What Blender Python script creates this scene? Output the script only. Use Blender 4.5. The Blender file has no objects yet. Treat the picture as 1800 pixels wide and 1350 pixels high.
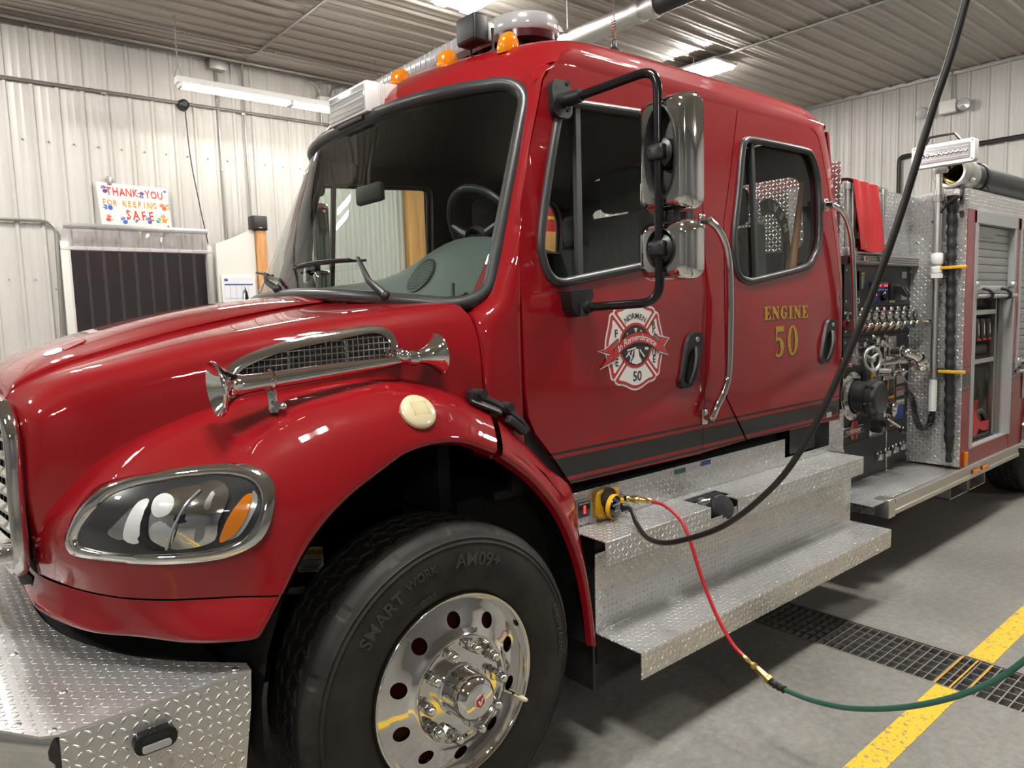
import bpy, bmesh, math, random
from mathutils import Vector, Matrix
from mathutils.bvhtree import BVHTree
from mathutils.geometry import delaunay_2d_cdt, tessellate_polygon
random.seed(7)
S = bpy.context.scene
COL = S.collection
V = Vector
PI = math.pi
# ------------------------------------------------------------------ camera, world, exposure
cam_d = bpy.data.cameras.new('camera'); cam = bpy.data.objects.new('camera', cam_d); COL.objects.link(cam)
cam_d.sensor_width = 36.0; cam_d.lens = 36.0 * 1275.0 / 1800.0; cam_d.clip_start = 0.05; cam_d.clip_end = 100
yaw, pitch, roll = math.radians(39.9875), math.radians(5.6848), math.radians(-1.7026)
fw = V((math.sin(yaw) * math.cos(pitch), math.cos(yaw) * math.cos(pitch), -math.sin(pitch)))
r0 = V((math.cos(yaw), -math.sin(yaw), 0)); u0 = r0.cross(fw)
cr_ = math.cos(roll) * r0 + math.sin(roll) * u0; cu_ = -math.sin(roll) * r0 + math.cos(roll) * u0
cam.matrix_world = Matrix(((cr_.x, cu_.x, -fw.x, 0), (cr_.y, cu_.y, -fw.y, 0), (cr_.z, cu_.z, -fw.z, 1.72), (0, 0, 0, 1)))
S.camera = cam
w = bpy.data.worlds.new('world'); S.world = w; w.use_nodes = True
w.node_tree.nodes['Background'].inputs[0].default_value = (1, 0.97, 0.92, 1)
w.node_tree.nodes['Background'].inputs[1].default_value = 0.15
S.view_settings.view_transform = 'Standard'; S.view_settings.look = 'None'
S.view_settings.gamma = 1.0; S.view_settings.use_curve_mapping = False
S.view_settings.exposure = 0.3
try:
    S.cycles.use_denoising = True; S.cycles.max_bounces = 10; S.cycles.transparent_max_bounces = 16
    S.cycles.sample_clamp_indirect = 6.0; S.cycles.caustics_reflective = False; S.cycles.caustics_refractive = False
except Exception: pass
LAMP = 215.0          # radiance of the ceiling fixtures
TUBE = 40.0          # radiance of the hanging fluorescent tubes
# ------------------------------------------------------------------ mesh helpers
def cr1(p0, p1, p2, p3, t):
    t2 = t * t; t3 = t2 * t
    return 0.5 * ((2 * p1) + (p2 - p0) * t + (2 * p0 - 5 * p1 + 4 * p2 - p3) * t2 + (3 * p1 - p0 - 3 * p2 + p3) * t3)
def spline(pts, n=6, closed=False):
    P = [V(p) for p in pts]; m = len(P); out = []
    rng = range(m if closed else m - 1)
    for i in rng:
        g = (lambda k: P[k % m]) if closed else (lambda k: P[min(max(k, 0), m - 1)] if 0 <= k < m else (2 * P[0] - P[1] if k < 0 else 2 * P[-1] - P[-2]))
        for k in range(n): out.append(cr1(g(i - 1), g(i), g(i + 1), g(i + 2), k / n))
    if not closed: out.append(P[-1])
    return out
def surf(net, nu=4, nv=4):
    rows = [spline(r, nv) for r in net]
    cols = [spline([r[j] for r in rows], nu) for j in range(len(rows[0]))]
    return [[cols[j][i] for j in range(len(cols))] for i in range(len(cols[0]))]
def rrect(w, h, r, n=5, cx=0, cy=0):
    o = []
    for sx, sy, a in ((1, 1, 0), (-1, 1, 90), (-1, -1, 180), (1, -1, 270)):
        for k in range(n + 1):
            t = math.radians(a + 90 * k / n)
            o.append((cx + sx * (w / 2 - r) + r * math.cos(t), cy + sy * (h / 2 - r) + r * math.sin(t)))
    return o
def ell(rx, ry, n=24, cx=0, cy=0, a0=0): return [(cx + rx * math.cos(a0 + 2 * PI * k / n), cy + ry * math.sin(a0 + 2 * PI * k / n)) for k in range(n)]
def inpoly(p, poly):
    c = False; x, y = p; j = len(poly) - 1
    for i in range(len(poly)):
        a, b = poly[i], poly[j]
        if (a[1] > y) != (b[1] > y) and x < (b[0] - a[0]) * (y - a[1]) / (b[1] - a[1]) + a[0]: c = not c
        j = i
    return c
class MB:
    def __init__(s): s.v = []; s.f = []; s.mi = []; s.m = 0
    def add(s, vs, fs):
        b = len(s.v); s.v += [V(p) for p in vs]
        for f in fs: s.f.append([i + b for i in f]); s.mi.append(s.m)
        return s
    def mat(s, i): s.m = i; return s
    def _bm(s, bm):
        bm.verts.index_update(); s.add([v.co.copy() for v in bm.verts], [[v.index for v in f.verts] for f in bm.faces]); bm.free(); return s
    def box(s, lo, hi, bev=0.0, seg=2, M=None):
        bm = bmesh.new(); bmesh.ops.create_cube(bm, size=1)
        for v in bm.verts: v.co = V([(lo[i] + hi[i]) / 2 + v.co[i] * (hi[i] - lo[i]) for i in range(3)])
        if bev: bmesh.ops.bevel(bm, geom=list(bm.edges), offset=bev, segments=seg, affect='EDGES', profile=0.5)
        if M is not None: bm.transform(M)
        return s._bm(bm)
    def bar(s, p0, p1, w, h, up=(0, 0, 1), bev=0.0):
        p0, p1 = V(p0), V(p1); d = (p1 - p0); L = d.length; x = d.normalized(); y = V(up).cross(x)
        if y.length < 1e-6: y = V((0, 1, 0)).cross(x)
        y.normalize(); z = x.cross(y); c = (p0 + p1) / 2
        M = Matrix(((x.x, y.x, z.x, c.x), (x.y, y.y, z.y, c.y), (x.z, y.z, z.z, c.z), (0, 0, 0, 1)))
        return s.box((-L / 2, -w / 2, -h / 2), (L / 2, w / 2, h / 2), bev, 2, M)
    def lathe(s, o, ax, prof, n=32, cap=False, up=None):
        o = V(o); ax = V(ax).normalized(); t = V(up) if up else (V((0, 0, 1)) if abs(ax.z) < .9 else V((1, 0, 0)))
        a = t.cross(ax).normalized(); b = ax.cross(a); vs = []; fs = []; m = len(prof)
        for r, h in prof:
            for k in range(n):
                t = 2 * PI * k / n; vs.append(o + ax * h + (a * math.cos(t) + b * math.sin(t)) * r)
        for i in range(m - 1):
            for k in range(n):
                k2 = (k + 1) % n; fs.append([i * n + k, i * n + k2, (i + 1) * n + k2, (i + 1) * n + k])
        if cap: fs.append(list(range(n))[::-1]); fs.append([(m - 1) * n + k for k in range(n)])
        return s.add(vs, fs)
    def cyl(s, p0, p1, r, r1=None, n=20, cap=True):
        p0, p1 = V(p0), V(p1); d = p1 - p0
        return s.lathe(p0, d, [(r, 0), (r if r1 is None else r1, d.length)], n, cap)
    def tube(s, pts, r, n=10, closed=False, cap=True):
        P = [V(p) for p in pts]; m = len(P); R = r if isinstance(r, (list, tuple)) else [r] * m
        T = []
        for i in range(m):
            a = P[(i - 1) % m] if closed or i > 0 else P[0]; b = P[(i + 1) % m] if closed or i < m - 1 else P[-1]
            T.append((b - a).normalized())
        u = T[0].orthogonal().normalized(); vs = []; fs = []
        for i in range(m):
            u = (u - T[i] * u.dot(T[i])).normalized(); w_ = T[i].cross(u)
            for k in range(n):
                t = 2 * PI * k / n; vs.append(P[i] + (u * math.cos(t) + w_ * math.sin(t)) * R[i])
        if closed:
            # align last ring to the first by the best offset
            off = min(range(n), key=lambda o: (vs[o] - vs[(m - 1) * n]).length)
        for i in range(m if closed else m - 1):
            for k in range(n):
                k2 = (k + 1) % n
                if closed and i == m - 1: fs.append([i * n + k, i * n + k2, (k2 + off) % n, (k + off) % n])
                else: fs.append([i * n + k, i * n + k2, (i + 1) * n + k2, (i + 1) * n + k])
        if cap and not closed: fs.append(list(range(n))[::-1]); fs.append([(m - 1) * n + k for k in range(n)])
        return s.add(vs, fs)
    def grid(s, rows, flip=False, closed=False):
        n = len(rows[0]); vs = [p for r in rows for p in r]; fs = []
        for i in range(len(rows) - 1):
            for j in range(n if closed else n - 1):
                j2 = (j + 1) % n; f = [i * n + j, i * n + j2, (i + 1) * n + j2, (i + 1) * n + j]
                fs.append(f[::-1] if flip else f)
        return s.add(vs, fs)
    def prism(s, poly, fn, d0, d1):
        """2D outline -> solid; fn(u, v, d) gives the world point"""
        n = len(poly); area = sum(poly[i][0] * poly[(i + 1) % n][1] - poly[(i + 1) % n][0] * poly[i][1] for i in range(n))
        if area < 0: poly = poly[::-1]
        vs = [V(fn(u, v, d0)) for u, v in poly] + [V(fn(u, v, d1)) for u, v in poly]
        tris = tessellate_polygon([[V((u, v, 0)) for u, v in poly]])
        fs = [list(t) for t in tris] + [[i + n for i in t][::-1] for t in tris]
        fs += [[i, (i + 1) % n, n + (i + 1) % n, n + i] for i in range(n)]
        b = MB(); b.add(vs, fs); bm = bmesh.new()
        mv = [bm.verts.new(v) for v in b.v]
        for f in b.f:
            try: bm.faces.new([mv[i] for i in f])
            except ValueError: pass
        bmesh.ops.recalc_face_normals(bm, faces=bm.faces[:]); return s._bm(bm)
    def sheet(s, outer, holes, fn, step=0.06, thick=0.0):
        """outline with holes -> meshed sheet mapped by fn(u, v, depth), closed behind when thick"""
        loops = [list(outer)] + [list(h) for h in holes]; pts = []; edges = []
        for L in loops:
            b = len(pts); m = len(L); pts += [V((p[0], p[1])) for p in L]; edges += [(b + i, b + (i + 1) % m) for i in range(m)]
        x0 = min(p[0] for p in outer); x1 = max(p[0] for p in outer); y0 = min(p[1] for p in outer); y1 = max(p[1] for p in outer)
        if step:
            nx = int((x1 - x0) / step); ny = int((y1 - y0) / step)
            for i in range(1, nx + 1):
                for j in range(1, ny + 1):
                    q = (x0 + (i - .37) * step, y0 + (j - .41) * step)
                    if not inpoly(q, outer) or any(inpoly(q, h) for h in holes): continue
                    if min((V(q) - p).length for L in loops for p in [V(z) for z in L]) < step * .4: continue
                    pts.append(V(q))
        r = delaunay_2d_cdt(pts, edges, [], 1, 1e-6); vs, fs = r[0], r[2]; keep = []
        for f in fs:
            c = sum((vs[i] for i in f), V((0, 0))) / len(f)
            if inpoly(c, outer) and not any(inpoly(c, h) for h in holes): keep.append(list(f))
        n = len(vs); P = [V(fn(p.x, p.y, 0)) for p in vs]
        if thick:
            P += [V(fn(p.x, p.y, thick)) for p in vs]; cnt = {}
            for f in keep:
                for i in range(len(f)):
                    e = (f[i], f[(i + 1) % len(f)]); cnt[e] = 1
            rim = [e for e in cnt if (e[1], e[0]) not in cnt]
            keep = keep + [[i + n for i in f][::-1] for f in keep] + [[b, a, a + n, b + n] for a, b in rim]
        bm = bmesh.new(); mv = [bm.verts.new(v) for v in P]
        for f in keep:
            try: bm.faces.new([mv[i] for i in f])
            except ValueError: pass
        for v in [v for v in bm.verts if not v.link_faces]: bm.verts.remove(v)
        if thick: bmesh.ops.recalc_face_normals(bm, faces=bm.faces[:])
        return s._bm(bm)
    def ball(s, c, r, n=16, m=10):
        R = r if isinstance(r, (tuple, list)) else (r, r, r); c = V(c); vs = []; fs = []
        for i in range(m + 1):
            a = PI * i / m
            for k in range(n):
                t = 2 * PI * k / n; vs.append(c + V((R[0] * math.sin(a) * math.cos(t), R[1] * math.sin(a) * math.sin(t), R[2] * math.cos(a))))
        for i in range(m):
            for k in range(n):
                k2 = (k + 1) % n; fs.append([i * n + k, (i + 1) * n + k, (i + 1) * n + k2, i * n + k2])
        return s.add(vs, fs)
    def mirror(s, yc=3.07):
        o = MB(); o.v = [V((p.x, 2 * yc - p.y, p.z)) for p in s.v]; o.f = [f[::-1] for f in s.f]; o.mi = list(s.mi); return o
    def join(s, o):
        b = len(s.v); s.v += o.v; s.f += [[i + b for i in f] for f in o.f]; s.mi += o.mi; return s
    def build(s, name, mats, parent=None, ang=38, flat=False):
        mats = mats if isinstance(mats, (list, tuple)) else [mats]
        if parent is None:
            lo = V([min(p[i] for p in s.v) for i in range(3)]); hi = V([max(p[i] for p in s.v) for i in range(3)])
            org = V(((lo.x + hi.x) / 2, (lo.y + hi.y) / 2, lo.z))
        else: org = ORG[parent]
        me = bpy.data.meshes.new(name); me.from_pydata([p - org for p in s.v], [], s.f)
        for m in mats: me.materials.append(m)
        me.polygons.foreach_set('material_index', s.mi)
        me.update()
        if not flat: me.shade_smooth(); me.set_sharp_from_angle(angle=math.radians(ang))
        uv = me.uv_layers.new(name='UVMap').data; vv = me.vertices
        for p in me.polygons:
            a = [abs(c) for c in p.normal]; k = 2 if a[2] >= max(a[0], a[1]) * .9 else (1 if a[1] >= a[0] else 0)
            i, j = ((1, 2), (0, 2), (0, 1))[k]
            for li in p.loop_indices:
                c = vv[me.loops[li].vertex_index].co + org; uv[li].uv = (c[i], c[j])
        o = bpy.data.objects.new(name, me); COL.objects.link(o)
        if parent is None: o.location = org
        else: o.parent = parent
        ORG[o] = org
        return o
ORG = {}
def empty(name, loc, parent=None):
    o = bpy.data.objects.new(name, None); COL.objects.link(o); o.empty_display_size = .1
    ORG[o] = V(loc)
    o.location = V(loc) if parent is None else V(loc) - ORG[parent]
    if parent is not None: o.parent = parent
    return o
def tag(o, label=None, cat=None, group=None, kind=None):
    for k, v in (('label', label), ('category', cat), ('group', group), ('kind', kind)):
        if v: o[k] = v
    return o
def copy_tree(o, loc):
    c = o.copy(); COL.objects.link(c); c.location = loc
    for ch in list(o.children):
        d = ch.copy(); COL.objects.link(d); d.parent = c
        for g in list(ch.children):
            e = g.copy(); COL.objects.link(e); e.parent = d
    return c
def text_polys(txt, size=1.0, bold=0.0, shear=0.0, align='CENTER', space=1.0, res=3, depth=0.0):
    """lettering as a flat mesh (verts, faces) in its own plane"""
    c = bpy.data.curves.new('lettering', 'FONT'); c.body = txt; c.size = size; c.offset = bold; c.shear = shear
    c.align_x = align; c.align_y = 'CENTER'; c.resolution_u = res; c.space_character = space; c.extrude = depth
    o = bpy.data.objects.new('lettering', c); COL.objects.link(o); dg = bpy.context.evaluated_depsgraph_get()
    me = bpy.data.meshes.new_from_object(o.evaluated_get(dg)); vs = [v.co.copy() for v in me.vertices]; fs = [list(p.vertices) for p in me.polygons]
    bpy.data.objects.remove(o); bpy.data.curves.remove(c); bpy.data.meshes.remove(me)
    return vs, fs
def put_text(mb, txt, size, fn, **k):
    vs, fs = text_polys(txt, 1.0, **k); return mb.add([V(fn(p.x * size, p.y * size, p.z * size)) for p in vs], fs)
# ------------------------------------------------------------------ materials
class NT:
    def __init__(s, m): s.t = m.node_tree; s.n = s.t.nodes; s.l = s.t.links
    def new(s, ty, **k):
        n = s.n.new(ty)
        for a, b in k.items(): setattr(n, a, b)
        return n
    def put(s, sock, v):
        if hasattr(v, 'is_linked') or hasattr(v, 'links'): s.l.new(v, sock)
        else: sock.default_value = v
    def op(s, o, a, b=None, c=None, clamp=False):
        n = s.new('ShaderNodeMath', operation=o, use_clamp=clamp)
        for i, x in enumerate((a, b, c)):
            if x is not None: s.put(n.inputs[i], x)
        return n.outputs[0]
    def noise(s, scale, detail=3, rough=.5, vec=None):
        n = s.new('ShaderNodeTexNoise'); n.inputs['Scale'].default_value = scale; n.inputs['Detail'].default_value = detail; n.inputs['Roughness'].default_value = rough
        if vec is not None: s.l.new(vec, n.inputs['Vector'])
        return n.outputs['Fac']
    def ramp(s, f, *stops):
        n = s.new('ShaderNodeValToRGB'); s.l.new(f, n.inputs[0]); e = n.color_ramp.elements
        while len(e) > 1: e.remove(e[-1])
        for i, (p, c) in enumerate(stops):
            q = e[0] if i == 0 else e.new(p); q.position = p; q.color = (*c, 1) if len(c) == 3 else c
        return n.outputs[0]
    def mix(s, f, a, b):
        n = s.new('ShaderNodeMix', data_type='RGBA'); s.put(n.inputs[0], f)
        for sk, v in ((n.inputs[6], a), (n.inputs[7], b)):
            if isinstance(v, tuple): sk.default_value = (*v, 1) if len(v) == 3 else v
            else: s.l.new(v, sk)
        return n.outputs[2]
    def bump(s, h, dist, strength=1.0):
        n = s.new('ShaderNodeBump'); n.inputs['Distance'].default_value = dist; n.inputs['Strength'].default_value = strength; s.l.new(h, n.inputs['Height']); return n.outputs[0]
    def pos(s): return s.new('ShaderNodeNewGeometry').outputs['Position']
    def uv(s): return s.new('ShaderNodeUVMap').outputs[0]
    def sep(s, v): n = s.new('ShaderNodeSeparateXYZ'); s.l.new(v, n.inputs[0]); return n.outputs
def mat(name, col, rough=.5, metal=0.0, coat=0.0, emit=None, spec=.5):
    m = bpy.data.materials.new(name); m.use_nodes = True; p = m.node_tree.nodes['Principled BSDF']
    p.inputs['Base Color'].default_value = (*col, 1); p.inputs['Roughness'].default_value = rough; p.inputs['Metallic'].default_value = metal
    p.inputs['Specular IOR Level'].default_value = spec
    if coat: p.inputs['Coat Weight'].default_value = coat; p.inputs['Coat IOR'].default_value = 1.65; p.inputs['Coat Roughness'].default_value = .02
    if emit: p.inputs['Emission Color'].default_value = (*emit[0], 1); p.inputs['Emission Strength'].default_value = emit[1]
    m.diffuse_color = (*col, 1)
    return m
def pb(m): return m.node_tree.nodes['Principled BSDF']
RED = (0.25, 0.004, 0.008)
M = {}
M['red'] = mat('red_paint', RED, .5, 0, 1.0, spec=.06)
M['red_stripe'] = mat('red_paint_striped', RED, .5, 0, 1.0, spec=.06)
t = NT(M['red_stripe']); z = t.sep(t.pos())[2]
def band(t, z, a, b): return t.op('MULTIPLY', t.op('GREATER_THAN', z, a), t.op('LESS_THAN', z, b))
f = t.op('ADD', t.op('ADD', band(t, z, 1.167, 1.178), band(t, z, 1.073, 1.152)), band(t, z, 1.046, 1.058))
t.l.new(t.mix(f, RED, (.006, .006, .006)), pb(M['red_stripe']).inputs['Base Color'])
M['chrome'] = mat('chrome', (.80, .80, .79), .04, 1)
M['polished'] = mat('polished_aluminium', (.76, .75, .73), .07, 1)
M['steel'] = mat('stainless_steel', (.66, .66, .65), .22, 1)
M['alu'] = mat('brushed_aluminium', (.62, .62, .61), .36, 1)
M['galv'] = mat('galvanised_steel', (.40, .40, .39), .42, .85)
M['conduit'] = mat('grey_conduit', (.36, .35, .33), .38, .8)
M['black'] = mat('black_plastic', (.012, .012, .013), .42)
M['blackgloss'] = mat('black_gloss_paint', (.008, .008, .009), .16)
M['rubber'] = mat('black_rubber', (.018, .018, .019), .5)
M['grey_rubber'] = mat('grey_trim_rubber', (.035, .036, .038), .34)
M['dark'] = mat('dark_underbody', (.006, .006, .006), .8)
M['tire'] = mat('tire_rubber', (.021, .021, .020), .58, spec=.3)
t = NT(M['tire']); t.l.new(t.ramp(t.noise(9, 4), (.35, (.017, .0165, .016)), (.75, (.040, .037, .031))), pb(M['tire']).inputs['Base Color'])
M['tire_text'] = mat('tire_raised_rubber', (.048, .047, .044), .38)
M['seat'] = mat('grey_seat_cloth', (.035, .037, .040), .75)
M['interior'] = mat('black_cab_trim', (.012, .012, .013), .6)
M['dash'] = mat('grey_green_dashboard', (.085, .105, .098), .5)
M['white'] = mat('white_paint', (.78, .78, .77), .3)
M['yellow'] = mat('yellow_plastic', (.78, .42, .015), .4)
M['amber'] = mat('amber_lens', (.68, .20, .004), .12, 0, .6)
M['cream'] = mat('cream_lens', (.72, .64, .40), .25, 0, .4)
M['clear'] = mat('clear_prism_lens', (.55, .56, .58), .12, .45)
M['brass'] = mat('brass', (.62, .45, .17), .28, 1)
M['redhose'] = mat('red_rubber_hose', (.46, .012, .018), .38)
M['greenhose'] = mat('green_rubber_hose', (.030, .115, .085), .42)
M['cable'] = mat('black_cable_sheath', (.014, .013, .012), .42)
M['redcloth'] = mat('red_vinyl_cover', (.50, .022, .026), .5)
M['toolred'] = mat('red_tool_plastic', (.5, .014, .012), .4)
M['wood'] = mat('pine_wood', (.50, .24, .07), .55)
t = NT(M['wood']); mp = t.new('ShaderNodeMapping'); mp.inputs['Scale'].default_value = (14, 14, 1.2); t.l.new(t.pos(), mp.inputs[0])
t.l.new(t.ramp(t.noise(1.5, 4, .6, mp.outputs[0]), (.3, (.38, .17, .045)), (.7, (.62, .32, .10))), pb(M['wood']).inputs['Base Color'])
M['paper'] = mat('white_poster_card', (.80, .76, .68), .6)
M['whiteboard'] = mat('whiteboard', (.72, .74, .80), .25)
M['panelwhite'] = mat('off_white_panel', (.68, .68, .64), .45)
M['gold'] = mat('gold_leaf', (.72, .44, .06), .28, .7)
t = NT(M['gold']); sx = t.sep(t.pos()); ck = t.new('ShaderNodeTexChecker'); ck.inputs['Scale'].default_value = 85; t.l.new(t.pos(), ck.inputs[0])
t.l.new(t.mix(ck.outputs[1], (.80, .52, .10), (.42, .22, .02)), pb(M['gold']).inputs['Base Color'])
M['decalwhite'] = mat('white_vinyl', (.78, .77, .75), .3, 0, .6)
M['decalred'] = mat('red_vinyl', (.48, .02, .024), .3, 0, .6)
M['decalblack'] = mat('black_vinyl', (.012, .012, .012), .3, 0, .6)
M['decalgrey'] = mat('grey_vinyl', (.20, .19, .18), .3)
M['blue'] = mat('blue_plate', (.02, .09, .45), .4)
M['led'] = mat('red_led_display', (.3, .01, .01), .4, emit=((1, .03, .02), 2.5))
M['skygrey'] = mat('satin_black_panel', (.020, .021, .023), .34, .2)
M['lamp'] = mat('lamp_tube', (1, 1, 1), .4, emit=((1, .965, .91), LAMP))
M['tube'] = mat('fluorescent_tube', (1, 1, 1), .4, emit=((1, .95, .85), TUBE))
def paint_set(name, cols, rough=.6): return [mat(name + '_' + k, c, rough) for k, c in cols]
PAINT = dict(zip(('red', 'orange', 'blue', 'purple', 'green'), paint_set('poster_paint', (('red', (.62, .05, .06)), ('orange', (.78, .26, .02)), ('blue', (.03, .12, .50)), ('purple', (.11, .06, .25)), ('green', (.06, .30, .22))))))
# diamond tread plate: raised lens marks in alternating directions
def tread(name, s=.0245, col=(.72, .72, .715), rough=.33, dist=.0055):
    m = mat(name, col, rough, .74); t = NT(m); u = t.sep(t.uv())
    U = t.op('DIVIDE', u[0], s); W = t.op('DIVIDE', u[1], s)
    fu = t.op('SUBTRACT', t.op('FRACT', U), .5); fv = t.op('SUBTRACT', t.op('FRACT', W), .5)
    par = t.op('FLOORED_MODULO', t.op('ADD', t.op('FLOOR', U), t.op('FLOOR', W)), 2.0); sg = t.op('SUBTRACT', 1.0, t.op('MULTIPLY', par, 2.0))
    sf = t.op('MULTIPLY', sg, fv)
    p = t.op('MULTIPLY', t.op('ADD', fu, sf), .7071 / .46); q = t.op('MULTIPLY', t.op('SUBTRACT', fu, sf), .7071 / .15)
    h = t.op('SUBTRACT', t.op('SUBTRACT', 1.0, t.op('POWER', t.op('ABSOLUTE', p), 2.0)), t.op('POWER', t.op('ABSOLUTE', q), 2.0))
    h = t.op('MAXIMUM', h, 0.0); top = t.op('SMOOTH_MIN', t.op('MULTIPLY', h, 2.2), 1.0, .2)
    b = pb(m); t.l.new(t.bump(t.op('SQRT', h), dist), b.inputs['Normal'])
    t.l.new(t.op('ADD', t.op('MULTIPLY_ADD', t.noise(6, 4, .6, t.uv()), .2, rough - .08), t.op('MULTIPLY', top, -.10)), b.inputs['Roughness'])
    dull = t.mix(t.noise(3.5, 5, .6, t.uv()), tuple(c * .74 for c in col), tuple(min(1, c * .98) for c in col))
    t.l.new(t.mix(top, dull, (.93, .93, .92)), b.inputs['Base Color'])  # lens tops coloured brighter: polished wear plus painted-in highlights
    return m
M['tread'] = tread('diamond_tread_plate')
M['tread_big'] = tread('bumper_tread_plate', .0245)
# floor concrete
m = mat('polished_concrete', (.3, .29, .27), .42); M['concrete'] = m; t = NT(m)
c1 = t.ramp(t.noise(.9, 6, .62, t.pos()), (.30, (.20, .19, .17)), (.70, (.33, .32, .295)))
c2 = t.ramp(t.noise(26, 5, .7, t.pos()), (.35, (.74, .74, .74)), (.7, (1.1, 1.1, 1.1)))
mm = t.new('ShaderNodeMix', data_type='RGBA', blend_type='MULTIPLY'); mm.inputs[0].default_value = 1; t.l.new(c1, mm.inputs[6]); t.l.new(c2, mm.inputs[7])
t.l.new(mm.outputs[2], pb(m).inputs['Base Color']); t.l.new(t.op('MULTIPLY_ADD', t.noise(3, 4), .3, .30), pb(m).inputs['Roughness'])
# worn yellow paint
m = mat('worn_yellow_line_paint', (.80, .46, .02), .5); M['yline'] = m; t = NT(m)
f = t.op('GREATER_THAN', t.noise(38, 6, .72, t.pos()), .575)
t.l.new(t.mix(f, (.84, .55, .025), (.30, .26, .15)), pb(m).inputs['Base Color'])
# ribbed wall and ceiling steel
def wallmat(name, c, stain):
    m = mat(name, c, .42); t = NT(m); mp = t.new('ShaderNodeMapping'); mp.inputs['Scale'].default_value = (1.6, 1.6, .35); t.l.new(t.pos(), mp.inputs[0])
    t.l.new(t.ramp(t.noise(1.4, 5, .62, mp.outputs[0]), (.3, tuple(a * stain for a in c)), (.62, c)), pb(m).inputs['Base Color']); return m
M['wall'] = wallmat('ribbed_wall_steel', (.55, .535, .505), .84)
M['ceil'] = wallmat('ribbed_ceiling_steel', (.45, .42, .37), .96)
M['wall_dim'] = wallmat('ribbed_wall_steel_darkened', (.20, .20, .20), .86)  # for the unseen walls, colour darkened to give reflections more contrast
# panes
def glass(name, tint, ior=1.5, boost=1.0):
    m = bpy.data.materials.new(name); m.use_nodes = True; t = NT(m); t.n.clear()
    o = t.new('ShaderNodeOutputMaterial'); mx = t.new('ShaderNodeMixShader'); tr = t.new('ShaderNodeBsdfTransparent'); gl = t.new('ShaderNodeBsdfGlossy'); fr = t.new('ShaderNodeFresnel')
    tr.inputs[0].default_value = (*tint, 1); gl.inputs['Roughness'].default_value = 0.0; gl.inputs[0].default_value = (.95, .97, .96, 1)
    bf = t.new('ShaderNodeNewGeometry').outputs['Backfacing']; t.l.new(t.op('MULTIPLY_ADD', bf, 1 / ior - ior, ior), fr.inputs[0])
    t.l.new(t.op('MULTIPLY', fr.outputs[0], boost, clamp=True), mx.inputs[0]); t.l.new(tr.outputs[0], mx.inputs[1]); t.l.new(gl.outputs[0], mx.inputs[2]); t.l.new(mx.outputs[0], o.inputs[0])
    m.diffuse_color = (.3, .35, .35, .3); return m
M['glass'] = glass('window_glass', (.80, .86, .83), 1.5, 1.0)
M['lens'] = glass('headlight_clear_lens', (.93, .94, .95), 1.45, 1.0)
M['strip'] = glass('clear_pvc_strip', (.90, .88, .90), 1.4, .9)
t = NT(M['strip']); o = [n for n in t.n if n.type == 'OUTPUT_MATERIAL'][0]; old = o.inputs[0].links[0].from_socket; df = t.new('ShaderNodeBsdfDiffuse'); df.inputs[0].default_value = (.6, .56, .58, 1); mx = t.new('ShaderNodeMixShader'); mx.inputs[0].default_value = .05; t.l.new(old, mx.inputs[1]); t.l.new(df.outputs[0], mx.inputs[2]); t.l.new(mx.outputs[0], o.inputs[0])
# ------------------------------------------------------------------ the room
XL, XR, YN, YF, ZC = -7.0, 11.35, -7.5, 9.0, 4.82
PITCH = .229
def rib_profile(L, off=0.0, big=.021):
    """(distance along, height) polyline of a ribbed steel panel: one tall rib and two low ones per pitch"""
    o = [(0, 0)]; k = 0; x = off
    while x < L:
        for c, wb, wt, h in ((x, .026, .012, big), (x + PITCH * .36, .012, .005, .005), (x + PITCH * .66, .012, .005, .005)):
            if c - wb > 0 and c + wb < L: o += [(c - wb, 0), (c - wt, h), (c + wt, h), (c + wb, 0)]
        x += PITCH
    return o + [(L, 0)]
def ribbed(mb, L, fn, a, b, off=0.0, big=.021):
    pr = rib_profile(L, off, big); mb.grid([[fn(d, h, a) for d, h in pr], [fn(d, h, b) for d, h in pr]]); return mb
def struct(o): o['kind'] = 'structure'; return o
b = MB(); DX0, DX1 = 3.425, 3.805          # drain channel
b.grid([[(XL, YN, 0), (DX0, YN, 0)], [(XL, YF, 0), (DX0, YF, 0)]], True)
b.grid([[(DX1, YN, 0), (XR, YN, 0)], [(DX1, YF, 0), (XR, YF, 0)]], True)
b.grid([[(DX0, YN, 0), (DX0, YF, 0)], [(DX0, YN, -.22), (DX0, YF, -.22)]]); b.grid([[(DX1, YN, 0), (DX1, YF, 0)], [(DX1, YN, -.22), (DX1, YF, -.22)]], True)
b.grid([[(DX0, YN, -.22), (DX1, YN, -.22)], [(DX0, YF, -.22), (DX1, YF, -.22)]], True)
floor = struct(b.build('floor', M['concrete']))
# far wall with the doorway
OX0, OX1, OZ = 1.46, 2.86, 2.53
b = MB(); fnw = lambda d, h, z: (XL + d, YF - h, z)
ribbed(b, XR - XL, fnw, OZ, ZC)
pr = rib_profile(XR - XL)
for lo, hi in ((XL, OX0), (OX1, XR)):
    q = [p for p in pr if lo - XL < p[0] < hi - XL]; q = [(lo - XL, 0)] + q + [(hi - XL, 0)]
    b.grid([[fnw(d, h, 0) for d, h in q], [fnw(d, h, OZ) for d, h in q]])
struct(b.build('wall_far', M['wall']))
b = MB(); ribbed(b, YF - YN, lambda d, h, z: (XR - h, YN + d, z), 0, ZC); struct(b.build('wall_right', M['wall']))
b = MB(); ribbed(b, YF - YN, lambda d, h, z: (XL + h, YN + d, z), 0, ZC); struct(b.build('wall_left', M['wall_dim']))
b = MB(); ribbed(b, XR - XL, lambda d, h, z: (XL + d, YN + h, z), 0, ZC); struct(b.build('wall_near', M['wall_dim']))
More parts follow.
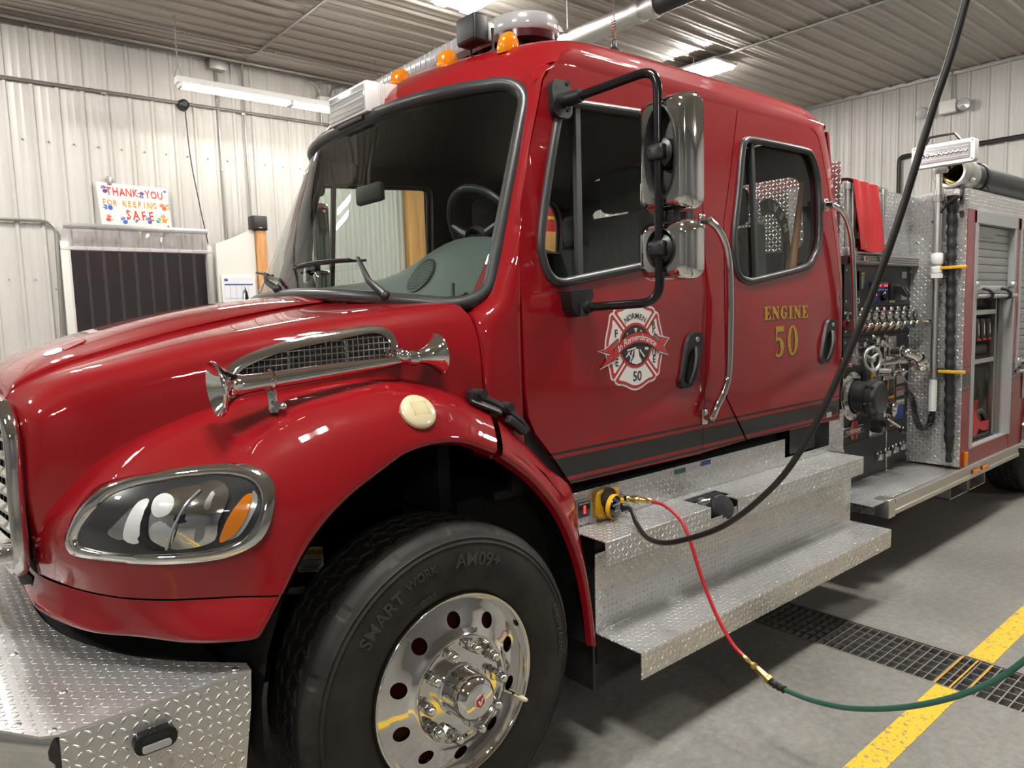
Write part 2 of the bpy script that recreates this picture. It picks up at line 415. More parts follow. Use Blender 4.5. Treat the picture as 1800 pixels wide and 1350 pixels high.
b = MB(); ribbed(b, YF - YN, lambda d, h, x: (x, YN + d, ZC - h), XL, XR, .1, .024); struct(b.build('ceiling', M['ceil']))
b = MB(); b.box((XL, YF - .05, ZC - .06), (XR, YF - .003, ZC - .005)); struct(b.build('trim_1', M['galv']))
b = MB(); b.box((XR - .05, YN, ZC - .06), (XR - .003, YF, ZC - .005)); struct(b.build('trim_2', M['galv']))
# dark store room behind the doorway
b = MB(); b.grid([[(OX0 - .6, YF + .02, 0), (OX0 - .6, YF + .02, 2.9)], [(OX0 - .6, YF + 3, 0), (OX0 - .6, YF + 3, 2.9)], [(OX1 + .9, YF + 3, 0), (OX1 + .9, YF + 3, 2.9)], [(OX1 + .9, YF + .02, 0), (OX1 + .9, YF + .02, 2.9)]])
b.grid([[(OX0 - .6, YF + .02, 2.9), (OX1 + .9, YF + .02, 2.9)], [(OX0 - .6, YF + 3, 2.9), (OX1 + .9, YF + 3, 2.9)]]); b.grid([[(OX0 - .6, YF + .02, -.004), (OX1 + .9, YF + .02, -.004)], [(OX0 - .6, YF + 3, .0), (OX1 + .9, YF + 3, .0)]], True)
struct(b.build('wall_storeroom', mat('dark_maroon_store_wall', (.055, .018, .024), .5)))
# door frame
b = MB(); b.box((OX0 - .09, YF - .06, 0), (OX0, YF + .03, 2.60), .004); b.box((OX1, YF - .06, 0), (OX1 + .06, YF + .03, 2.60), .004); b.box((OX0 - .09, YF - .065, OZ - .02), (OX1 + .06, YF + .03, OZ + .02), .004)
struct(b.build('door_1', M['panelwhite']))
# strip curtain
cu = empty('strip_curtain', ((OX0 + OX1) / 2, YF - .1, 0)); tag(cu, 'clear plastic strip curtain hanging in the dark doorway under the poster', 'strip curtain')
b = MB(); b.box((1.40, YF - .14, 2.725), (2.86, YF - .125, 2.785), .002)
for k in range(30):
    x = 1.43 + k * .0485; b.cyl((x, YF - .146, 2.755), (x, YF - .14, 2.755), .006, n=8)
b.build('rail', M['galv'], cu)
for k in range(9):
    x0 = 1.43 + k * .155; b = MB(); rows = []
    for z in (.05, .8, 1.6, 2.3, 2.55, 2.75):
        rows.append([(x0 + .185 * t, YF - .125 - .014 * math.sin(PI * t) * (1.2 - .3 * z) - .012 * (k % 2) + .006 * math.sin(z * 3 + k), z) for t in (0, .2, .4, .6, .8, 1)])
    b.grid(rows, True); b.build('curtain_strip', M['strip'], cu)
# shelving in the store room (seen dimly through the strips)
for k, (x, z, sx, sz, c) in enumerate(((1.75, 0, .5, 1.5, (.16, .03, .03)), (2.35, 0, .55, 1.25, (.06, .06, .065)), (2.95, 0, .4, 1.75, (.25, .15, .08)))):
    b = MB(); b.box((x - sx / 2, YF + 1.3, z), (x + sx / 2, YF + 1.7, z + sz), .02)
    for q in range(3): b.box((x - sx / 2 + .03, YF + 1.28, z + .1 + q * sz / 3.2), (x + sx / 2 - .03, YF + 1.3, z + sz / 3.4 + q * sz / 3.2), .005)
    tag(b.build('storage_locker', mat('locker_paint_%s' % 'abc'[k], c, .5)), ('dark red locker behind the plastic strips, at the poster side', 'black locker in the middle behind the plastic strips', 'tall brown locker behind the plastic strips, by the white partition')[k], 'locker', 'lockers in the store room')
# white partition panel, post, speaker and whiteboard
b = MB(); b.prism([(2.87, 0), (3.33, 0), (3.33, 2.80), (3.08, 2.68), (2.87, 2.60)], lambda u, v, d: (u, YF - .30 - d, v), 0, .05)
tag(b.build('partition_panel', M['panelwhite']), 'off-white plywood partition panel beside the curtained doorway', 'partition')
b = MB(); b.box((3.335, YF - .40, 0), (3.455, YF - .27, 2.77), .004); tag(b.build('wooden_post', M['wood']), 'pine post closing the white partition, speaker on its top', 'post')
sp = empty('wall_speaker', (3.38, YF - .35, 2.772)); tag(sp, 'small black box speaker on top of the pine post', 'speaker')
b = MB(); b.box((3.29, YF - .42, 2.772), (3.47, YF - .26, 2.94), .012); b.build('body', M['black'], sp)
b = MB(); b.box((3.305, YF - .426, 2.785), (3.455, YF - .418, 2.925), .004); b.build('grille_cloth', M['rubber'], sp)
b = MB(); b.box((3.36, YF - .4275, 2.795), (3.40, YF - .426, 2.801)); b.build('badge', M['alu'], sp)
wb = empty('whiteboard', (3.08, YF - .38, 1.55)); tag(wb, 'small framed whiteboard calendar on the off-white partition', 'whiteboard')
b = MB(); b.box((2.90, YF - .375, 1.45), (3.29, YF - .36, 2.24), .004); b.build('frame', M['panelwhite'], wb)
b = MB(); b.box((2.925, YF - .379, 1.475), (3.265, YF - .374, 2.215)); b.build('board', M['whiteboard'], wb)
b = MB(); b.box((2.93, YF - .381, 2.17), (2.97, YF - .379, 2.20)); b.box((2.93, YF - .381, 2.125), (3.26, YF - .379, 2.14))
for k in range(4): b.box((2.925, YF - .3805, 1.55 + k * .14), (3.265, YF - .379, 1.553 + k * .14))
for k in range(4): b.box((2.99 + k * .07, YF - .3805, 1.48), (2.992 + k * .07, YF - .379, 2.12))
b.build('printed_header', mat('dark_blue_print', (.05, .07, .22), .5), wb)
# poster
PX, PZ = (1.752, 2.468), (2.772, 3.246)
po = empty('thank_you_poster', (2.11, YF - .04, 2.772)); tag(po, 'hand-painted white poster reading thank you for keeping us safe', 'poster')
def pf(u, v, d=0): return (1.752 + u * .716 + .028 * (1 - v), YF - .045 - d, 2.79 + v * .455 - .018 * (u - .0))
b = MB(); b.prism([(0, 0), (1, 0), (1, 1), (0, 1)], pf, 0, .006); b.build('card', M['paper'], po)
def ptext(txt, cx, cy, sz, m, name='painted_lettering', jit=.02):
    x = cx - sum(.62 if c != ' ' else .55 for c in txt) * sz / 2
    for c in txt:
        if c != ' ':
            b = MB(); vs, fs = text_polys(c, 1, .022, res=2); a = random.uniform(-.06, .06)
            b.add([pf(x + .31 * sz + (p.x * math.cos(a) - p.y * math.sin(a)) * sz * .80, cy + random.uniform(-.01, .01) + (p.y * math.cos(a) + p.x * math.sin(a)) * sz * 1.75, .0075) for p in vs], fs); b.build('painted_letter', m, po)
        x += (.62 if c != ' ' else .55) * sz
ptext('THANK YOU', .52, .80, .148, PAINT['red']); ptext('FOR KEEPING US', .53, .535, .114, PAINT['orange']); ptext('SAFE', .55, .27, .175, PAINT['red'])
def handprint(cx, cy, rot, sc, m):
    b = MB(); R = lambda u, v: pf(cx + (u * math.cos(rot) - v * math.sin(rot)) * sc, cy + (u * math.sin(rot) + v * math.cos(rot)) * sc * 1.57, .0072)
    b.add([R(u, v) for u, v in ell(.36, .30, 14)] , [list(range(14))])
    for a, l in ((-.45, .5), (-.15, .62), (.15, .6), (.42, .48), (1.2, .4)):
        dx, dy = math.sin(a), math.cos(a); n = 10
        b.add([R(dx * (.34 + l / 2) + p[0] * dy - p[1] * -dx, dy * (.34 + l / 2) - p[0] * dx + p[1] * dy) for p in ell(.075, l / 2, n)], [list(range(n))])
    b.build('hand_print', m, po)
for cx, cy, rot, sc, k in ((.11, .80, .3, .10, 'purple'), (.62, .82, 2.9, .09, 'purple'), (.15, .42, 1.5, .11, 'blue'), (.10, .13, -.3, .09, 'red'), (.33, .10, .5, .10, 'blue'), (.68, .14, .4, .095, 'blue'), (.80, .17, -.6, .08, 'green'), (.90, .20, .2, .11, 'orange'), (.92, .50, .6, .10, 'red'), (.50, .16, 2.5, .05, 'blue')):
    handprint(cx, cy, rot, sc, PAINT[k])
b = MB(); b.add([pf(.96 + p[0] * .022, .92 + p[1] * .03, .0072) for p in ell(1, 1, 12)], [list(range(12))]); b.build('paint_dot', PAINT['blue'], po)
b = MB(); b.add([pf(.945 + p[0] * .018, .06 + p[1] * .03, .0072) for p in ell(1, 1, 12)], [list(range(12))]); b.build('paint_dot', PAINT['purple'], po)
b = MB(); b.box((1.865, YF - .06, 3.22), (1.905, YF - .03, 3.31), .003); b.build('clip', M['galv'], po)
# conduits on walls and ceiling
def conduit(name, pts, r, label, m='conduit', straps=()):
    t = empty(name, pts[0]); tag(t, label, 'conduit'); b = MB(); b.tube(pts, r, 8); b.build('pipe', M[m], t)
    for p, d in straps:
        b = MB(); p = V(p); d = V(d); b.box(p - V((.012, .012, .012)) - V([abs(c) * .012 for c in d]), p + V((.012, .012, .012)) + V([abs(c) * .012 for c in d]), .003); b.build('strap', M['galv'], t)
    return t
def arc(c, a, b, r, n=6):
    """rounded corner at c between directions a (incoming point) and b (outgoing point)"""
    c, a, b = V(c), V(a), V(b); ua = (a - c).normalized(); ub = (b - c).normalized(); return [((c + ua * r) * (1 - t) ** 2 + c * 2 * t * (1 - t) + (c + ub * r) * t * t) for t in [k / n for k in range(n + 1)]]
yw = YF - .045
conduit('wall_conduit', [(XL + .1, yw, 4.16), (5.9, yw, 4.225)], .017, 'long horizontal conduit crossing the ribbed wall above the poster', straps=[((x, yw, 4.19), (1, 0, 0)) for x in (.2, 1.9, 3.4, 4.8)])
jb = empty('junction_box', (3.1, YF - .08, 4.68)); tag(jb, 'square grey junction box where the far wall meets the ceiling', 'junction box')
b = MB(); b.box((3.02, YF - .13, 4.64), (3.20, YF - .02, 4.79), .006); b.build('box', M['galv'], jb)
b = MB(); b.box((3.015, YF - .138, 4.635), (3.205, YF - .13, 4.795), .002); b.build('cover', M['conduit'], jb)
conduit('wall_conduit', [(3.11, yw, 4.64), (3.11, yw, 2.45)], .016, 'vertical conduit dropping from the square junction box to the partition', straps=[((3.11, yw, z), (1, 0, 0)) for z in (4.3, 3.5)])
conduit('ceiling_conduit', [(1.0, YF - .38, ZC - .05), (3.0, YF - .38, ZC - .05)] + arc((3.42, YF - .38, ZC - .05), (3.0, YF - .38, ZC - .05), (3.42, YF - .1, ZC - .05), .2) + arc((3.42, YF - .05, ZC - .05), (3.42, YF - .2, ZC - .05), (3.42, yw, 4.6), .07) + [(3.42, yw, 4.5), (3.42, yw, 2.7)], .015, 'conduit along the ceiling edge that bends down the far wall beside the box')
conduit('ceiling_conduit', [(3.20, YF - .38, ZC - .05)] + arc((3.42, YF - .40, ZC - .05), (3.2, YF - .40, ZC - .05), (3.42, YF - 2, ZC - .05), .18) + [(3.42, 6.2, ZC - .05)], .015, 'conduit crossing the ceiling ribs away from the far wall', straps=[((3.42, y, ZC - .04), (1, 0, 0)) for y in (8.0, 7.2, 6.6)])
for k, dz in enumerate((.0, .05)):
    conduit('ceiling_conduit', [(XL + .1, YF - .14 - k * .08, ZC - .06 - dz * .4), (9, YF - .14 - k * .08, ZC - .06 - dz * .4)], .014, ('thin conduit tight in the corner of the far wall and ceiling', 'thin conduit running just below the far ceiling corner')[k])
conduit('ceiling_conduit', [(.3, YF - .62, ZC - .05), (5, YF - .62, ZC - .05)], .013, 'conduit on the ceiling a step out from the far wall', straps=[((x, YF - .62, ZC - .04), (0, 1, 0)) for x in (1.6, 2.6, 3.6)])
conduit('wall_conduit', [(XL + 3, yw, 2.80)] + arc((1.345, yw, 2.80), (0, yw, 2.8), (1.345, yw, 2), .14) + [(1.31, yw, 1.3)], .017, 'conduit that turns down beside the curtained doorway frame', straps=[((1.32, yw, z), (1, 0, 0)) for z in (1.6, 2.1)])
for k, x in enumerate((4.42, 4.56)):
    conduit('wall_conduit', arc((x, YF - .05, 4.70), (x + (-.5 if k == 0 else .7), YF - .12, 4.78), (x, yw, 4), .15) + [(x, yw, 4.2)], .014, ('bent conduit entering the lamp outlet, nearer the junction box', 'bent conduit entering the lamp outlet, on its far side')[k])
b = MB(); b.box((4.38, YF - .12, 4.40), (4.60, YF - .02, 4.55), .006); tag(b.build('outlet_box', M['panelwhite']), 'beige outlet box on the far wall behind the hanging lamp', 'outlet box')
b = MB(); b.lathe((2.715, YF - .02, 4.19), (0, -1, 0), [(0, .09), (.03, .09), (.055, .07), (.065, .0)], 16); tag(b.build('cable_reel', M['black']), 'small round black cord grip below the wall conduit', 'cord grip')
b = MB(); b.tube(spline([(2.72, YF - .08, 4.15), (2.74, YF - .09, 3.6), (2.80, YF - .09, 3.1), (2.87, YF - .09, 2.62)], 6), .006, 6); tag(b.build('pull_cord', M['cable']), 'thin dark cord hanging down the far wall to the curtain rail', 'cord')
b = MB()
for x in [XL + PITCH * k + .114 for k in range(20, 62)]:
    for z in (3.62, 2.2):
        if z < 3 and OX0 - .15 < x < OX1 + .15: continue
        b.ball((x, YF - .012, z), .009, 8, 4)
tag(b.build('wall_screws', M['conduit']), 'row of screw heads across the ribbed far wall', 'screws', kind='stuff')
# hanging fluorescent lamp
fl = empty('fluorescent_lamp', (3.57, 8.0, 4.10)); tag(fl, 'eight-foot fluorescent strip lamp hung on chains before the far wall', 'lamp')
b = MB(); b.prism([(-.07, .035), (.07, .035), (.05, .10), (-.05, .10)], lambda u, v, d: (2.37 + d, 8.0 + u, 4.10 + v), 0, 2.42); b.build('housing', M['white'], fl)
for k in range(2):
    for dy in (-.04, .04):
        b = MB(); b.cyl((2.42 + k * 1.19, 8 + dy, 4.115), (2.42 + k * 1.19 + 1.12, 8 + dy, 4.115), .019, n=12); b.build('tube', M['tube'], fl)
    for x in (2.39, 3.545): 
        b = MB(); b.box((x + k * 1.19, 7.94, 4.09), (x + k * 1.19 + .03, 8.06, 4.14), .004); b.build('socket', M['white'], fl)
for x in (2.40, 4.7):
    b = MB(); z = 4.2
    b.tube([(x - .04, 8.0, 4.2), (x, 8.0, 4.32)], .004, 6); b.tube([(x + .04, 8.0, 4.2), (x, 8.0, 4.32)], .004, 6)
    z = 4.32; k = 0
    while z < ZC - .03:
        a = (.009, 0) if k % 2 else (0, .009); b.tube([(x + a[0] * math.cos(q), 8 + a[1] * math.cos(q), z + .014 + .017 * math.sin(q)) for q in [PI * 2 * i / 8 for i in range(8)]], .0028, 5, True); z += .024; k += 1
    b.build('chain', M['conduit'], fl)
# ceiling fixtures: twin LED strips
def fixture(x, y, label, group=None):
    t = empty('ceiling_light', (x, y, 4.66)); tag(t, label, 'ceiling light', group)
    b = MB(); b.box((x - .24, y - .34, 4.70), (x + .24, y + .34, 4.735), .01)
    for dx in (-.2, .2): b.cyl((x + dx, y, 4.735), (x + dx, y, ZC - .002), .006, n=6)
    b.build('housing', M['white'], t)
    for dx in (-.15, .15):
        b = MB(); b.box((x + dx - .06, y - .31, 4.672), (x + dx + .06, y + .31, 4.70), .006); b.build('diffuser', M['lamp'], t)
for x in (-3.0, .7, 4.40, 8.08):
    for y in (5.68, 1.25, -4.9):
        if y == -4.9 and x in (.7, 4.40): continue
        if (x, y) == (.7, 5.68): fixture(.1, 7.2, 'twin LED ceiling light beyond the front of the fire engine', 'ceiling lights beyond the bonnet'); continue
        lab = 'twin LED ceiling light over the truck side of the hall, out above the concrete aisle'; gr = 'ceiling lights over the aisle'
        if y == 5.68: lab, gr = {4.40: ('twin LED ceiling light straight above the roof light bar', None), 8.08: ('twin LED ceiling light farther back, just above the cab roof line', None)}.get(x, ('twin LED ceiling light beyond the front of the fire engine', 'ceiling lights beyond the bonnet'))
        fixture(x, y, lab, gr)
# exhaust extraction duct
ex = empty('exhaust_duct', (5.0, 4.6, 4.0)); tag(ex, 'round silver exhaust duct slung above the cab with a black hose end', 'duct')
b = MB(); b.lathe((4.99, 5.9, 4.20), (0, -1, 0), [(.085, 0), (.085, 1.72), (.098, 1.73), (.098, 1.80), (.085, 1.81), (.085, 1.88), (.1, 1.89), (.1, 1.95), (.088, 1.96)], 28); b.build('metal_tube', M['alu'], ex)
b = MB(); b.lathe((4.99, 3.94, 4.20), (0, -1, 0), [(.088, 0), (.088, 3.0), (0, 3.0)], 24); b.build('rubber_hose', M['rubber'], ex)
b = MB(); b.box((5.05, .6, 4.22), (5.30, 3.72, 4.27), .004); b.box((5.05, .6, 4.27), (5.07, 3.72, 4.36)); b.build('rail', M['galv'], ex)
for y in (3.55, 2.0, 5.0):
    b = MB(); b.cyl((5.0, y, 4.28), (5.0, y, ZC), .008, n=8); b.bar((4.86, y, 4.30), (5.28, y, 4.30), .03, .03); b.build('hanger', M['conduit'], ex)
conduit('ceiling_conduit', [(8.05, 8.9, ZC - .03), (8.05, -1, ZC - .03)], .02, 'light straight conduit crossing the ceiling behind the cab', 'galv')
b = MB(); b.tube([(4.85, 5.4, ZC - .1), (5.2, 5.0, ZC - .12), (6.6, 3.2, ZC - .03)], .012, 6); tag(b.build('ceiling_cable', M['cable']), 'black cable under the ceiling beside the exhaust duct', 'cable')
for k, (x, y) in enumerate(((6.15, 6.3), (5.0, 7.2))):
    b = MB(); b.tube([(x, y, ZC), (x, y, ZC - .22 - .35 * k), (x + .03, y, ZC - .24 - .35 * k)], .008, 6); tag(b.build('ceiling_hook', M['conduit']), ('thin bent hook on the ceiling above the light bar end', 'thin straight rod hanging from the ceiling over the scene light')[k], 'hook')
# right wall: emergency lamp, black pipe
em = empty('emergency_light', (XR - .1, 3.9, 4.33)); tag(em, 'twin-head emergency lamp high on the rear wall', 'emergency lamp')
b = MB(); b.box((XR - .13, 3.84, 4.25), (XR - .02, 4.05, 4.42), .012); b.build('case', M['panelwhite'], em)
for y in (3.74, 4.24):
    b = MB(); b.lathe((XR - .06, y, 4.33), (-1, -.1 if y < 4 else .25, -.15), [(.02, 0), (.075, .03), (.08, .1), (.072, .11), (0, .10)], 20); b.build('lamp_head', M['clear'], em)
b = MB(); b.tube([(XR - .05, 3.90, 4.42), (XR - .05, 3.92, ZC)], .012, 6); b.build('feed_conduit', M['conduit'], em)
conduit('wall_pipe', [(XR - .06, 4.585, 1.5), (XR - .06, 4.585, 3.6)] + arc((XR - .06, 4.585, 3.785), (XR - .06, 4.585, 3), (XR - .06, 4, 3.785), .08) + [(XR - .06, 2.0, 3.78)], .028, 'black pipe running along and down the rear wall', 'cable')
# timber and red gear seen through the cab windows on the far wall
b = MB(); b.box((5.62, YF - .13, 0), (5.90, YF - .03, 4.0), .004); tag(b.build('wall_stud', M['wood']), 'bare pine stud on the far wall seen through the windscreen', 'stud')
b = MB(); b.box((5.97, YF - .1, 0), (6.5, YF - .03, 4.0), .004); tag(b.build('wall_board', mat('dark_board', (.03, .028, .027), .7)), 'dark board beside the bare stud behind the cab', 'board')
rc = empty('red_turnout_coat', (8.6, YF - .2, 2.9)); tag(rc, 'red coat with gold bands hanging behind the cab, seen through the side window', 'coat')
b = MB(); b.grid([[(8.15 + .9 * u + (.06 if v else 0) * (u - .5), YF - .18 - .05 * math.sin(u * 12), 3.0 + .62 * v) for u in [k / 12 for k in range(13)]] for v in (0, .3, .6, 1)]); b.build('cloth', M['redcloth'], rc)
b = MB()
for z in (3.2, 3.42): b.grid([[(8.17 + .86 * u, YF - .19 - .05 * math.sin(u * 12), z + .05 * v) for u in [k / 12 for k in range(13)]] for v in (0, 1)])
b.build('gold_band', M['yellow'], rc)
b = MB(); b.box((7.9, YF - .4, 2.62), (9.2, YF - .05, 2.98), .01); tag(b.build('wooden_bin', M['wood']), 'pine bin under the red coat behind the cab', 'bin')
b = MB(); b.box((7.9, YF - .5, 1.2), (9.2, YF - .05, 2.6), .01); tag(b.build('white_cabinet', M['panelwhite']), 'white cabinet under the pine bin behind the cab', 'cabinet')
# floor marking and drain
b = MB(); b.box((XL + .5, 1.072, .0005), (DX0 - .004, 1.180, .002)); b.box((DX1 + .004, 1.072, .0005), (XR - .5, 1.180, .002))
struct(b.build('floor_line_1', M['yline']))
gr = empty('drain_grate', (3.615, 1.5, -.03)); tag(gr, 'dark steel drain grating set across the concrete floor', 'drain grate')
b = MB(); y = -3.0
while y < 3.6:
    b.box((DX0 + .006, y - .003, -.03), (DX1 - .006, y + .003, -.002)); y += .042
b.build('bearing_bars', M['conduit'], gr)
b = MB()
for k in range(6): b.box((DX0 + .012 + k * .070, -3.03, -.016), (DX0 + .017 + k * .070, 3.6, -.003))
b.build('cross_bars', M['conduit'], gr)
b = MB(); y = 1.075
for k in range(3): b.box((DX0 + .007, .0 + 1.0 + k * .062 + .068 - .0036, -.0015), (DX1 - .007, 1.0 + k * .062 + .068 + .0036, -.0005))
b.build('painted_bars', M['yellow'], gr)
b = MB(); b.box((DX0 - .0, -3.1, -.04), (DX0 + .006, 3.6, .001)); b.box((DX1 - .006, -3.1, -.04), (DX1, 3.6, .001)); b.build('edge_angle', M['conduit'], gr)
# ------------------------------------------------------------------ the fire engine: body shell
YC = 3.07
FE = empty('fire_engine', (3.2, YC, 0)); tag(FE, 'red crew-cab fire engine numbered 50, chrome trim and diamond-plate steps', 'fire engine')
def yside(z): return 2.0 + .05 * max(0.0, z - 1.75)
def fside(u, v, d=0): return (u, yside(v) + d, v)
def both(mb): return mb.join(mb.mirror(YC))
# --- bonnet: longitudinal rows of cross-section points (near half), mirrored over the centreline
def zr(zc, dz): return zc - dz
H0 = [
 [(.200, 3.07, 1.500), (.205, 2.85, 1.500), (.222, 2.665, 1.503), (.225, 2.635, 1.495), (.235, 2.575, 1.480), (.243, 2.53, 1.45), (.243, 2.505, 1.40), (.238, 2.50, 1.22), (.254, 2.52, .985)],
 [(.225, 3.07, 1.562), (.235, 2.85, 1.562), (.262, 2.665, 1.556), (.265, 2.640, 1.540), (.284, 2.56, 1.524), (.286, 2.50, 1.49), (.280, 2.470, 1.42), (.268, 2.468, 1.22), (.290, 2.482, .985)],
 [(.325, 3.07, 1.628), (.335, 2.85, 1.626), (.362, 2.665, 1.603), (.364, 2.640, 1.584), (.374, 2.54, 1.570), (.382, 2.475, 1.535), (.382, 2.448, 1.46), (.38, 2.44, 1.30), (.38, 2.435, 1.0)],
 [(.50, 3.07, 1.682), (.50, 2.85, 1.678), (.50, 2.665, 1.642), (.50, 2.638, 1.622), (.50, 2.50, 1.605), (.50, 2.432, 1.57), (.50, 2.405, 1.50), (.50, 2.40, 1.38), (.50, 2.395, 1.20)],
 [(.70, 3.07, 1.735), (.70, 2.85, 1.730), (.70, 2.665, 1.692), (.70, 2.636, 1.672), (.70, 2.44, 1.650), (.70, 2.362, 1.613), (.70, 2.335, 1.54), (.70, 2.33, 1.45), (.70, 2.325, 1.28)],
 [(.90, 3.07, 1.775), (.90, 2.85, 1.769), (.90, 2.665, 1.732), (.90, 2.636, 1.713), (.90, 2.38, 1.687), (.90, 2.297, 1.652), (.90, 2.268, 1.58), (.90, 2.258, 1.50), (.90, 2.25, 1.33)],
 [(1.10, 3.07, 1.803), (1.10, 2.86, 1.797), (1.10, 2.68, 1.764), (1.10, 2.650, 1.748), (1.10, 2.32, 1.717), (1.10, 2.237, 1.678), (1.10, 2.203, 1.60), (1.10, 2.193, 1.52), (1.10, 2.185, 1.35)],
 [(1.27, 3.07, 1.818), (1.28, 2.88, 1.812), (1.29, 2.71, 1.784), (1.29, 2.685, 1.772), (1.30, 2.27, 1.743), (1.30, 2.178, 1.700), (1.30, 2.142, 1.62), (1.30, 2.127, 1.53), (1.30, 2.12, 1.33)],
 [(1.36, 3.07, 1.824), (1.37, 2.90, 1.818), (1.40, 2.74, 1.796), (1.41, 2.72, 1.788), (1.44, 2.23, 1.757), (1.45, 2.125, 1.718), (1.45, 2.088, 1.63), (1.45, 2.07, 1.53), (1.45, 2.06, 1.31)],
 [(1.42, 3.07, 1.822), (1.43, 2.92, 1.816), (1.46, 2.77, 1.797), (1.47, 2.75, 1.790), (1.52, 2.19, 1.762), (1.55, 2.09, 1.722), (1.562, 2.048, 1.64), (1.562, 2.030, 1.53), (1.562, 2.022, 1.28)]]
FN = [
 [(.256, 2.53, .985), (.314, 2.32, .985), (.392, 2.15, .985), (.492, 2.03, .985), (.633, 1.93, .982), (.722, 1.862, .98), (.745, 1.895, .98)],
 [(.254, 2.50, 1.10), (.312, 2.31, 1.11), (.388, 2.15, 1.115), (.487, 2.03, 1.115), (.643, 1.925, 1.11), (.778, 1.862, 1.075), (.80, 1.895, 1.065)],
 [(.300, 2.475, 1.20), (.345, 2.33, 1.228), (.412, 2.17, 1.238), (.520, 2.037, 1.238), (.682, 1.925, 1.225), (.845, 1.862, 1.155), (.866, 1.895, 1.14)],
 [(.44, 2.455, 1.325), (.50, 2.36, 1.368), (.560, 2.235, 1.376), (.660, 2.085, 1.366), (.80, 1.945, 1.332), (.935, 1.862, 1.225), (.955, 1.895, 1.205)],
 [(.69, 2.37, 1.42), (.73, 2.30, 1.458), (.785, 2.20, 1.465), (.87, 2.065, 1.448), (.97, 1.94, 1.40), (1.06, 1.862, 1.287), (1.07, 1.895, 1.265)],
 [(.93, 2.29, 1.45), (.95, 2.235, 1.493), (.98, 2.15, 1.496), (1.03, 2.045, 1.477), (1.09, 1.935, 1.425), (1.135, 1.862, 1.318), (1.14, 1.895, 1.296)],
 [(1.20, 2.21, 1.47), (1.20, 2.16, 1.513), (1.20, 2.10, 1.512), (1.21, 2.02, 1.488), (1.225, 1.93, 1.437), (1.245, 1.862, 1.332), (1.245, 1.895, 1.308)],
 [(1.38, 2.15, 1.44), (1.385, 2.10, 1.475), (1.385, 2.06, 1.470), (1.385, 2.0, 1.447), (1.38, 1.93, 1.402), (1.36, 1.862, 1.317), (1.355, 1.895, 1.293)],
 [(1.56, 2.07, 1.34), (1.56, 2.03, 1.378), (1.555, 1.995, 1.375), (1.545, 1.96, 1.355), (1.52, 1.91, 1.318), (1.487, 1.862, 1.262), (1.475, 1.895, 1.24)]]
hood_half = MB(); hood_half.grid(surf(H0, 6, 4)); fen = MB(); fen.grid(surf(FN, 7, 6), True)
b = MB(); b.join(hood_half).join(hood_half.mirror(YC)).join(fen).join(fen.mirror(YC))
hood = b.build('hood', M['red'], FE, ang=50)
HB = BVHTree.FromPolygons([tuple(p) for p in b.v], b.f)
def onhood(p, d=(0, 1, 0), off=0.0):
    """drop a point on the bonnet along d; off lifts it towards the source"""
    d = V(d).normalized(); q, n, i, t = HB.ray_cast(V(p), d)
    if q is None: q, n, i, t = HB.find_nearest(V(p))
    if n.dot(d) > 0: n = -n
    return q + n * off, n
# rear piece of the fender (stays with the cab when the bonnet tilts)
RX = [
 [(1.585, 2.03, 1.345), (1.585, 1.985, 1.350), (1.560, 1.93, 1.308), (1.512, 1.862, 1.248), (1.498, 1.895, 1.226)],
 [(1.640, 2.03, 1.300), (1.640, 1.985, 1.305), (1.620, 1.925, 1.262), (1.575, 1.862, 1.203), (1.56, 1.895, 1.183)],
 [(1.715, 2.03, 1.235), (1.715, 1.985, 1.240), (1.70, 1.92, 1.190), (1.665, 1.862, 1.128), (1.648, 1.895, 1.112)],
 [(1.82, 2.02, 1.125), (1.822, 1.975, 1.130), (1.80, 1.91, 1.075), (1.765, 1.862, 1.010), (1.748, 1.895, 1.0)],
 [(1.925, 2.01, 1.03), (1.925, 1.96, 1.035), (1.875, 1.905, .955), (1.84, 1.862, .875), (1.822, 1.895, .87)],
 [(1.955, 2.0, .86), (1.950, 1.95, .865), (1.92, 1.90, .80), (1.893, 1.862, .730), (1.876, 1.895, .726)],
 [(1.975, 1.99, .68), (1.968, 1.94, .68), (1.945, 1.895, .64), (1.922, 1.862, .590), (1.905, 1.895, .588)],
 [(1.985, 1.97, .43), (1.982, 1.92, .43), (1.965, 1.885, .43), (1.942, 1.862, .43), (1.925, 1.895, .43)]]
rx = MB(); rx.grid(surf(RX, 5, 4), True)
for q in (rx, rx.mirror(YC)): q.build('fender_rear_section', M['red'], FE, ang=50)
# inner wheel arch, dark
b = MB(); rows = []
for k in range(21):
    a = math.radians(-14 + k * 208 / 20); rows.append([(1.31 - .645 * math.cos(a), y, .60 + .715 * math.sin(a)) for y in (1.90, 2.1, 2.5)])
b.grid(rows); b.grid([[(1.31, 2.5, .60)] * 21, [r[-1] for r in rows]])
for q in (b, b.mirror(YC)): q.build('wheel_arch_liner', M['dark'], FE)
b = MB(); b.box((1.955, 1.89, .235), (1.967, 2.25, .50))
for q in (b, b.mirror(YC)): q.build('mud_flap', M['rubber'], FE)
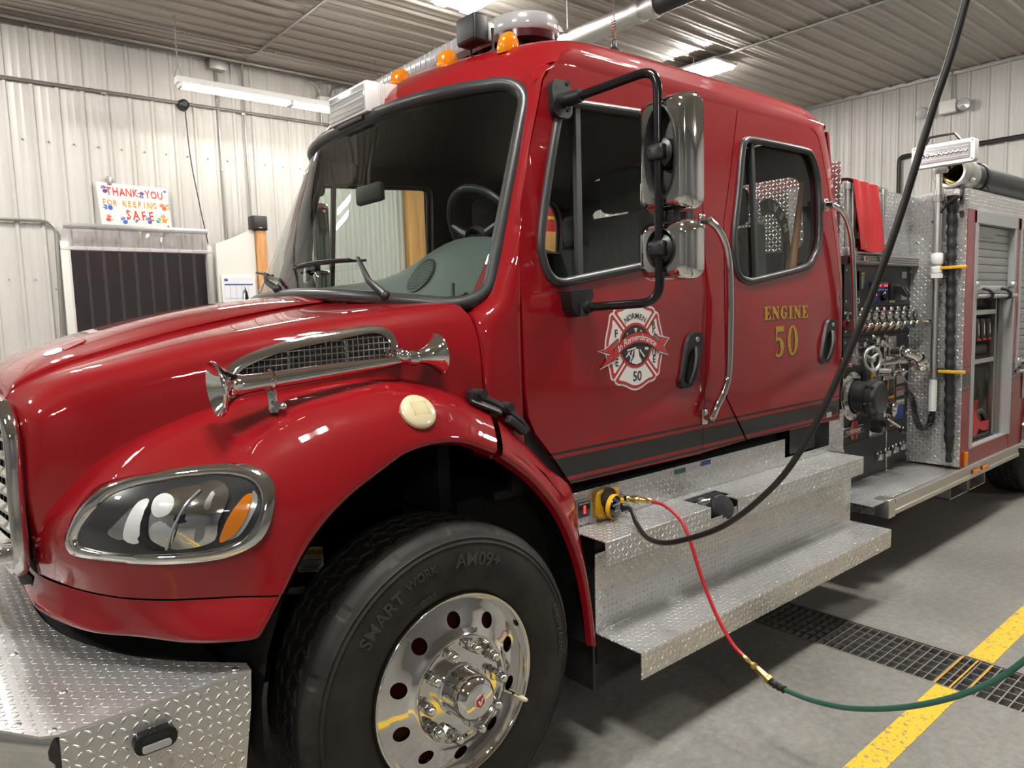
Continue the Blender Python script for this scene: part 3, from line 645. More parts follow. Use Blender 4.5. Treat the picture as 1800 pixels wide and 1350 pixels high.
# caution sticker and frame behind the front tyre
def cap(u, v, d=0): return (.985 + u * .8 , 2.25 - u * .6 - d, .915 + v)
b = MB(); b.prism(rrect(.085, .085, .004, 2), cap, -.004, 0); ca = b.build('caution_label', M['decalwhite'], FE)
b = MB(); b.prism([(-.041, .012), (.041, .012), (.041, .041), (-.041, .041)], cap, 0, .001); b.build('label_heading', M['yellow'], ca)
b = MB(); put_text(b, 'CAUTION', .0165, lambda u, v, d: cap(u + .006, v + .026, .0016), bold=.02); b.build('label_lettering', M['decalblack'], ca)
b = MB()
for k in range(5): b.prism([(-.036, -.002 - k * .008), (.034 - .01 * (k % 2), -.002 - k * .008), (.034 - .01 * (k % 2), .001 - k * .008), (-.036, .001 - k * .008)], cap, 0, .0012)
b.build('label_print', M['decalgrey'], ca)
b = MB(); b.prism([(-.03, -.012), (.02, -.014), (.034, .002), (.026, .014), (-.02, .008)], lambda u, v, d: (.925 + u * .8, 2.24 - u * .6 - d, .83 + v), 0, .003); b.build('paper_tag', M['decalwhite'], FE)
# --- valance under the bonnet
VL = [
 [(.232, 3.07, .99), (.240, 2.75, .99), (.256, 2.53, .98), (.314, 2.32, .98), (.392, 2.15, .98), (.492, 2.03, .98), (.633, 1.93, .977), (.720, 1.864, .975), (.74, 1.90, .975)],
 [(.222, 3.07, .93), (.230, 2.75, .93), (.250, 2.52, .93), (.312, 2.29, .93), (.400, 2.13, .925), (.500, 1.99, .925), (.618, 1.90, .925), (.688, 1.862, .925), (.71, 1.90, .925)],
 [(.225, 3.07, .88), (.232, 2.75, .885), (.244, 2.50, .885), (.316, 2.25, .882), (.420, 2.10, .880), (.510, 1.965, .880), (.595, 1.895, .880), (.655, 1.862, .880), (.68, 1.90, .880)],
 [(.26, 3.07, .87), (.27, 2.75, .875), (.28, 2.52, .875), (.345, 2.28, .872), (.44, 2.13, .87), (.53, 2.0, .87), (.60, 1.93, .87), (.655, 1.90, .87), (.68, 1.92, .87)]]
b = MB(); b.grid(surf(VL, 4, 5)); val = both(b).build('front_valance', M['red'], FE, ang=50)
# --- cab side: A-pillar and cowl strip
AP = [
 [(1.727, 2.02, 1.20), (1.727, 2.0, 1.20), (1.66, 2.0, 1.20), (1.60, 2.0, 1.20), (1.570, 2.015, 1.20), (1.570, 2.10, 1.20)],
 [(1.728, 2.02, 1.44), (1.728, 2.0, 1.44), (1.66, 2.0, 1.44), (1.60, 2.002, 1.44), (1.570, 2.018, 1.44), (1.570, 2.10, 1.44)],
 [(1.727, 2.02, 1.60), (1.727, 2.0, 1.60), (1.665, 2.0, 1.60), (1.605, 2.006, 1.60), (1.570, 2.030, 1.60), (1.570, 2.10, 1.60)],
 [(1.728, 2.02, 1.70), (1.728, 2.0, 1.70), (1.67, 2.0, 1.70), (1.615, 2.018, 1.70), (1.572, 2.06, 1.70), (1.575, 2.14, 1.70)],
 [(1.731, 2.02, 1.78), (1.731, 2.0, 1.78), (1.69, 2.006, 1.78), (1.655, 2.035, 1.775), (1.630, 2.10, 1.765), (1.62, 2.17, 1.76)],
 [(1.735, 2.02, 1.86), (1.735, 2.004, 1.86), (1.712, 2.012, 1.86), (1.692, 2.035, 1.86), (1.672, 2.085, 1.855), (1.668, 2.16, 1.85)],
 [(1.742, 2.03, 1.97), (1.742, 2.010, 1.97), (1.735, 2.018, 1.97), (1.728, 2.045, 1.97), (1.716, 2.085, 1.965), (1.72, 2.15, 1.965)],
 [(1.805, 2.04, 2.27), (1.804, 2.025, 2.27), (1.808, 2.035, 2.265), (1.812, 2.06, 2.26), (1.812, 2.09, 2.25), (1.82, 2.15, 2.25)],
 [(1.880, 2.05, 2.505), (1.879, 2.036, 2.505), (1.885, 2.048, 2.50), (1.888, 2.08, 2.495), (1.886, 2.12, 2.485), (1.90, 2.17, 2.48)],
 [(1.905, 2.055, 2.575), (1.903, 2.041, 2.577), (1.908, 2.06, 2.575), (1.910, 2.10, 2.57), (1.907, 2.155, 2.56), (1.91, 2.21, 2.56)],
 [(1.948, 2.06, 2.628), (1.945, 2.046, 2.636), (1.945, 2.065, 2.64), (1.935, 2.12, 2.638), (1.918, 2.20, 2.61), (1.92, 2.26, 2.60)]]
ap = MB(); ap.grid(surf(AP, 5, 4), True)
# --- roof
RF = [
 [(1.99, 2.047, 2.657), (1.965, 2.085, 2.652), (1.922, 2.19, 2.612), (1.862, 2.29, 2.612), (1.765, 2.52, 2.612), (1.715, 2.80, 2.613), (1.708, 3.07, 2.613)],
 [(2.03, 2.05, 2.70), (2.0, 2.082, 2.70), (1.957, 2.18, 2.687), (1.905, 2.30, 2.692), (1.81, 2.52, 2.698), (1.765, 2.80, 2.704), (1.755, 3.07, 2.707)],
 [(2.09, 2.052, 2.712), (2.08, 2.068, 2.734), (2.045, 2.145, 2.764), (1.995, 2.28, 2.778), (1.92, 2.52, 2.785), (1.88, 2.80, 2.795), (1.865, 3.07, 2.80)],
 [(2.21, 2.052, 2.714), (2.205, 2.066, 2.739), (2.185, 2.105, 2.779), (2.14, 2.235, 2.815), (2.08, 2.52, 2.832), (2.05, 2.80, 2.845), (2.04, 3.07, 2.85)],
 [(2.40, 2.052, 2.715), (2.40, 2.066, 2.742), (2.40, 2.098, 2.786), (2.40, 2.21, 2.830), (2.40, 2.52, 2.862), (2.40, 2.80, 2.876), (2.40, 3.07, 2.88)],
 [(3.0, 2.052, 2.718), (3.0, 2.066, 2.746), (3.0, 2.098, 2.794), (3.0, 2.21, 2.840), (3.0, 2.52, 2.872), (3.0, 2.80, 2.886), (3.0, 3.07, 2.89)],
 [(3.75, 2.052, 2.718), (3.75, 2.066, 2.746), (3.75, 2.098, 2.792), (3.75, 2.21, 2.838), (3.75, 2.52, 2.872), (3.75, 2.80, 2.886), (3.75, 3.07, 2.89)],
 [(4.00, 2.052, 2.715), (4.00, 2.078, 2.735), (4.00, 2.115, 2.785), (4.00, 2.22, 2.815), (4.00, 2.52, 2.84), (4.00, 2.80, 2.85), (4.00, 3.07, 2.855)],
 [(4.065, 2.052, 2.708), (4.07, 2.078, 2.720), (4.075, 2.115, 2.748), (4.08, 2.22, 2.765), (4.08, 2.52, 2.785), (4.08, 2.80, 2.79), (4.08, 3.07, 2.795)],
 [(4.075, 2.054, 2.690), (4.085, 2.08, 2.690), (4.09, 2.12, 2.690), (4.10, 2.22, 2.690), (4.11, 2.52, 2.69), (4.12, 2.80, 2.69), (4.12, 3.07, 2.69)]]
rf = MB(); rf.grid(surf(RF, 5, 5))
# band above the doors, below the roof moulding
FD = [(1.945, 2.615), (1.91, 2.574), (1.888, 2.508), (1.814, 2.293), (1.755, 2.104), (1.739, 1.934), (1.734, 1.742), (1.737, 1.438), (1.747, 1.332), (1.781, 1.265), (1.857, 1.178), (1.962, 1.043), (2.823, 1.034), (2.846, 1.292), (2.868, 1.793), (2.866, 2.19), (2.869, 2.641), (2.483, 2.652), (2.04, 2.652), (1.985, 2.645)]
RD = [(3.192, 2.660), (3.111, 2.361), (3.035, 2.114), (3.020, 1.873), (3.027, 1.274), (3.205, 1.049), (4.144, 1.035), (4.168, 1.30), (4.182, 1.492), (4.170, 1.821), (4.141, 2.015), (4.065, 2.362), (4.01, 2.54), (3.975, 2.620), (3.94, 2.650), (3.896, 2.662), (3.517, 2.664)]
roofband = MB(); roofband.grid([[(x, 2.068, 2.58), (x, 2.049, min(2.64, zt - .012)), (x, 2.049, zt - .006), (x, 2.0515, zt)] for x, zt in ((1.93, 2.622), (1.95, 2.634), (1.97, 2.646), (1.99, 2.659), (2.008, 2.68), (2.03, 2.70), (2.058, 2.708), (2.09, 2.712), (2.2, 2.714), (2.5, 2.716), (2.9, 2.718), (3.7, 2.718), (3.95, 2.716), (4.05, 2.71))], True)
BP = [(2.829, 1.036), (2.852, 1.292), (2.874, 1.793), (2.872, 2.19), (2.875, 2.66), (3.186, 2.666), (3.105, 2.361), (3.029, 2.114), (3.014, 1.873), (3.021, 1.274), (3.195, 1.046)]
bp = MB(); bp.sheet(BP, [], fside, .09, .02)
RE = [(4.150, 1.035), (4.174, 1.30), (4.188, 1.492), (4.176, 1.821), (4.147, 2.017), (4.071, 2.364), (4.016, 2.542), (3.981, 2.624), (3.945, 2.656), (3.90, 2.668)]
RO = [(4.205, 1.03), (4.213, 1.30), (4.22, 1.492), (4.222, 1.80), (4.212, 2.012), (4.15, 2.395), (4.11, 2.55), (4.085, 2.63), (4.065, 2.675), (4.03, 2.70)]
rec = MB(); rec.grid([[(a[0], yside(a[1]) + .02, a[1]), (a[0], yside(a[1]), a[1]), (o[0] - .02, yside(o[1]) + .001, o[1]), (o[0] - .004, yside(o[1]) + .012, o[1]), (o[0], yside(o[1]) + .04, o[1])] for a, o in zip(RE, RO)])
fil = MB(); fil.grid(surf([[(p[0] + .004, p[1] + .008, p[2] - .006) for p in r] for r in [[(1.90, 2.085, 2.585), (1.945, 2.066, 2.628), (2.02, 2.060, 2.655), (2.10, 2.06, 2.67)], [(1.925, 2.125, 2.640), (1.965, 2.085, 2.672), (2.03, 2.068, 2.700), (2.11, 2.062, 2.715)]]], 3, 4))
near = MB(); near.join(fil).join(ap).join(bp).join(rec).join(roofband).join(rf)
shell = both(near)
# back wall of the cab with its window
def fback(u, v, d): return (4.215 - .09 * max(0, (v - 2.0)) / .7 - d, u, v)
shell.sheet([(2.03, 1.03), (4.11, 1.03), (4.11, 2.0), (4.08, 2.68), (2.06, 2.68), (2.03, 2.0)], [rrect(1.74, .46, .08, 5, YC, 2.25)], fback, .2, .02)
cab = shell.build('cab_body', M['red_stripe'], FE, ang=62)
# inner black lining of the sides (shows in the door gaps), with window openings
FW = [(2.035, 2.507), (2.462, 2.532), (2.70, 2.546), (2.745, 2.535), (2.762, 2.505), (2.766, 2.40), (2.764, 2.06), (2.752, 1.985), (2.705, 1.945), (2.413, 1.895), (2.0, 1.833), (1.945, 1.826), (1.905, 1.833), (1.873, 1.857), (1.852, 1.905), (1.846, 1.992), (1.909, 2.241), (1.969, 2.437), (1.992, 2.488)]
RW = [(3.245, 2.517), (3.348, 2.532), (3.794, 2.538), (3.88, 2.522), (3.93, 2.462), (3.957, 2.384), (3.958, 2.25), (3.950, 2.112), (3.925, 2.03), (3.87, 1.966), (3.767, 1.912), (3.296, 1.842), (3.219, 1.836), (3.146, 1.855), (3.111, 1.915), (3.106, 2.037), (3.163, 2.258), (3.212, 2.467)]
FW = [(p.x, p.y) for p in spline([(*p, 0) for p in FW], 4, True)]; RW = [(p.x, p.y) for p in spline([(*p, 0) for p in RW], 4, True)]
lin = MB(); lin.grid(surf([[(p[0] + .014, p[1] + .022, p[2]) for p in r[1:]] for r in AP[4:]], 4, 3)); lin.sheet([(1.68, 1.06), (4.20, 1.06), (4.20, 2.02), (4.06, 2.66), (2.02, 2.66), (1.93, 2.53), (1.775, 1.98), (1.70, 1.70)], [FW, RW], lambda u, v, d: (u, yside(v) + .022 + d, v), .15, .03)
b = both(lin)
b.box((1.62, 2.05, 1.03), (4.2, 4.09, 1.06))                      # floor
b.grid([[(x, y, 2.62 + .14 * (1 - ((y - YC) / 1.05) ** 2)) for y in (2.05, 2.4, 2.75, 3.07, 3.4, 3.75, 4.09)] for x in (1.95, 2.6, 3.4, 4.1)])   # headlining
b.sheet([(2.06, 1.05), (4.08, 1.05), (4.06, 2.66), (2.08, 2.66)], [rrect(1.70, .43, .08, 5, YC, 2.25)], lambda u, v, d: fback(u, v, .03 + d), .25, .01)
b.build('cab_lining', M['interior'], FE)
b = MB(); b.box((1.5, 2.12, .62), (4.3, 4.02, 1.035)); b.box((.5, 2.62, .55), (10.2, 3.52, .85)); b.box((.72, 2.5, .42), (1.9, 3.64, .95)); b.build('chassis', M['dark'], FE)
# firewall closing the engine bay behind the bonnet
b = MB(); b.box((1.45, 2.16, 1.0), (1.50, 3.98, 1.62)); b.build('firewall', M['dark'], FE)
# --- doors
def seal_tube(loop, r, off=0.0, n=12): 
    b = MB(); b.tube([fside(u, v, off) for u, v in loop], r, n, True); return b
def doory(name, u, v):
    # soft scoop under the handle and slight barrel of the lower panel
    hx, hz = (2.745, 1.48) if name == 'front_door' else (4.03, 1.50)
    q = ((u - hx) / .17) ** 2 + ((v - hz) / .22) ** 2
    y = yside(v) + .016 * math.exp(-q * 1.1) - .008 * math.exp(-((v - 1.45) / .35) ** 2)
    return y + .012 * math.exp(-((v - (1.36 - .20 * (hx - u))) / .035) ** 2) * max(0, min(1, (u - hx + .75) / .5)) * (1 if u < hx + .05 else math.exp(-((u - hx - .05) / .04) ** 2))
def door(name, outline, win, mirror):
    bulge = lambda u, v, d: (u, yside(v) + d if d else doory(name, u, v), v)
    b = MB(); b.sheet(outline, [win], bulge, .04, .03)
    d = (b.mirror(YC) if mirror else b).build(name, M['red_stripe'], FE, ang=45)
    b = seal_tube(win, .018, -.002, 12); b = b.mirror(YC) if mirror else b; b.build('window_seal', M['grey_rubber'], d, ang=75)
    b = MB(); b.sheet(win, [], lambda u, v, d: (u, yside(v) + .014, v), 0); b = b.mirror(YC) if mirror else b; b.build('window_pane', M['glass'], d)
    xs = (2.079, 2.479, 2.044, 1.84) if name == 'front_door' else (3.304, 2.491, 3.297, 1.854)
    b = MB(); b.bar(fside(xs[0], xs[1] + .04, .006), fside(xs[2], xs[3], .006), .026, .022, (0, 1, 0)); b = b.mirror(YC) if mirror else b; b.build('window_divider', M['grey_rubber'], d)
    return d
fd = door('front_door', FD, FW, False); rd = door('rear_door', RD, RW, False)
pf_ = door('front_door', FD, FW, True); pr_ = door('rear_door', RD, RW, True)
# --- windscreen
def wpt(t, s):
    """t across (0 near .. 1 far), s up the glass"""
    zb = 1.735 + .085 * (1 - (2 * t - 1) ** 2); zt = 2.600 + .004 * (1 - (2 * t - 1) ** 2); z = zb + (zt - zb) * s
    hb, ht = .985, .92; h = hb + (ht - hb) * s; y = YC + (2 * t - 1) * h
    x = 1.672 + .345 * (z - 1.82) - (.36 - .11 * s) * (1 - abs((y - YC) / h) ** 3)
    return V((x, y, z))
def wl(a, b_):  # outline in (t,s) with rounded corners
    o = []
    for (ct, cs_, a0) in ((1 - a, 1 - b_, 0), (a, 1 - b_, 90), (a, b_, 180), (1 - a, b_, 270)):
        for k in range(7):
            q = math.radians(a0 + 15 * k); o.append((ct + a * math.cos(q), cs_ + b_ * math.sin(q)))
    e = []
    for i in range(len(o)):
        p, q = o[i], o[(i + 1) % len(o)]; n = max(1, int(max(abs(p[0] - q[0]), abs(p[1] - q[1])) / .06)); e += [(p[0] + (q[0] - p[0]) * k / n, p[1] + (q[1] - p[1]) * k / n) for k in range(n)]
    return e
WL = wl(.055, .115)
b = MB(); b.sheet(WL, [], lambda u, v, d: wpt(u, v), .05); ws = b.build('windscreen', M['glass'], FE, ang=60)
b = MB(); b.tube([wpt(u, v) + V((-.006, 0, 0)) for u, v in WL], .028, 10, True); b.build('windscreen_seal', M['grey_rubber'], ws)
# ------------------------------------------------------------------ bonnet fittings and front end
def snap(pts, off=0.0):
    o = []
    for p in pts:
        q, n, i, t = HB.find_nearest(V(p)); c = V((1.3, YC, 1.0)) - q
        if n.dot(c) > 0: n = -n
        o.append((q + n * off, n))
    return o
def loopsm(pts, n=3): return spline(pts, n, True)
def patch(mb, loop, off, step=.03, dome=0.0):
    """fill a closed loop lying on the bonnet with a sheet that follows the surface"""
    L = [V(p) for p in loop]; c = sum(L, V()) / len(L); nrm = V()
    for i in range(len(L)): nrm += (L[i] - c).cross(L[(i + 1) % len(L)] - c)
    nrm.normalize()
    if nrm.y > 0: nrm = -nrm
    ex = V((0, 0, 1)).cross(nrm).normalized(); ey = nrm.cross(ex)
    au = max(abs((p - c).dot(ex)) for p in L); av = max(abs((p - c).dot(ey)) for p in L)
    def fn(u, v, d):
        p = c + ex * u + ey * v; k = dome * max(0, 1 - (u / au) ** 2 - (v / av) ** 2); q, n, i, t = HB.ray_cast(p + nrm * .25, -nrm)
        if q is None or (q - p).length > .16: q, n, i, t = HB.find_nearest(p)
        if n.dot(nrm) < 0: n = -n
        return q + n * (off - d + k)
    return mb.sheet([((p - c).dot(ex), (p - c).dot(ey)) for p in L], [], fn, step)
# headlight
HO = [(.309, 2.32, 1.117), (.323, 2.304, 1.166), (.351, 2.291, 1.221), (.394, 2.274, 1.265), (.441, 2.217, 1.288), (.498, 2.15, 1.302), (.563, 2.095, 1.315), (.64, 2.034, 1.321), (.697, 1.989, 1.32), (.73, 1.954, 1.304), (.749, 1.926, 1.275), (.744, 1.908, 1.237), (.726, 1.896, 1.18), (.698, 1.899, 1.132), (.657, 1.917, 1.106), (.609, 1.944, 1.091), (.536, 1.991, 1.085), (.459, 2.055, 1.085), (.388, 2.148, 1.088), (.337, 2.244, 1.087), (.318, 2.291, 1.09)]
HI = [(.329, 2.273, 1.132), (.342, 2.257, 1.172), (.368, 2.23, 1.213), (.402, 2.209, 1.249), (.451, 2.165, 1.273), (.51, 2.108, 1.287), (.57, 2.058, 1.296), (.631, 2.012, 1.299), (.686, 1.964, 1.288), (.708, 1.932, 1.261), (.706, 1.913, 1.217), (.679, 1.912, 1.165), (.642, 1.927, 1.131), (.579, 1.964, 1.114), (.499, 2.02, 1.11), (.424, 2.097, 1.11), (.362, 2.196, 1.111), (.333, 2.26, 1.117)]
def resample(L, n, start):
    L = loopsm(L, 6); i0 = min(range(len(L)), key=lambda i: (L[i] - V(start)).length); L = L[i0:] + L[:i0]; L.append(L[0])
    d = [0]
    for a, b_ in zip(L, L[1:]): d.append(d[-1] + (b_ - a).length)
    o = []; j = 0
    for k in range(n):
        s = d[-1] * k / n
        while d[j + 1] < s: j += 1
        t = (s - d[j]) / max(1e-9, d[j + 1] - d[j]); o.append(L[j].lerp(L[j + 1], t))
    return o
ho = resample(HO, 72, HO[0]); hi = resample(HI, 72, HI[0])
so = snap(ho); si = snap(hi)
rows = [[q - n * .004 for q, n in so], [q + n * .010 for q, n in so], [(q * .8 + so[k][0] * .2) + n * .016 for k, (q, n) in enumerate(si)], [q + n * .008 for q, n in si], [q - n * .022 for q, n in si]]
rows = [[rows[0][k], rows[1][k], rows[1][k].lerp(rows[2][k], .5) + so[k][1] * .003, rows[2][k], rows[3][k], rows[4][k]] for k in range(72)]
def headlight(mir):
    F = (lambda m: m.mirror(YC)) if mir else (lambda m: m)
    b = MB(); b.grid(rows + rows[:1]); h = F(b).build('headlight', M['chrome'], FE, ang=60)
    b = MB(); patch(b, hi, .012, .02, .022); F(b).build('clear_lens', M['lens'], h)
    b = MB(); patch(b, [p for p in hi], .004, .015); F(b).build('dark_housing', mat('headlight_housing', (.022, .022, .023), .3) if not mir else bpy.data.materials['headlight_housing'], h)
    def region(loop3, m, nm, off, step=.02, dome=.0):
        b = MB(); patch(b, loopsm([V(p) for p in loop3], 3), off + .004, step, dome); F(b).build(nm, m, h)
    def hp(s, z):  # s: 0 at the inner end .. 1 at the outer end of the lamp, z height
        s_ = max(0, min(1, s)); k = s_ * 7; P = [V((.333, 2.262, 1)), V((.395, 2.16, 1)), V((.455, 2.085, 1)), V((.52, 2.02, 1)), V((.585, 1.975, 1)), V((.64, 1.945, 1)), V((.685, 1.925, 1)), V((.71, 1.912, 1))]
        i = min(6, int(k)); p = P[i].lerp(P[i + 1], k - i); return V((p.x, p.y, z))
    PXK = (138, 205, 262, 318, 372, 415, 445, 458)
    def hq(px, py):
        k = 0
        while k < 6 and px > PXK[k + 1]: k += 1
        return hp((k + (px - PXK[k]) / (PXK[k + 1] - PXK[k])) / 7, 1.108 + (972 - py) / 134 * .192)
    def reg(L, m, nm, off, dome=.0): region([hq(*p) for p in L], m, nm, off, .012, dome)
    reg([(201, 936), (218, 915), (246, 886), (244, 905), (232, 945)], M['steel'], 'inner_facet', .0022)
    reg([(232, 943), (240, 905), (252, 880), (269, 877), (263, 915), (259, 950)], M['white'], 'inner_reflector', .0030, .004)
    reg([(276, 935), (280, 890), (296, 866), (325, 858), (356, 855), (342, 878), (326, 915), (309, 958), (290, 952)], M['polished'], 'low_beam_reflector', .0026, .010)
    reg([(281, 893), (283, 875), (297, 868), (312, 874), (316, 888), (308, 901), (292, 905)], M['white'], 'low_beam_bulb', .0130, .006)
    reg([(280, 925), (290, 912), (306, 910), (318, 922), (308, 940), (288, 943)], M['clear'], 'low_beam_shade', .0100, .004)
    reg([(318, 905), (326, 902), (352, 900), (345, 912), (322, 915)], M['blackgloss'], 'reflector_slot', .0120)
    reg([(256, 930), (264, 900), (277, 872), (286, 870), (277, 905), (272, 935), (288, 952), (306, 962), (282, 962), (262, 950)], M['blackgloss'], 'reflector_rib', .0046)
    reg([(308, 960), (318, 930), (338, 890), (362, 852), (390, 849), (408, 862), (408, 885), (394, 915), (386, 948), (350, 960)], M['polished'], 'high_beam_reflector', .0034, .011)
    reg([(352, 945), (362, 905), (378, 872), (386, 870), (376, 905), (366, 945)], M['steel'], 'high_beam_facet', .0135)
    b = MB(); b.tube([q + n * .017 for q, n in snap(spline([hq(306, 961), hq(312, 938), hq(322, 915), hq(337, 886), hq(360, 851)], 6))], .0034, 6); F(b).build('reflector_edge', M['clear'], h)
    am = [(.605, 1.949, 1.134), (.621, 1.944, 1.182), (.645, 1.94, 1.217), (.674, 1.939, 1.245), (.693, 1.932, 1.248), (.683, 1.923, 1.22), (.664, 1.922, 1.185), (.637, 1.931, 1.15)]
    region(am, M['amber'], 'amber_reflector', .0055, .004)
    reg([(400, 950), (420, 925), (440, 893), (448, 868), (453, 885), (444, 915), (424, 945)], M['clear'], 'side_marker', .0030)
    return h
headlight(False); headlight(True)
# side air intake
VO = [(.765, 2.314, 1.555), (.805, 2.307, 1.594), (.885, 2.287, 1.626), (1.005, 2.258, 1.657), (1.136, 2.222, 1.676), (1.235, 2.190, 1.685), (1.280, 2.163, 1.665), (1.293, 2.145, 1.624), (1.281, 2.139, 1.578), (1.245, 2.146, 1.552), (1.112, 2.19, 1.540), (.945, 2.245, 1.528), (.825, 2.287, 1.525), (.775, 2.306, 1.535)]
VI = [(.807, 2.297, 1.553), (.849, 2.287, 1.579), (.944, 2.262, 1.612), (1.103, 2.217, 1.640), (1.222, 2.182, 1.658), (1.258, 2.162, 1.645), (1.270, 2.150, 1.62), (1.258, 2.147, 1.585), (1.235, 2.149, 1.565), (1.106, 2.193, 1.553), (.934, 2.249, 1.54), (.83, 2.288, 1.538)]
vo = snap(resample(VO, 64, VO[0])); vi = snap(resample(VI, 64, VI[0]))
def intake(mir):
    F = (lambda m: m.mirror(YC)) if mir else (lambda m: m)
    rw = [[vo[k][0] - vo[k][1] * .003, vo[k][0] + vo[k][1] * .007, vo[k][0].lerp(vi[k][0], .5) + vo[k][1] * .013, vi[k][0] + vi[k][1] * .010, vi[k][0] + vi[k][1] * .001] for k in range(64)]
    b = MB(); b.grid(rw + rw[:1]); h = F(b).build('side_air_intake', M['chrome'], FE, ang=60)
    b = MB(); patch(b, [p for p, n in vi], .0015, .04); F(b).build('dark_opening', M['dark'], h)
    L2 = [(p.x, p.z) for p, n in vi]
    def onv(x, z): 
        q, n, i, t = HB.ray_cast(V((x, 1.7, z)), V((0, 1, 0))); n = -n if n.y > 0 else n; return q + n * .0075
    def span(fn_, a, b_, n):
        o = []; cur = []
        for k in range(n + 1):
            t = a + (b_ - a) * k / n; p = fn_(t)
            if inpoly(p, L2): cur.append(onv(*p))
            elif len(cur) > 1: o.append(cur); cur = []
            else: cur = []
        if len(cur) > 1: o.append(cur)
        return o
    b = MB()
    for r in range(-2, 9):
        z0 = 1.505 + r * .0195
        for pl_ in span(lambda t: (t, z0 + (t - .8) * .055), .80, 1.29, 60): b.tube(pl_, .0026, 5)
    F(b).build('horizontal_slats', M['chrome'], h)
    b = MB(); x = .81
    while x < 1.285:
        for pl_ in span(lambda t: (x + (t - 1.53) * .12, t), 1.52, 1.70, 22): b.tube([p + V((0, .002, 0)) for p in pl_], .0018, 4)
        x += .0165
    F(b).build('vertical_wires', M['steel'], h)
    for x in (.945, 1.115):
        b = MB()
        for pl_ in span(lambda t: (x + (t - 1.53) * .12, t), 1.52, 1.70, 30): b.tube([p + V((0, -.003, 0)) for p in pl_], .0045, 6)
        F(b).build('divider_post', M['chrome'], h)
intake(False); intake(True)
# air horn: a long trumpet along the bonnet side with a short second bell facing back
hd = V((1.318, 2.06, 1.578)) - V((.665, 2.085, 1.528)); HA = V((.665, 2.085, 1.528)); hu = hd.normalized()
b = MB(); b.lathe(HA, hu, [(.0, .052), (.030, .045), (.060, .012), (.078, -.004), (.081, 0), (.080, .004), (.064, .018), (.040, .045), (.030, .075), (.0265, .12), (.024, .3), (.019, .5), (.0135, .6), (.0125, .64)], 40); horn = b.build('air_horn', M['chrome'], FE, ang=50)
b = MB(); q = HA + hu * .625; b.lathe(q, hu, [(.0, -.01), (.022, -.005), (.027, .01), (.027, .03), (.023, .035), (.026, .045), (.030, .06), (.044, .085), (.060, .102), (.070, .108), (.071, .112), (.066, .114), (.05, .1), (.0, .08)], 36); b.build('rear_bell', M['chrome'], horn, ang=50)
b = MB(); b.cyl(HA + hu * .60 + V((0, .01, .012)), HA + hu * .60 + V((0, .095, .010)), .024, n=18); b.ball(HA + hu * .60 + V((0, .0, .012)), .026); b.build('mounting_boss', M['chrome'], horn)
p0 = HA + hu * .155; q0, n0 = onhood((p0.x + .01, p0.y + .01, 2.2), (0, 0, -1))
b = MB(); b.tube([p0 + V((0, .029 * math.cos(a), .029 * math.sin(a))) for a in [2 * PI * k / 16 for k in range(16)]], .006, 6, True); b.bar(p0 + V((0, 0, -.028)), q0, .028, .010, (0, 1, 0), .002); b.cyl(q0, q0 + V((0, 0, .012)), .014, n=14); b.build('front_bracket', M['chrome'], horn)
b = MB(); b.cyl(q0 + V((0, -.03, .02)), q0 + V((0, .015, .02)), .010, n=12); b.ball(q0 + V((.015, -.03, .018)), .013, 12, 8); b.build('bracket_bolt', M['chrome'], horn)
# round cream marker lamp on the fender
def marker_lamp(mir):
    F = (lambda m: m.mirror(YC)) if mir else (lambda m: m)
    c, n = onhood((1.216, 1.912, 2.0), (0, 0, -1)); c = c - n * .002
    b = MB(); b.lathe(c, n, [(.060, 0), (.060, .010), (.054, .017), (.052, .0175)], 36); h = F(b).build('fender_marker_lamp', M['cream'], FE)
    b = MB(); b.lathe(c, n, [(.053, .0172), (.040, .0225), (.02, .025), (0, .0256)], 36); F(b).build('lens', M['cream'], h)
    e1 = n.cross(V((0, 0, 1))).normalized(); e2 = n.cross(e1); b = MB()
    for k in range(-5, 6): b.bar(c + n * .0245 + e1 * (k * .0055) - e2 * .026, c + n * .0245 + e1 * (k * .0055) + e2 * .022, .0018, .002, n)
    F(b).build('lens_ribs', mat('cream_lens_rib', (.62, .53, .30), .3) if not mir else bpy.data.materials['cream_lens_rib'], h)
marker_lamp(False); marker_lamp(True)
# bonnet latch strap
LP = [V((1.505, 2.02, 1.435)), V((1.565, 2.0, 1.412)), V((1.63, 1.985, 1.372)), V((1.69, 1.975, 1.325)), V((1.725, 1.975, 1.285))]
b = MB(); L = spline(LP, 5); b.tube(L, [.012 + .004 * math.sin(PI * k / (len(L) - 1)) for k in range(len(L))], 8); latch = b.build('hood_latch', M['black'], FE)
b = MB(); b.bar((1.485, 2.0, 1.425), (1.60, 1.975, 1.372), .045, .014, (0, -.5, .85), .004); b.box((1.485, 1.985, 1.415), (1.535, 2.03, 1.452), .008); b.build('latch_base', M['black'], latch)
b = MB(); b.cyl((1.53, 1.975, 1.438), (1.53, 2.04, 1.440), .017, n=14); b.cyl((1.635, 1.955, 1.382), (1.635, 2.005, 1.386), .016, n=14); b.build('latch_pins', M['rubber'], latch)
b = MB(); b.bar((1.62, 1.96, 1.345), (1.70, 1.965, 1.285), .03, .03, (0, 0, 1), .006); b.build('rubber_keeper', M['rubber'], latch)
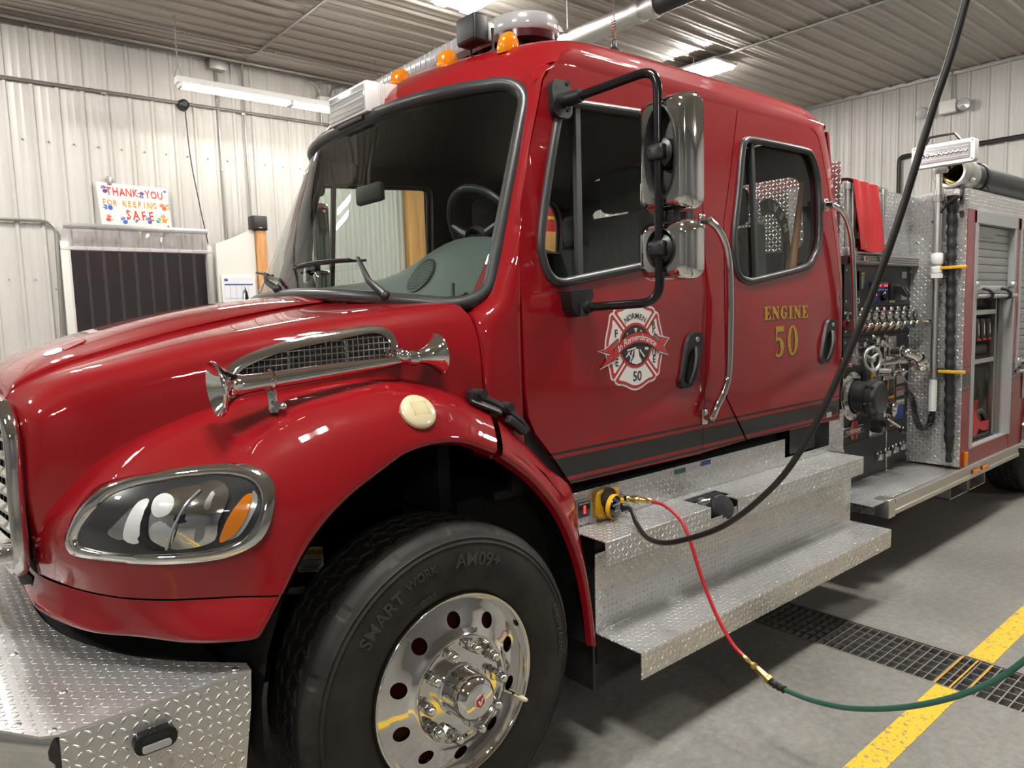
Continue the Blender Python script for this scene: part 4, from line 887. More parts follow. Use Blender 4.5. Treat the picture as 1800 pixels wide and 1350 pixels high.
# nose: bonnet badge, inset scoop
b = MB()
b.prism([(.352, 2.785), (.365, 2.805), (.398, 2.803), (.406, 2.785), (.400, 2.752), (.376, 2.745), (.356, 2.76)], lambda u, v, d: onhood((u, v, 2.2), (0, 0, -1), -.004 + d)[0], 0, .007); b.build('bonnet_badge', M['alu'], FE)
b = MB()
def scoop(u, v, d): return onhood((u, v, 2.2), (0, 0, -1), -.005 + d * (1 + .9 * (u - .40) / .1))[0]
b.prism([(.405, 2.805), (.475, 2.845), (.482, 2.81), (.468, 2.775), (.408, 2.752)], scoop, 0, .007); b.build('bonnet_scoop', M['red'], FE)
# grille
gy0, gy1 = 2.515, 3.625
def gx(y, z): return .205 + .03 * ((y - YC) / .555) ** 2 + .02 * (1.5 - z) * -1
b = MB()
def frame_pt(y, z, off): return (gx(y, z) + off, y, z)
GO = [(y, z) for y, z in ([(2.515, 1.03), (2.512, 1.2), (2.512, 1.36), (2.528, 1.43), (2.57, 1.475), (2.64, 1.492), (2.9, 1.502), (3.07, 1.503)])]; GO = GO + [(2 * YC - y, z) for y, z in GO[-2::-1]]; GO = GO + [(3.5, 1.012), (3.07, 1.008), (2.64, 1.012)]
gl = [V((gx(y, z) - .012, y, z)) for y, z in [(p.x, p.y) for p in spline([(*p, 0) for p in GO], 4, True)]]
b.tube([p + V((0, -.012 if p.y < 2.6 else .012 if p.y > 3.5 else 0, 0)) for p in gl], .023, 10, True); grille = b.build('grille_surround', M['chrome'], FE)
b = MB(); b.grid([[(gx(y, z) + .045, y, z) for y in (2.53, 2.7, 3.07, 3.44, 3.61)] for z in (1.0, 1.25, 1.45)]); b.build('grille_backing', M['dark'], grille)
for k in range(7):
    z = 1.385 - k * .056; b = MB()
    b.grid([[(gx(y, z) + dx - .014 * (1 - ((y - YC) / .55) ** 2), y, z + dz) for dx, dz in ((.03, .016), (.004, .017), (-.012, .006), (-.012, -.004), (.004, -.014), (.03, -.016))] for y in [2.525 + 1.09 * i / 16 for i in range(17)]]); b.build('grille_bar', M['chrome'], grille, ang=30)
b = MB()
for y in [2.58 + .07 * k for k in range(15)]: b.box((gx(y, 1.2) + .012, y - .008, 1.02), (gx(y, 1.2) + .03, y + .008, 1.44))
b.build('grille_posts', M['black'], grille)
b = MB()
b.grid([[(gx(y, z) - .008 - .012 * math.sin(PI * v), y, z) for y in [2.545 + 1.05 * i / 14 for i in range(15)]] for v, z in ((0, 1.405), (.3, 1.425), (.7, 1.455), (1, 1.478))]); b.build('grille_header', M['chrome'], grille)
b = MB(); b.prism(rrect(.40, .19, .05, 4, 3.07, 1.455), lambda u, v, d: (gx(u, v) - .03 - d, u, v), 0, .02); b.build('grille_badge', M['chrome'], grille)
b = MB(); b.prism(rrect(.36, .15, .04, 4, 3.07, 1.455), lambda u, v, d: (gx(u, v) - .049 - d, u, v), 0, .004); b.build('badge_face', M['blackgloss'], grille)
b = MB(); b.box((.155, 2.50, 1.035), (.215, 2.585, 1.085), .014, 3); b.build('tow_eye_cover', M['chrome'], FE)
b = MB(); b.grid([[(.246 - .003, 2.575, z0), (.236 - .003, 2.66, z0), (.229 - .003, 2.76, z0)] for z0 in (.905, .965)]); b.build('fascia_opening_shade', M['dark'], FE)  # near-black sheet on the valance, painting in the shade of an opening
# front bumper: tread-plate deck with boxed sides, chrome channel in front
DK = [(.64, 1.88), (.20, 1.885), (.165, 1.905), (.02, 2.12), (-.16, 2.50), (-.22, 3.07)]; DK = DK + [(x, 2 * YC - y) for x, y in DK[-2::-1]]
RE_ = [(.645, 1.93), (.48, 2.11), (.37, 2.30), (.28, 2.60), (.26, 3.07)]; RE_ = RE_ + [(x, 2 * YC - y) for x, y in RE_[-2::-1]]
RS = [(p.x, p.y) for p in spline([(*p, 0) for p in RE_], 6)]
b = MB(); b.prism(DK + RS[::-1], lambda u, v, d: (u, v, .79 - d), 0, .006); bumper = b.build('front_bumper', M['tread_big'], FE, flat=True)
b = MB(); b.prism([(.20, .785), (.64, .785), (.635, .70), (.60, .45), (.20, .45)], lambda u, v, d: (u, 1.882 + d, v), 0, .006); b.build('bumper_side_plate', M['tread_big'], bumper, flat=True)
b = MB(); b.prism([(.20, .785), (.64, .785), (.635, .70), (.60, .45), (.20, .45)], lambda u, v, d: (u, 4.252 + d, v), 0, .006); b.build('bumper_side_plate', M['tread_big'], bumper, flat=True)
prof = [(.0, .785), (-.012, .77), (-.02, .75), (-.02, .73), (-.008, .715), (-.008, .60), (-.02, .585), (-.02, .53), (.0, .50)]
line = [(.185, 1.90), (.172, 1.93), (.03, 2.13), (-.15, 2.51), (-.21, 3.07)]; line = line + [(x, 2 * YC - y) for x, y in line[-2::-1]]
b = MB(); b.grid([[(x + dx + .012, y, z) for dx, z in prof] for x, y in [(p.x, p.y) for p in spline([(*p, 0) for p in line], 4)]], True); b.build('chrome_channel', M['polished'], bumper)
for x, y in ((.19, 1.915), (.61, 1.915), (.13, 2.0), (.24, 2.1), (.02, 2.2), (.06, 2.35), (.17, 2.45)):
    b = MB(); b.ball((x, y, .79), (.011, .011, .005), 12, 6); b.build('rivet', M['alu'], bumper)
b = MB(); b.box((-.10, 2.72, .79), (.16, 3.5, .825), .006); b.build('hose_tray_lid', M['tread_big'], bumper)
b = MB(); b.box((.10, 2.73, .825), (.13, 2.79, .84), .005); b.bar((.06, 2.722, .832), (.15, 2.722, .832), .02, .02); b.build('lid_latch', M['black'], bumper)
# black side lamp on the bumper
b = MB(); b.prism([(p[0], p[1]) for p in rrect(.098, .05, .022, 5, .393, .705)], lambda u, v, d: (u, 1.882 - d, v), 0, .026); sl = b.build('bumper_side_lamp', M['blackgloss'], bumper)
b = MB(); b.prism(rrect(.066, .017, .006, 3, .393, .694), lambda u, v, d: (u, 1.857 - d, v), 0, .006); b.build('lamp_lens', M['clear'], bumper)
b = MB(); b.prism(rrect(.06, .014, .005, 3, .393, .716), lambda u, v, d: (u, 1.858 - d, v), 0, .003); b.build('lamp_hood', M['black'], bumper)
b = MB(); b.box((.26, 2.0, .45), (.60, 4.14, .775)); b.build('bumper_frame', M['dark'], bumper)
# ------------------------------------------------------------------ front wheel, steps, mirrors, roof gear
WC = V((1.29, 0, .510))
def tri(t): t = t % 1.0; return 4 * abs(t - .5) - 1
def make_tire(cx, yo, sgn, name, tread=True, R=.530):
    """yo: plane of the rim lip; sgn +1 when the outside faces -y"""
    b = MB(); n = 624 if tread else 64
    prof = [(.300, .012), (.312, .002), (.330, -.006), (.36, -.014), (.40, -.018), (.44, -.016), (.470, -.010), (.474, -.013), (.478, -.009), (.486, -.006), (.489, -.009), (.492, -.004), (.502, .002), (.512, .010), (.519, .022)]
    prof = [(r * R / .530, d) for r, d in prof]; m = 54 if tread else 6
    for k in range(m + 1):
        t = k / m; prof.append((R * (.9925 + .0075 * math.sin(PI * t)), .034 + .232 * t))
    prof += [(r, .300 - d) for r, d in prof[14::-1]]
    rows = []
    for r, d in prof:
        row = []
        for k in range(n):
            a = 2 * PI * k / n; rr = r
            if tread and .034 <= d <= .266:
                g = 0
                for j, y0 in enumerate((.072, .122, .178, .228)):
                    e = abs(d - (y0 + .0085 * tri(k / n * 48 + .25 * j))); g = max(g, 1 - e / .0058)
                w_ = abs(((k / n * 48) + (d * 7 if d < .15 else -d * 7)) % 1.0 - .5); g = max(g, .55 if w_ > .45 and .075 < d < .225 else 0)
                rr -= .011 * max(0, min(1, g * 1.6))
            if tread and .010 <= d <= .03 and r > .5 and (k * 96 // n) % 6 == 0 and r < .53: rr -= .006
            z = WC.z + rr * math.sin(a); row.append((cx + rr * math.cos(a), yo + sgn * d, max(z, .0015)))
        rows.append(row)
    b.grid(rows, sgn < 0, True); return b
tire = make_tire(1.29, 1.862, 1, 'front_tire').build('front_tire', M['tire'], FE, ang=30)
make_tire(1.29, 2 * YC - 1.862, -1, 'front_tire', False).build('front_tire', M['tire'], FE)
def arc_text(txt, a0, r, size, m, name, bold=.0, h=.0028):
    vs, fs = text_polys(txt, 1, bold, depth=.02); b = MB()
    P = []
    for p in vs:
        rr = r + p.y * size; a = math.radians(a0) - p.x * size / r
        base = 1.862 + (-.018 + .0000) - (0 if p.z < 0 else h); base += .002 * abs(rr - .415) / .05
        P.append((1.29 + rr * math.cos(a), base, WC.z + rr * math.sin(a)))
    b.add(P, fs); return b.build(name, m, tire, flat=True)
arc_text('AM09+', 77, .420, .062, M['tire_text'], 'raised_lettering', .012); arc_text('SMART', 131, .415, .060, M['tire_text'], 'raised_lettering', .012); arc_text('WORK', 107.5, .425, .038, M['tire_text'], 'raised_lettering')
arc_text('ON/OFF ROAD', 8, .452, .030, M['tire_text'], 'raised_lettering'); arc_text('210R22.5', 110, .345, .022, M['tire_text'], 'raised_lettering')
b = MB(); 
for a0, a1 in ((62, 146), (-30, 40), (160, 215)):
    b.tube([(1.29 + r * math.cos(math.radians(a)), 1.8445 + .0015, WC.z + r * math.sin(math.radians(a))) for r, a in [(.385, a0)] + [(.452 if k else .385, a0 + (a1 - a0) * k / 30) for k in range(0, 31)] + [(.385, a1)]], .0012, 4)
    b.build('sidewall_panel_line', M['tire_text'], tire); b = MB()
# rim
yl = 1.862
b = MB(); c = V((1.29, yl, WC.z)); b.lathe(c, (0, -1, 0), [(.302, -.03), (.309, -.004), (.311, .006), (.307, .0125), (.301, .0115), (.297, .002), (.291, -.008), (.285, -.016)], 96); rim = b.build('front_wheel_rim', M['polished'], FE, ang=60)
def yd(r): 
    pts = [(0, 1.846), (.158, 1.846), (.163, 1.842), (.170, 1.834), (.178, 1.836), (.20, 1.850), (.25, 1.870), (.287, 1.879)]
    for (a, ya), (b_, yb) in zip(pts, pts[1:]):
        if r <= b_: return ya + (yb - ya) * (r - a) / (b_ - a)
    return pts[-1][1]
b = MB()
holes = [[(.2275 * math.cos(math.radians(19 + 36 * k)) + p[0], .2275 * math.sin(math.radians(19 + 36 * k)) + p[1]) for p in ell(.0255, .0255, 20)] for k in range(10)]
def discpt(u, v, d): r = math.hypot(u, v); return (1.29 + u, yd(r) + d, WC.z + v)
ringpts = []
b.sheet(ell(.287, .287, 96), holes + [ell(.196, .196, 72)], discpt, .0125, .012); b.lathe((1.29, 0, WC.z), (0, -1, 0), [(r, -yd(r)) for r in (.200, .196, .190, .184, .180, .177, .174, .171, .168, .165, .163, .161, .158, .154, .12, .05, 0)], 96); b.build('disc', M['polished'], rim, ang=50)
b = MB(); b.lathe((1.29, 1.93, WC.z), (0, -1, 0), [(.29, .02), (.27, -.03), (.2, -.03), (0, -.03)], 40); b.build('brake_drum', mat('dark_red_hub', (.10, .006, .008), .5), rim)
for k in range(10):
    a = math.radians(1 + 36 * k); p = V((1.29 + .1425 * math.cos(a), 1.847, WC.z + .1425 * math.sin(a))); b = MB()
    b.lathe(p, (0, -1, 0), [(.0190, 0), (.0182, .032)], 6, up=(math.cos(a), 0, math.sin(a))); b.lathe(p, (0, -1, 0), [(.0195, .0), (.0195, .005)], 18)
    b.lathe(p, (0, -1, 0), [(.0172, .031), (.0166, .044), (.0148, .054), (.010, .0605), (.0, .0625)], 18); b.lathe(p, (0, -1, 0), [(.0183, .029), (.0183, .033), (.017, .035)], 18)
    b.build('lug_nut_cover', M['chrome'], rim)
b = MB(); b.lathe((1.29, 1.847, WC.z), (0, -1, 0), [(.084, 0), (.084, .005), (.077, .008), (.0745, .03), (.0745, .062), (.071, .084), (.063, .099), (.054, .106), (.052, .105), (.049, .106), (.0, .108)], 56); b.build('hub_cover', M['chrome'], rim)
hc = V((1.29, 1.847 - .1085, WC.z))
b = MB(); b.lathe(hc, (0, -1, 0), [(.023, 0), (.023, .001), (0, .001)], 32); b.build('hub_emblem_disc', M['decalwhite'], rim)
b = MB(); b.prism([(-.017, .008), (-.006, .013), (.012, .022), (.013, .008), (.017, .004), (.017, -.010), (.0, -.022), (-.017, -.010)], lambda u, v, d: (hc.x + u, hc.y - .0012 - d, hc.z + v), 0, .0006); b.build('hub_emblem', M['decalred'], rim)
b = MB(); b.prism([(-.010, .002), (-.004, .004), (0, -.006), (.008, .010), (.012, .008), (.001, -.014), (-.003, -.012)], lambda u, v, d: (hc.x + u, hc.y - .002 - d, hc.z + v), 0, .0006); b.build('hub_emblem_tick', M['decalwhite'], rim)
b = MB(); b.tube([(1.29 + .248, 1.872, WC.z - .126), (1.29 + .253, 1.858, WC.z - .129)], .0035, 8); b.lathe((1.29 + .253, 1.858, WC.z - .129), (.4, -.7, -.2), [(.004, 0), (.0085, .008), (.0085, .026), (.005, .036), (0, .037)], 14); b.build('valve_cap', M['cream'], rim)
for a in (163, -17):
    b = MB(); p = V((1.29 + .135 * math.cos(math.radians(a + 12)), 1.846, WC.z + .135 * math.sin(math.radians(a + 12)))); b.lathe(p, (0, -1, 0), [(.008, 0), (.008, .008), (0, .009)], 6); b.build('stud', M['steel'], rim)
# ---- cab steps
def plate(x0, x1, prof, t=.004):
    """folded plate: profile of (y, z) points extruded along x"""
    b = MB(); 
    b.grid([[(x, y, z) for y, z in prof] for x in (x0, x1)])
    n = [];
    o = [(y + t, z - t) for y, z in prof]
    b.grid([[(x, y, z) for y, z in o] for x in (x0, x1)], True)
    for x in (x0, x1): b.grid([[(x, y, z) for y, z in prof], [(x, y, z) for y, z in o]])
    return b
b = plate(2.02, 4.195, [(1.70, .330), (1.70, .428), (1.702, .432), (1.93, .436), (1.934, .44), (1.93, .76)]); st = b.build('cab_step', M['tread'], FE, ang=20)
b = plate(1.975, 2.652, [(1.83, .748), (1.83, .838), (1.832, .842), (2.028, .846)]); b.build('upper_step_tread', M['tread'], st, ang=20)
b = plate(2.905, 4.125, [(1.83, .748), (1.83, .838), (1.832, .842), (2.028, .846)]); b.build('upper_step_tread', M['tread'], st, ang=20)
b = plate(2.652, 2.74, [(1.83, .748), (1.83, .790)]); b.join(plate(2.74, 2.86, [(1.83, .748), (1.83, .775)])); b.join(plate(2.86, 2.905, [(1.83, .748), (1.83, .838), (1.86, .842), (1.90, .842)])); b.join(plate(2.652, 2.905, [(1.985, .844), (2.028, .846)])); b.build('filler_cutout', M['tread'], st, ang=20)
b = plate(2.0, 3.625, [(2.030, .842), (2.030, .99)], .004); b.build('step_back_plate', M['tread'], st, ang=20)
b = plate(3.625, 4.12, [(2.030, .842), (2.030, .885)], .004); b.build('step_back_plate', M['tread'], st, ang=20)
b = MB(); b.box((2.03, 1.94, .30), (4.18, 2.10, .84)); b.box((3.7, 2.06, .86), (4.18, 2.1, 1.04)); b.build('step_frame', M['dark'], st)
b = MB(); b.box((3.70, 2.045, .86), (3.98, 2.06, 1.035)); b.build('cab_mount_plate', M['blackgloss'], st)
# fuel / fluid filler in the cut-out
b = MB(); b.lathe((2.79, 1.88, .80), (-.25, -.75, .45), [(.052, -.05), (.052, .0), (.058, .004), (.058, .028), (.050, .036), (.0, .040)], 26); b.build('filler_cap', M['rubber'], st)
b = MB(); b.lathe((2.78, 1.89, .79), (-.25, -.75, .45), [(.062, -.08), (.062, -.005), (.056, 0)], 26); b.box((2.70, 1.90, .755), (2.90, 1.95, .835), .006); b.tube([(2.655, 1.96, .80), (2.75, 1.95, .815), (2.83, 1.95, .80)], .03, 10); b.build('filler_neck', M['steel'], st)
# small data plates
for x, z, m in ((2.66, .955, 'green_label'), (2.86, .963, 'blue_label')):
    b = MB(); b.box((x, 2.026, z), (x + .075, 2.0295, z + .022)); b.build('data_label', mat(m, (.02, .16, .09) if 'green' in m else (.03, .10, .35), .4), st)
b = MB(); b.box((2.21, 2.024, .955), (2.275, 2.0295, .985), .003); b.build('keyhole_plate', M['steel'], st)
# ---- shore power inlet, charge meter, air inlet
so_ = MB(); so_.prism(rrect(.128, .120, .018, 4, 2.187, .920), lambda u, v, d: (u, 2.029 - d, v), 0, .022); shore = so_.build('shore_power_inlet', M['yellow'], FE)
b = MB(); b.lathe((2.195, 2.008, .905), (.22, -1, -.05), [(.046, 0), (.046, .02), (.043, .03), (.0, .032)], 28); b.build('inlet_cap', M['blackgloss'], shore)
b = MB(); b.lathe((2.197, 2.008, .905), (.22, -1, -.05), [(.050, .006), (.053, .016), (.050, .026), (.047, .026)], 28); b.box((2.232, 1.985, .89), (2.262, 2.02, .93), .005); b.build('inlet_collar', M['yellow'], shore)
b = MB(); b.lathe((2.183, 2.010, .942), (0, -1, .0), [(.044, 0), (.044, .012), (.0, .012)], 24); b.build('inlet_recess', M['black'], shore)
nrm = V((.22, -1, -.05)).normalized(); ex = V((1, .22, 0)).normalized(); ez = V((0, 0, 1)); cc_ = V((2.195, 2.008, .905)) + nrm * .0325
b = MB()
for k, (tx, zz) in enumerate((('SHORELINE', .012), ('120 V', -.001), ('ONLY', -.014))): put_text(b, tx, .0125, lambda u, v, d: cc_ + ex * u + ez * (v + zz), bold=.02)
b.build('inlet_lettering', M['decalwhite'], shore)
for dx, dz in ((-.05, -.046), (.05, -.046), (-.05, .046), (.05, .046)):
    b = MB(); b.lathe((2.187 + dx, 2.007, .920 + dz), (0, -1, 0), [(.006, 0), (.005, .003), (0, .0035)], 10); b.build('screw', M['steel'], shore)
b = MB(); b.prism(rrect(.084, .078, .006, 2, 2.052, .918), lambda u, v, d: (u, 2.029 - d, v), 0, .012); me_ = b.build('charge_meter', M['galv'], FE)
b = MB(); b.prism(rrect(.070, .064, .004, 2, 2.052, .918), lambda u, v, d: (u, 2.0165 - d, v), 0, .001); b.build('meter_face', M['blackgloss'], me_)
b = MB(); b.box((2.050, 2.0138, .900), (2.056, 2.0152, .934)); [b.box((2.046, 2.0138, .902 + k * .008), (2.060, 2.0152, .9045 + k * .008)) for k in range(4)]; b.build('meter_bargraph', M['led'], me_)
b = MB(); put_text(b, 'AUTO CHARGE', .0085, lambda u, v, d: (2.052 + u, 2.0149, .942 + v), bold=.01); b.build('meter_lettering', M['decalwhite'], me_)
b = MB(); b.lathe((2.292, 2.03, .918), (0, -1, 0), [(.02, 0), (.02, .008), (.012, .010), (.012, .022)], 14, True); b.build('air_inlet', M['steel'], FE)
# ---- door handles, mirrors, grab rails
def door_handle(cx, cz, parent, lean=.045):
    F = lambda u, v, d: (cx + u + v * lean / .15, yside(cz + v) + .010 - d, cz + v)
    b = MB(); O = rrect(.125, .255, .045, 6); I = rrect(.080, .150, .032, 6, 0, -.028)
    b.sheet(O, [I], F, .03); b.grid([[F(u, v, 0) for u, v in O + O[:1]], [F(u * .93, v * .965, .020) for u, v in O + O[:1]]], True)
    b.sheet([(u * .93, v * .965) for u, v in O], [I], lambda u, v, d: F(u, v, .020), .03); h = b.build('door_handle', M['black'], parent, ang=50)
    b = MB(); b.grid([[F(u, v, .020) for u, v in I + I[:1]], [F(u * .9, -.028 + (v + .028) * .93, .006) for u, v in I + I[:1]]], True); b.sheet([(u * .9, -.028 + (v + .028) * .93) for u, v in I], [], lambda u, v, d: F(u, v, .006), 0); b.build('handle_pocket', M['dark'], h)
    b = MB(); b.tube([F(.008 - .0 * t, .055 - .16 * t, .024 + .014 * math.sin(PI * t)) for t in [k / 10 for k in range(11)]], .0145, 8); b.build('pull_lever', M['black'], h)
    b = MB(); b.lathe(F(.008, .092, .019), (0, -1, 0), [(.012, 0), (.011, .004), (.004, .005), (.004, .001), (0, .001)], 16); b.build('key_cylinder', M['alu'], h)
    return h
door_handle(2.745, 1.478, fd); door_handle(4.030, 1.502, rd, .05)
def rail(name, pts, r=.017):
    P = spline(pts, 6); b = MB(); b.tube(P, r, 14); g = b.build(name, M['polished'], FE)
    for p in (pts[0], pts[-1]):
        b = MB(); b.box((p[0] - .02, 1.985, p[2] - .035), (p[0] + .02, 2.003, p[2] + .035), .008, 3); b.cyl((p[0], 1.95, p[2]), (p[0], 1.99, p[2]), .017, n=14); b.build('rail_foot', M['polished'], g)
        b = MB(); b.cyl((p[0], 1.942, p[2] + (.012 if p is pts[0] else -.012)), (p[0], 1.99, p[2] + (.012 if p is pts[0] else -.012)), .006, n=8); b.build('bolt', M['steel'], g)
rail('grab_rail', [(2.822, 1.952, 2.10), (2.875, 1.940, 2.06), (2.930, 1.938, 1.985), (2.958, 1.938, 1.87), (2.961, 1.938, 1.66), (2.950, 1.938, 1.42), (2.915, 1.938, 1.325), (2.862, 1.942, 1.26), (2.838, 1.952, 1.205)])
rail('grab_rail', [(3.975, 1.965, 2.255), (4.05, 1.945, 2.225), (4.115, 1.938, 2.165), (4.165, 1.938, 2.07), (4.195, 1.938, 1.89), (4.215, 1.938, 1.66), (4.225, 1.938, 1.45), (4.20, 1.945, 1.36)], .015)
def mirror_set(mir):
    F = (lambda m: m.mirror(YC)) if mir else (lambda m: m)
    A = [(1.985, 1.965, 2.500)] + arc((2.070, 1.64, 2.540), (1.985, 1.965, 2.500), (2.070, 1.64, 2.0), .075, 8) + arc((2.072, 1.64, 1.738), (2.072, 1.64, 2.2), (1.99, 1.955, 1.728), .075, 8) + [(2.0, 1.945, 1.728)]
    b = MB(); b.tube(A, .0165, 14); m_ = F(b).build('mirror_arm', M['blackgloss'], FE)
    b = MB(); b.prism([(p[0], p[1]) for p in rrect(.10, .14, .035, 5, 1.975, 2.508)], lambda u, v, d: (u, yside(v) - d, v), 0, .028); b.cyl((1.982, 2.02, 2.502), (1.987, 1.925, 2.504), .030, .024, 18); F(b).build('upper_bracket', M['black'], m_)
    for z in (2.462, 2.556):
        b = MB(); b.lathe((1.972, 1.985, z), (0, -1, 0), [(.010, 0), (.010, .0105), (0, .0105)], 10); F(b).build('bracket_screw', M['dark'], m_)
    b = MB(); b.prism([(1.925, 1.790), (2.045, 1.800), (2.05, 1.770), (2.02, 1.735), (1.985, 1.715), (1.955, 1.70), (1.935, 1.72)], lambda u, v, d: (u, 2.004 - d, v), 0, .065); b.cyl((1.998, 1.965, 1.755), (2.0, 1.958, 1.695), .032, n=16); b.cyl((2.0, 1.985, 1.728), (2.003, 1.91, 1.728), .022, n=16); F(b).build('lower_bracket', M['black'], m_)
    def head(z0, z1, nm, cz, ry, rz):
        h = z1 - z0; cy = 1.64; w_ = .222; rw = []
        for dx, k in ((.098, .93), (.096, .985), (.07, 1.0), (.03, .985), (.008, .93), (-.002, .84), (-.006, .72)):
            rw.append([(2.085 + dx, cy + u, (z0 + z1) / 2 + v) for u, v in rrect(w_ * k, h * k if k > .9 else h - w_ * (1 - k), .034 * k + (.01 if k < .99 else 0), 6)])
        b = MB(); b.grid(rw, False, True); cap = rw[-1]; O2 = [(p[1], p[2]) for p in cap]
        b.sheet(O2, [ell(ry, rz, 28, cy, cz)], lambda u, v, d: (2.079, u, v), .05); o = F(b).build(nm, M['chrome'], m_, ang=50)
        b = MB(); E_ = ell(ry, rz, 28, cy, cz); b.grid([[(2.079, u, v) for u, v in E_ + E_[:1]], [(2.071, cy + (u - cy) * .97, cz + (v - cz) * .97) for u, v in E_ + E_[:1]], [(2.079, cy + (u - cy) * .92, cz + (v - cz) * .92) for u, v in E_ + E_[:1]], [(2.125, cy + (u - cy) * .8, cz + (v - cz) * .8) for u, v in E_ + E_[:1]]]); b.prism([(cy + (u - cy) * .8, cz + (v - cz) * .8) for u, v in E_], lambda u, v, d: (2.125 + d, u, v), 0, .003); F(b).build(nm + '_recess', M['blackgloss'] if nm == 'x' else M['chrome'] if nm == 'y' else M['grey_rubber'], m_)
        b = MB(); b.prism(rrect(w_ * .9, h * .94, .03, 5, cy, (z0 + z1) / 2), lambda u, v, d: (2.184 - d, u, v), 0, .004); F(b).build(nm + '_glass', M['polished'], m_)
        b = MB(); b.box((2.045, cy - .036, cz - .028), (2.10, cy + .036, cz + .028), .012, 3); b.lathe((2.06, cy, cz), (1, 0, 0), [(.028, 0), (.052, .02), (.055, .07)], 18); F(b).build('mirror_clamp', M['black'], m_)
        for dy in (-.022, .022):
            b = MB(); b.lathe((2.046, cy + dy, cz + .004), (-1, 0, 0), [(.009, 0), (.009, .002), (.004, .002), (0, -.001)], 12); F(b).build('clamp_screw', M['dark'], m_)
    head(2.055, 2.455, 'mirror_head', 2.255, .068, .165); head(1.815, 2.025, 'convex_mirror_head', 1.925, .062, .072)
    b = MB(); b.box((2.10, 1.60, 2.02), (2.14, 1.68, 2.06), .004); F(b).build('mirror_link', M['black'], m_)
mirror_set(False); mirror_set(True)
# ---- wipers
def wiper(mir):
    F = (lambda m: m.mirror(YC)) if mir else (lambda m: m)
    W = lambda t, s, o=.035: wpt(t, s) + V((-o, -.002, .006))
    piv = wpt(.195, -.02) + V((-.03, 0, .02))
    return piv
def blade(t0, s0, t1, s1, tb0, sb0, tb1, sb1):
    W = lambda t, s, o: wpt(t, s) + V((-o, 0, o * .25))
    b = MB(); b.tube([W(t0, s0, .03), W(t0 + (t1 - t0) * .35, s0 + (s1 - s0) * .35, .06), W(t1, s1, .045)], [.016, .012, .008], 8); b.ball(W(t0, s0, .028), .02, 12, 8); a = b.build('wiper_arm', M['black'], FE)
    b = MB(); b.tube([W(tb0 + (tb1 - tb0) * k / 8, sb0 + (sb1 - sb0) * k / 8, .020) for k in range(9)], .0055, 6); b.build('wiper_blade', M['rubber'], a)
    b = MB(); b.tube([W(tb0 + (tb1 - tb0) * k / 8, sb0 + (sb1 - sb0) * k / 8, .030 + .014 * math.sin(PI * k / 8)) for k in range(1, 8)], .0065, 6)
    for k in (.12, .35, .62, .88): b.bar(W(tb0 + (tb1 - tb0) * k, sb0 + (sb1 - sb0) * k, .02), W(tb0 + (tb1 - tb0) * k, sb0 + (sb1 - sb0) * k, .045), .008, .008)
    b.build('blade_bridge', M['black'], a)
blade(.150, .008, .231, .170, .225, .168, .50, .140)
blade(.535, .03, .64, .135, .615, .125, .87, .215)
# washer jets / small chrome cone at the cowl edge
b = MB(); b.lathe((1.46, 3.98, 1.77), (0, 0, 1), [(.03, 0), (.022, .03), (.012, .10), (.0, .13)], 14); b.build('cowl_antenna_base', M['chrome'], FE)
# ---- roof: clearance lamps, work light, brow light, light bar, antenna
RB = BVHTree.FromPolygons([tuple(v.co + ORG[cab]) for v in cab.data.vertices], [tuple(p.vertices) for p in cab.data.polygons])
def onroof(x, y): q, n, i, t = RB.ray_cast(V((x, y, 4)), V((0, 0, -1))); return q, (n if n.z > 0 else -n)
for x, y in ((1.985, 2.33), (1.955, 2.71), (1.935, 3.07), (1.955, 3.43), (1.985, 3.81)):
    q, n = onroof(x, y); e1 = V((0, 1, 0)).cross(n).normalized(); e2 = n.cross(e1); q = q - n * .004
    if e1.x < 0: e1 = -e1
    D = [(1, 0), (1, .010), (.97, .016), (.90, .030), (.76, .044), (.55, .054), (.3, .060), (.06, .062)]; rows = [[q + e1 * (.058 * k * math.cos(a) + .012 * (h / .06)) + e2 * .034 * k * math.sin(a) + n * h for a in [2 * PI * i / 24 for i in range(24)]] for k, h in D]
    b = MB(); b.grid(rows[2:] + [[rows[-1][0].lerp(rows[-1][12], .5)] * 24], False, True); l = b.build('clearance_lamp', M['amber'], FE, ang=60)
    b = MB(); b.grid(rows[:3], False, True); b.build('lamp_base', M['amber'], l)
q, n = onroof(1.985, 2.50); c = V((1.955, 2.50, 2.885))
b = MB(); b.box((1.90, 2.435, 2.835), (1.975, 2.565, 2.945), .010, 3); wl_ = b.build('roof_work_light', M['black'], FE)
b = MB(); b.box((1.897, 2.443, 2.843), (1.901, 2.557, 2.937), .002); b.build('light_cover', M['rubber'], wl_)
b = MB(); b.box((1.975, 2.455, 2.85), (2.025, 2.545, 2.93), .012); b.build('light_back', M['alu'], wl_)
b = MB(); b.tube([(1.985, 2.425, 2.89), (1.985, 2.425, 2.80), (1.985, 2.575, 2.80), (1.985, 2.575, 2.89)], .007, 8); b.cyl((1.985, 2.5, q.z), (1.985, 2.5, 2.81), .018, n=12); b.build('light_bracket', M['black'], wl_)
b = MB(); b.box((1.645, 2.89, 2.612), (1.708, 3.25, 2.745), .006); br = b.build('brow_light', M['white'], FE)
b = MB(); b.box((1.640, 2.905, 2.625), (1.648, 3.235, 2.732), .003); b.build('brow_lens', M['clear'], br)
b = MB(); b.box((1.6385, 2.91, 2.672), (1.641, 3.23, 2.682)); b.box((1.6385, 2.91, 2.645), (1.641, 3.23, 2.652)); b.box((1.6385, 2.91, 2.705), (1.641, 3.23, 2.712)); b.build('lens_bars', M['conduit'], br)
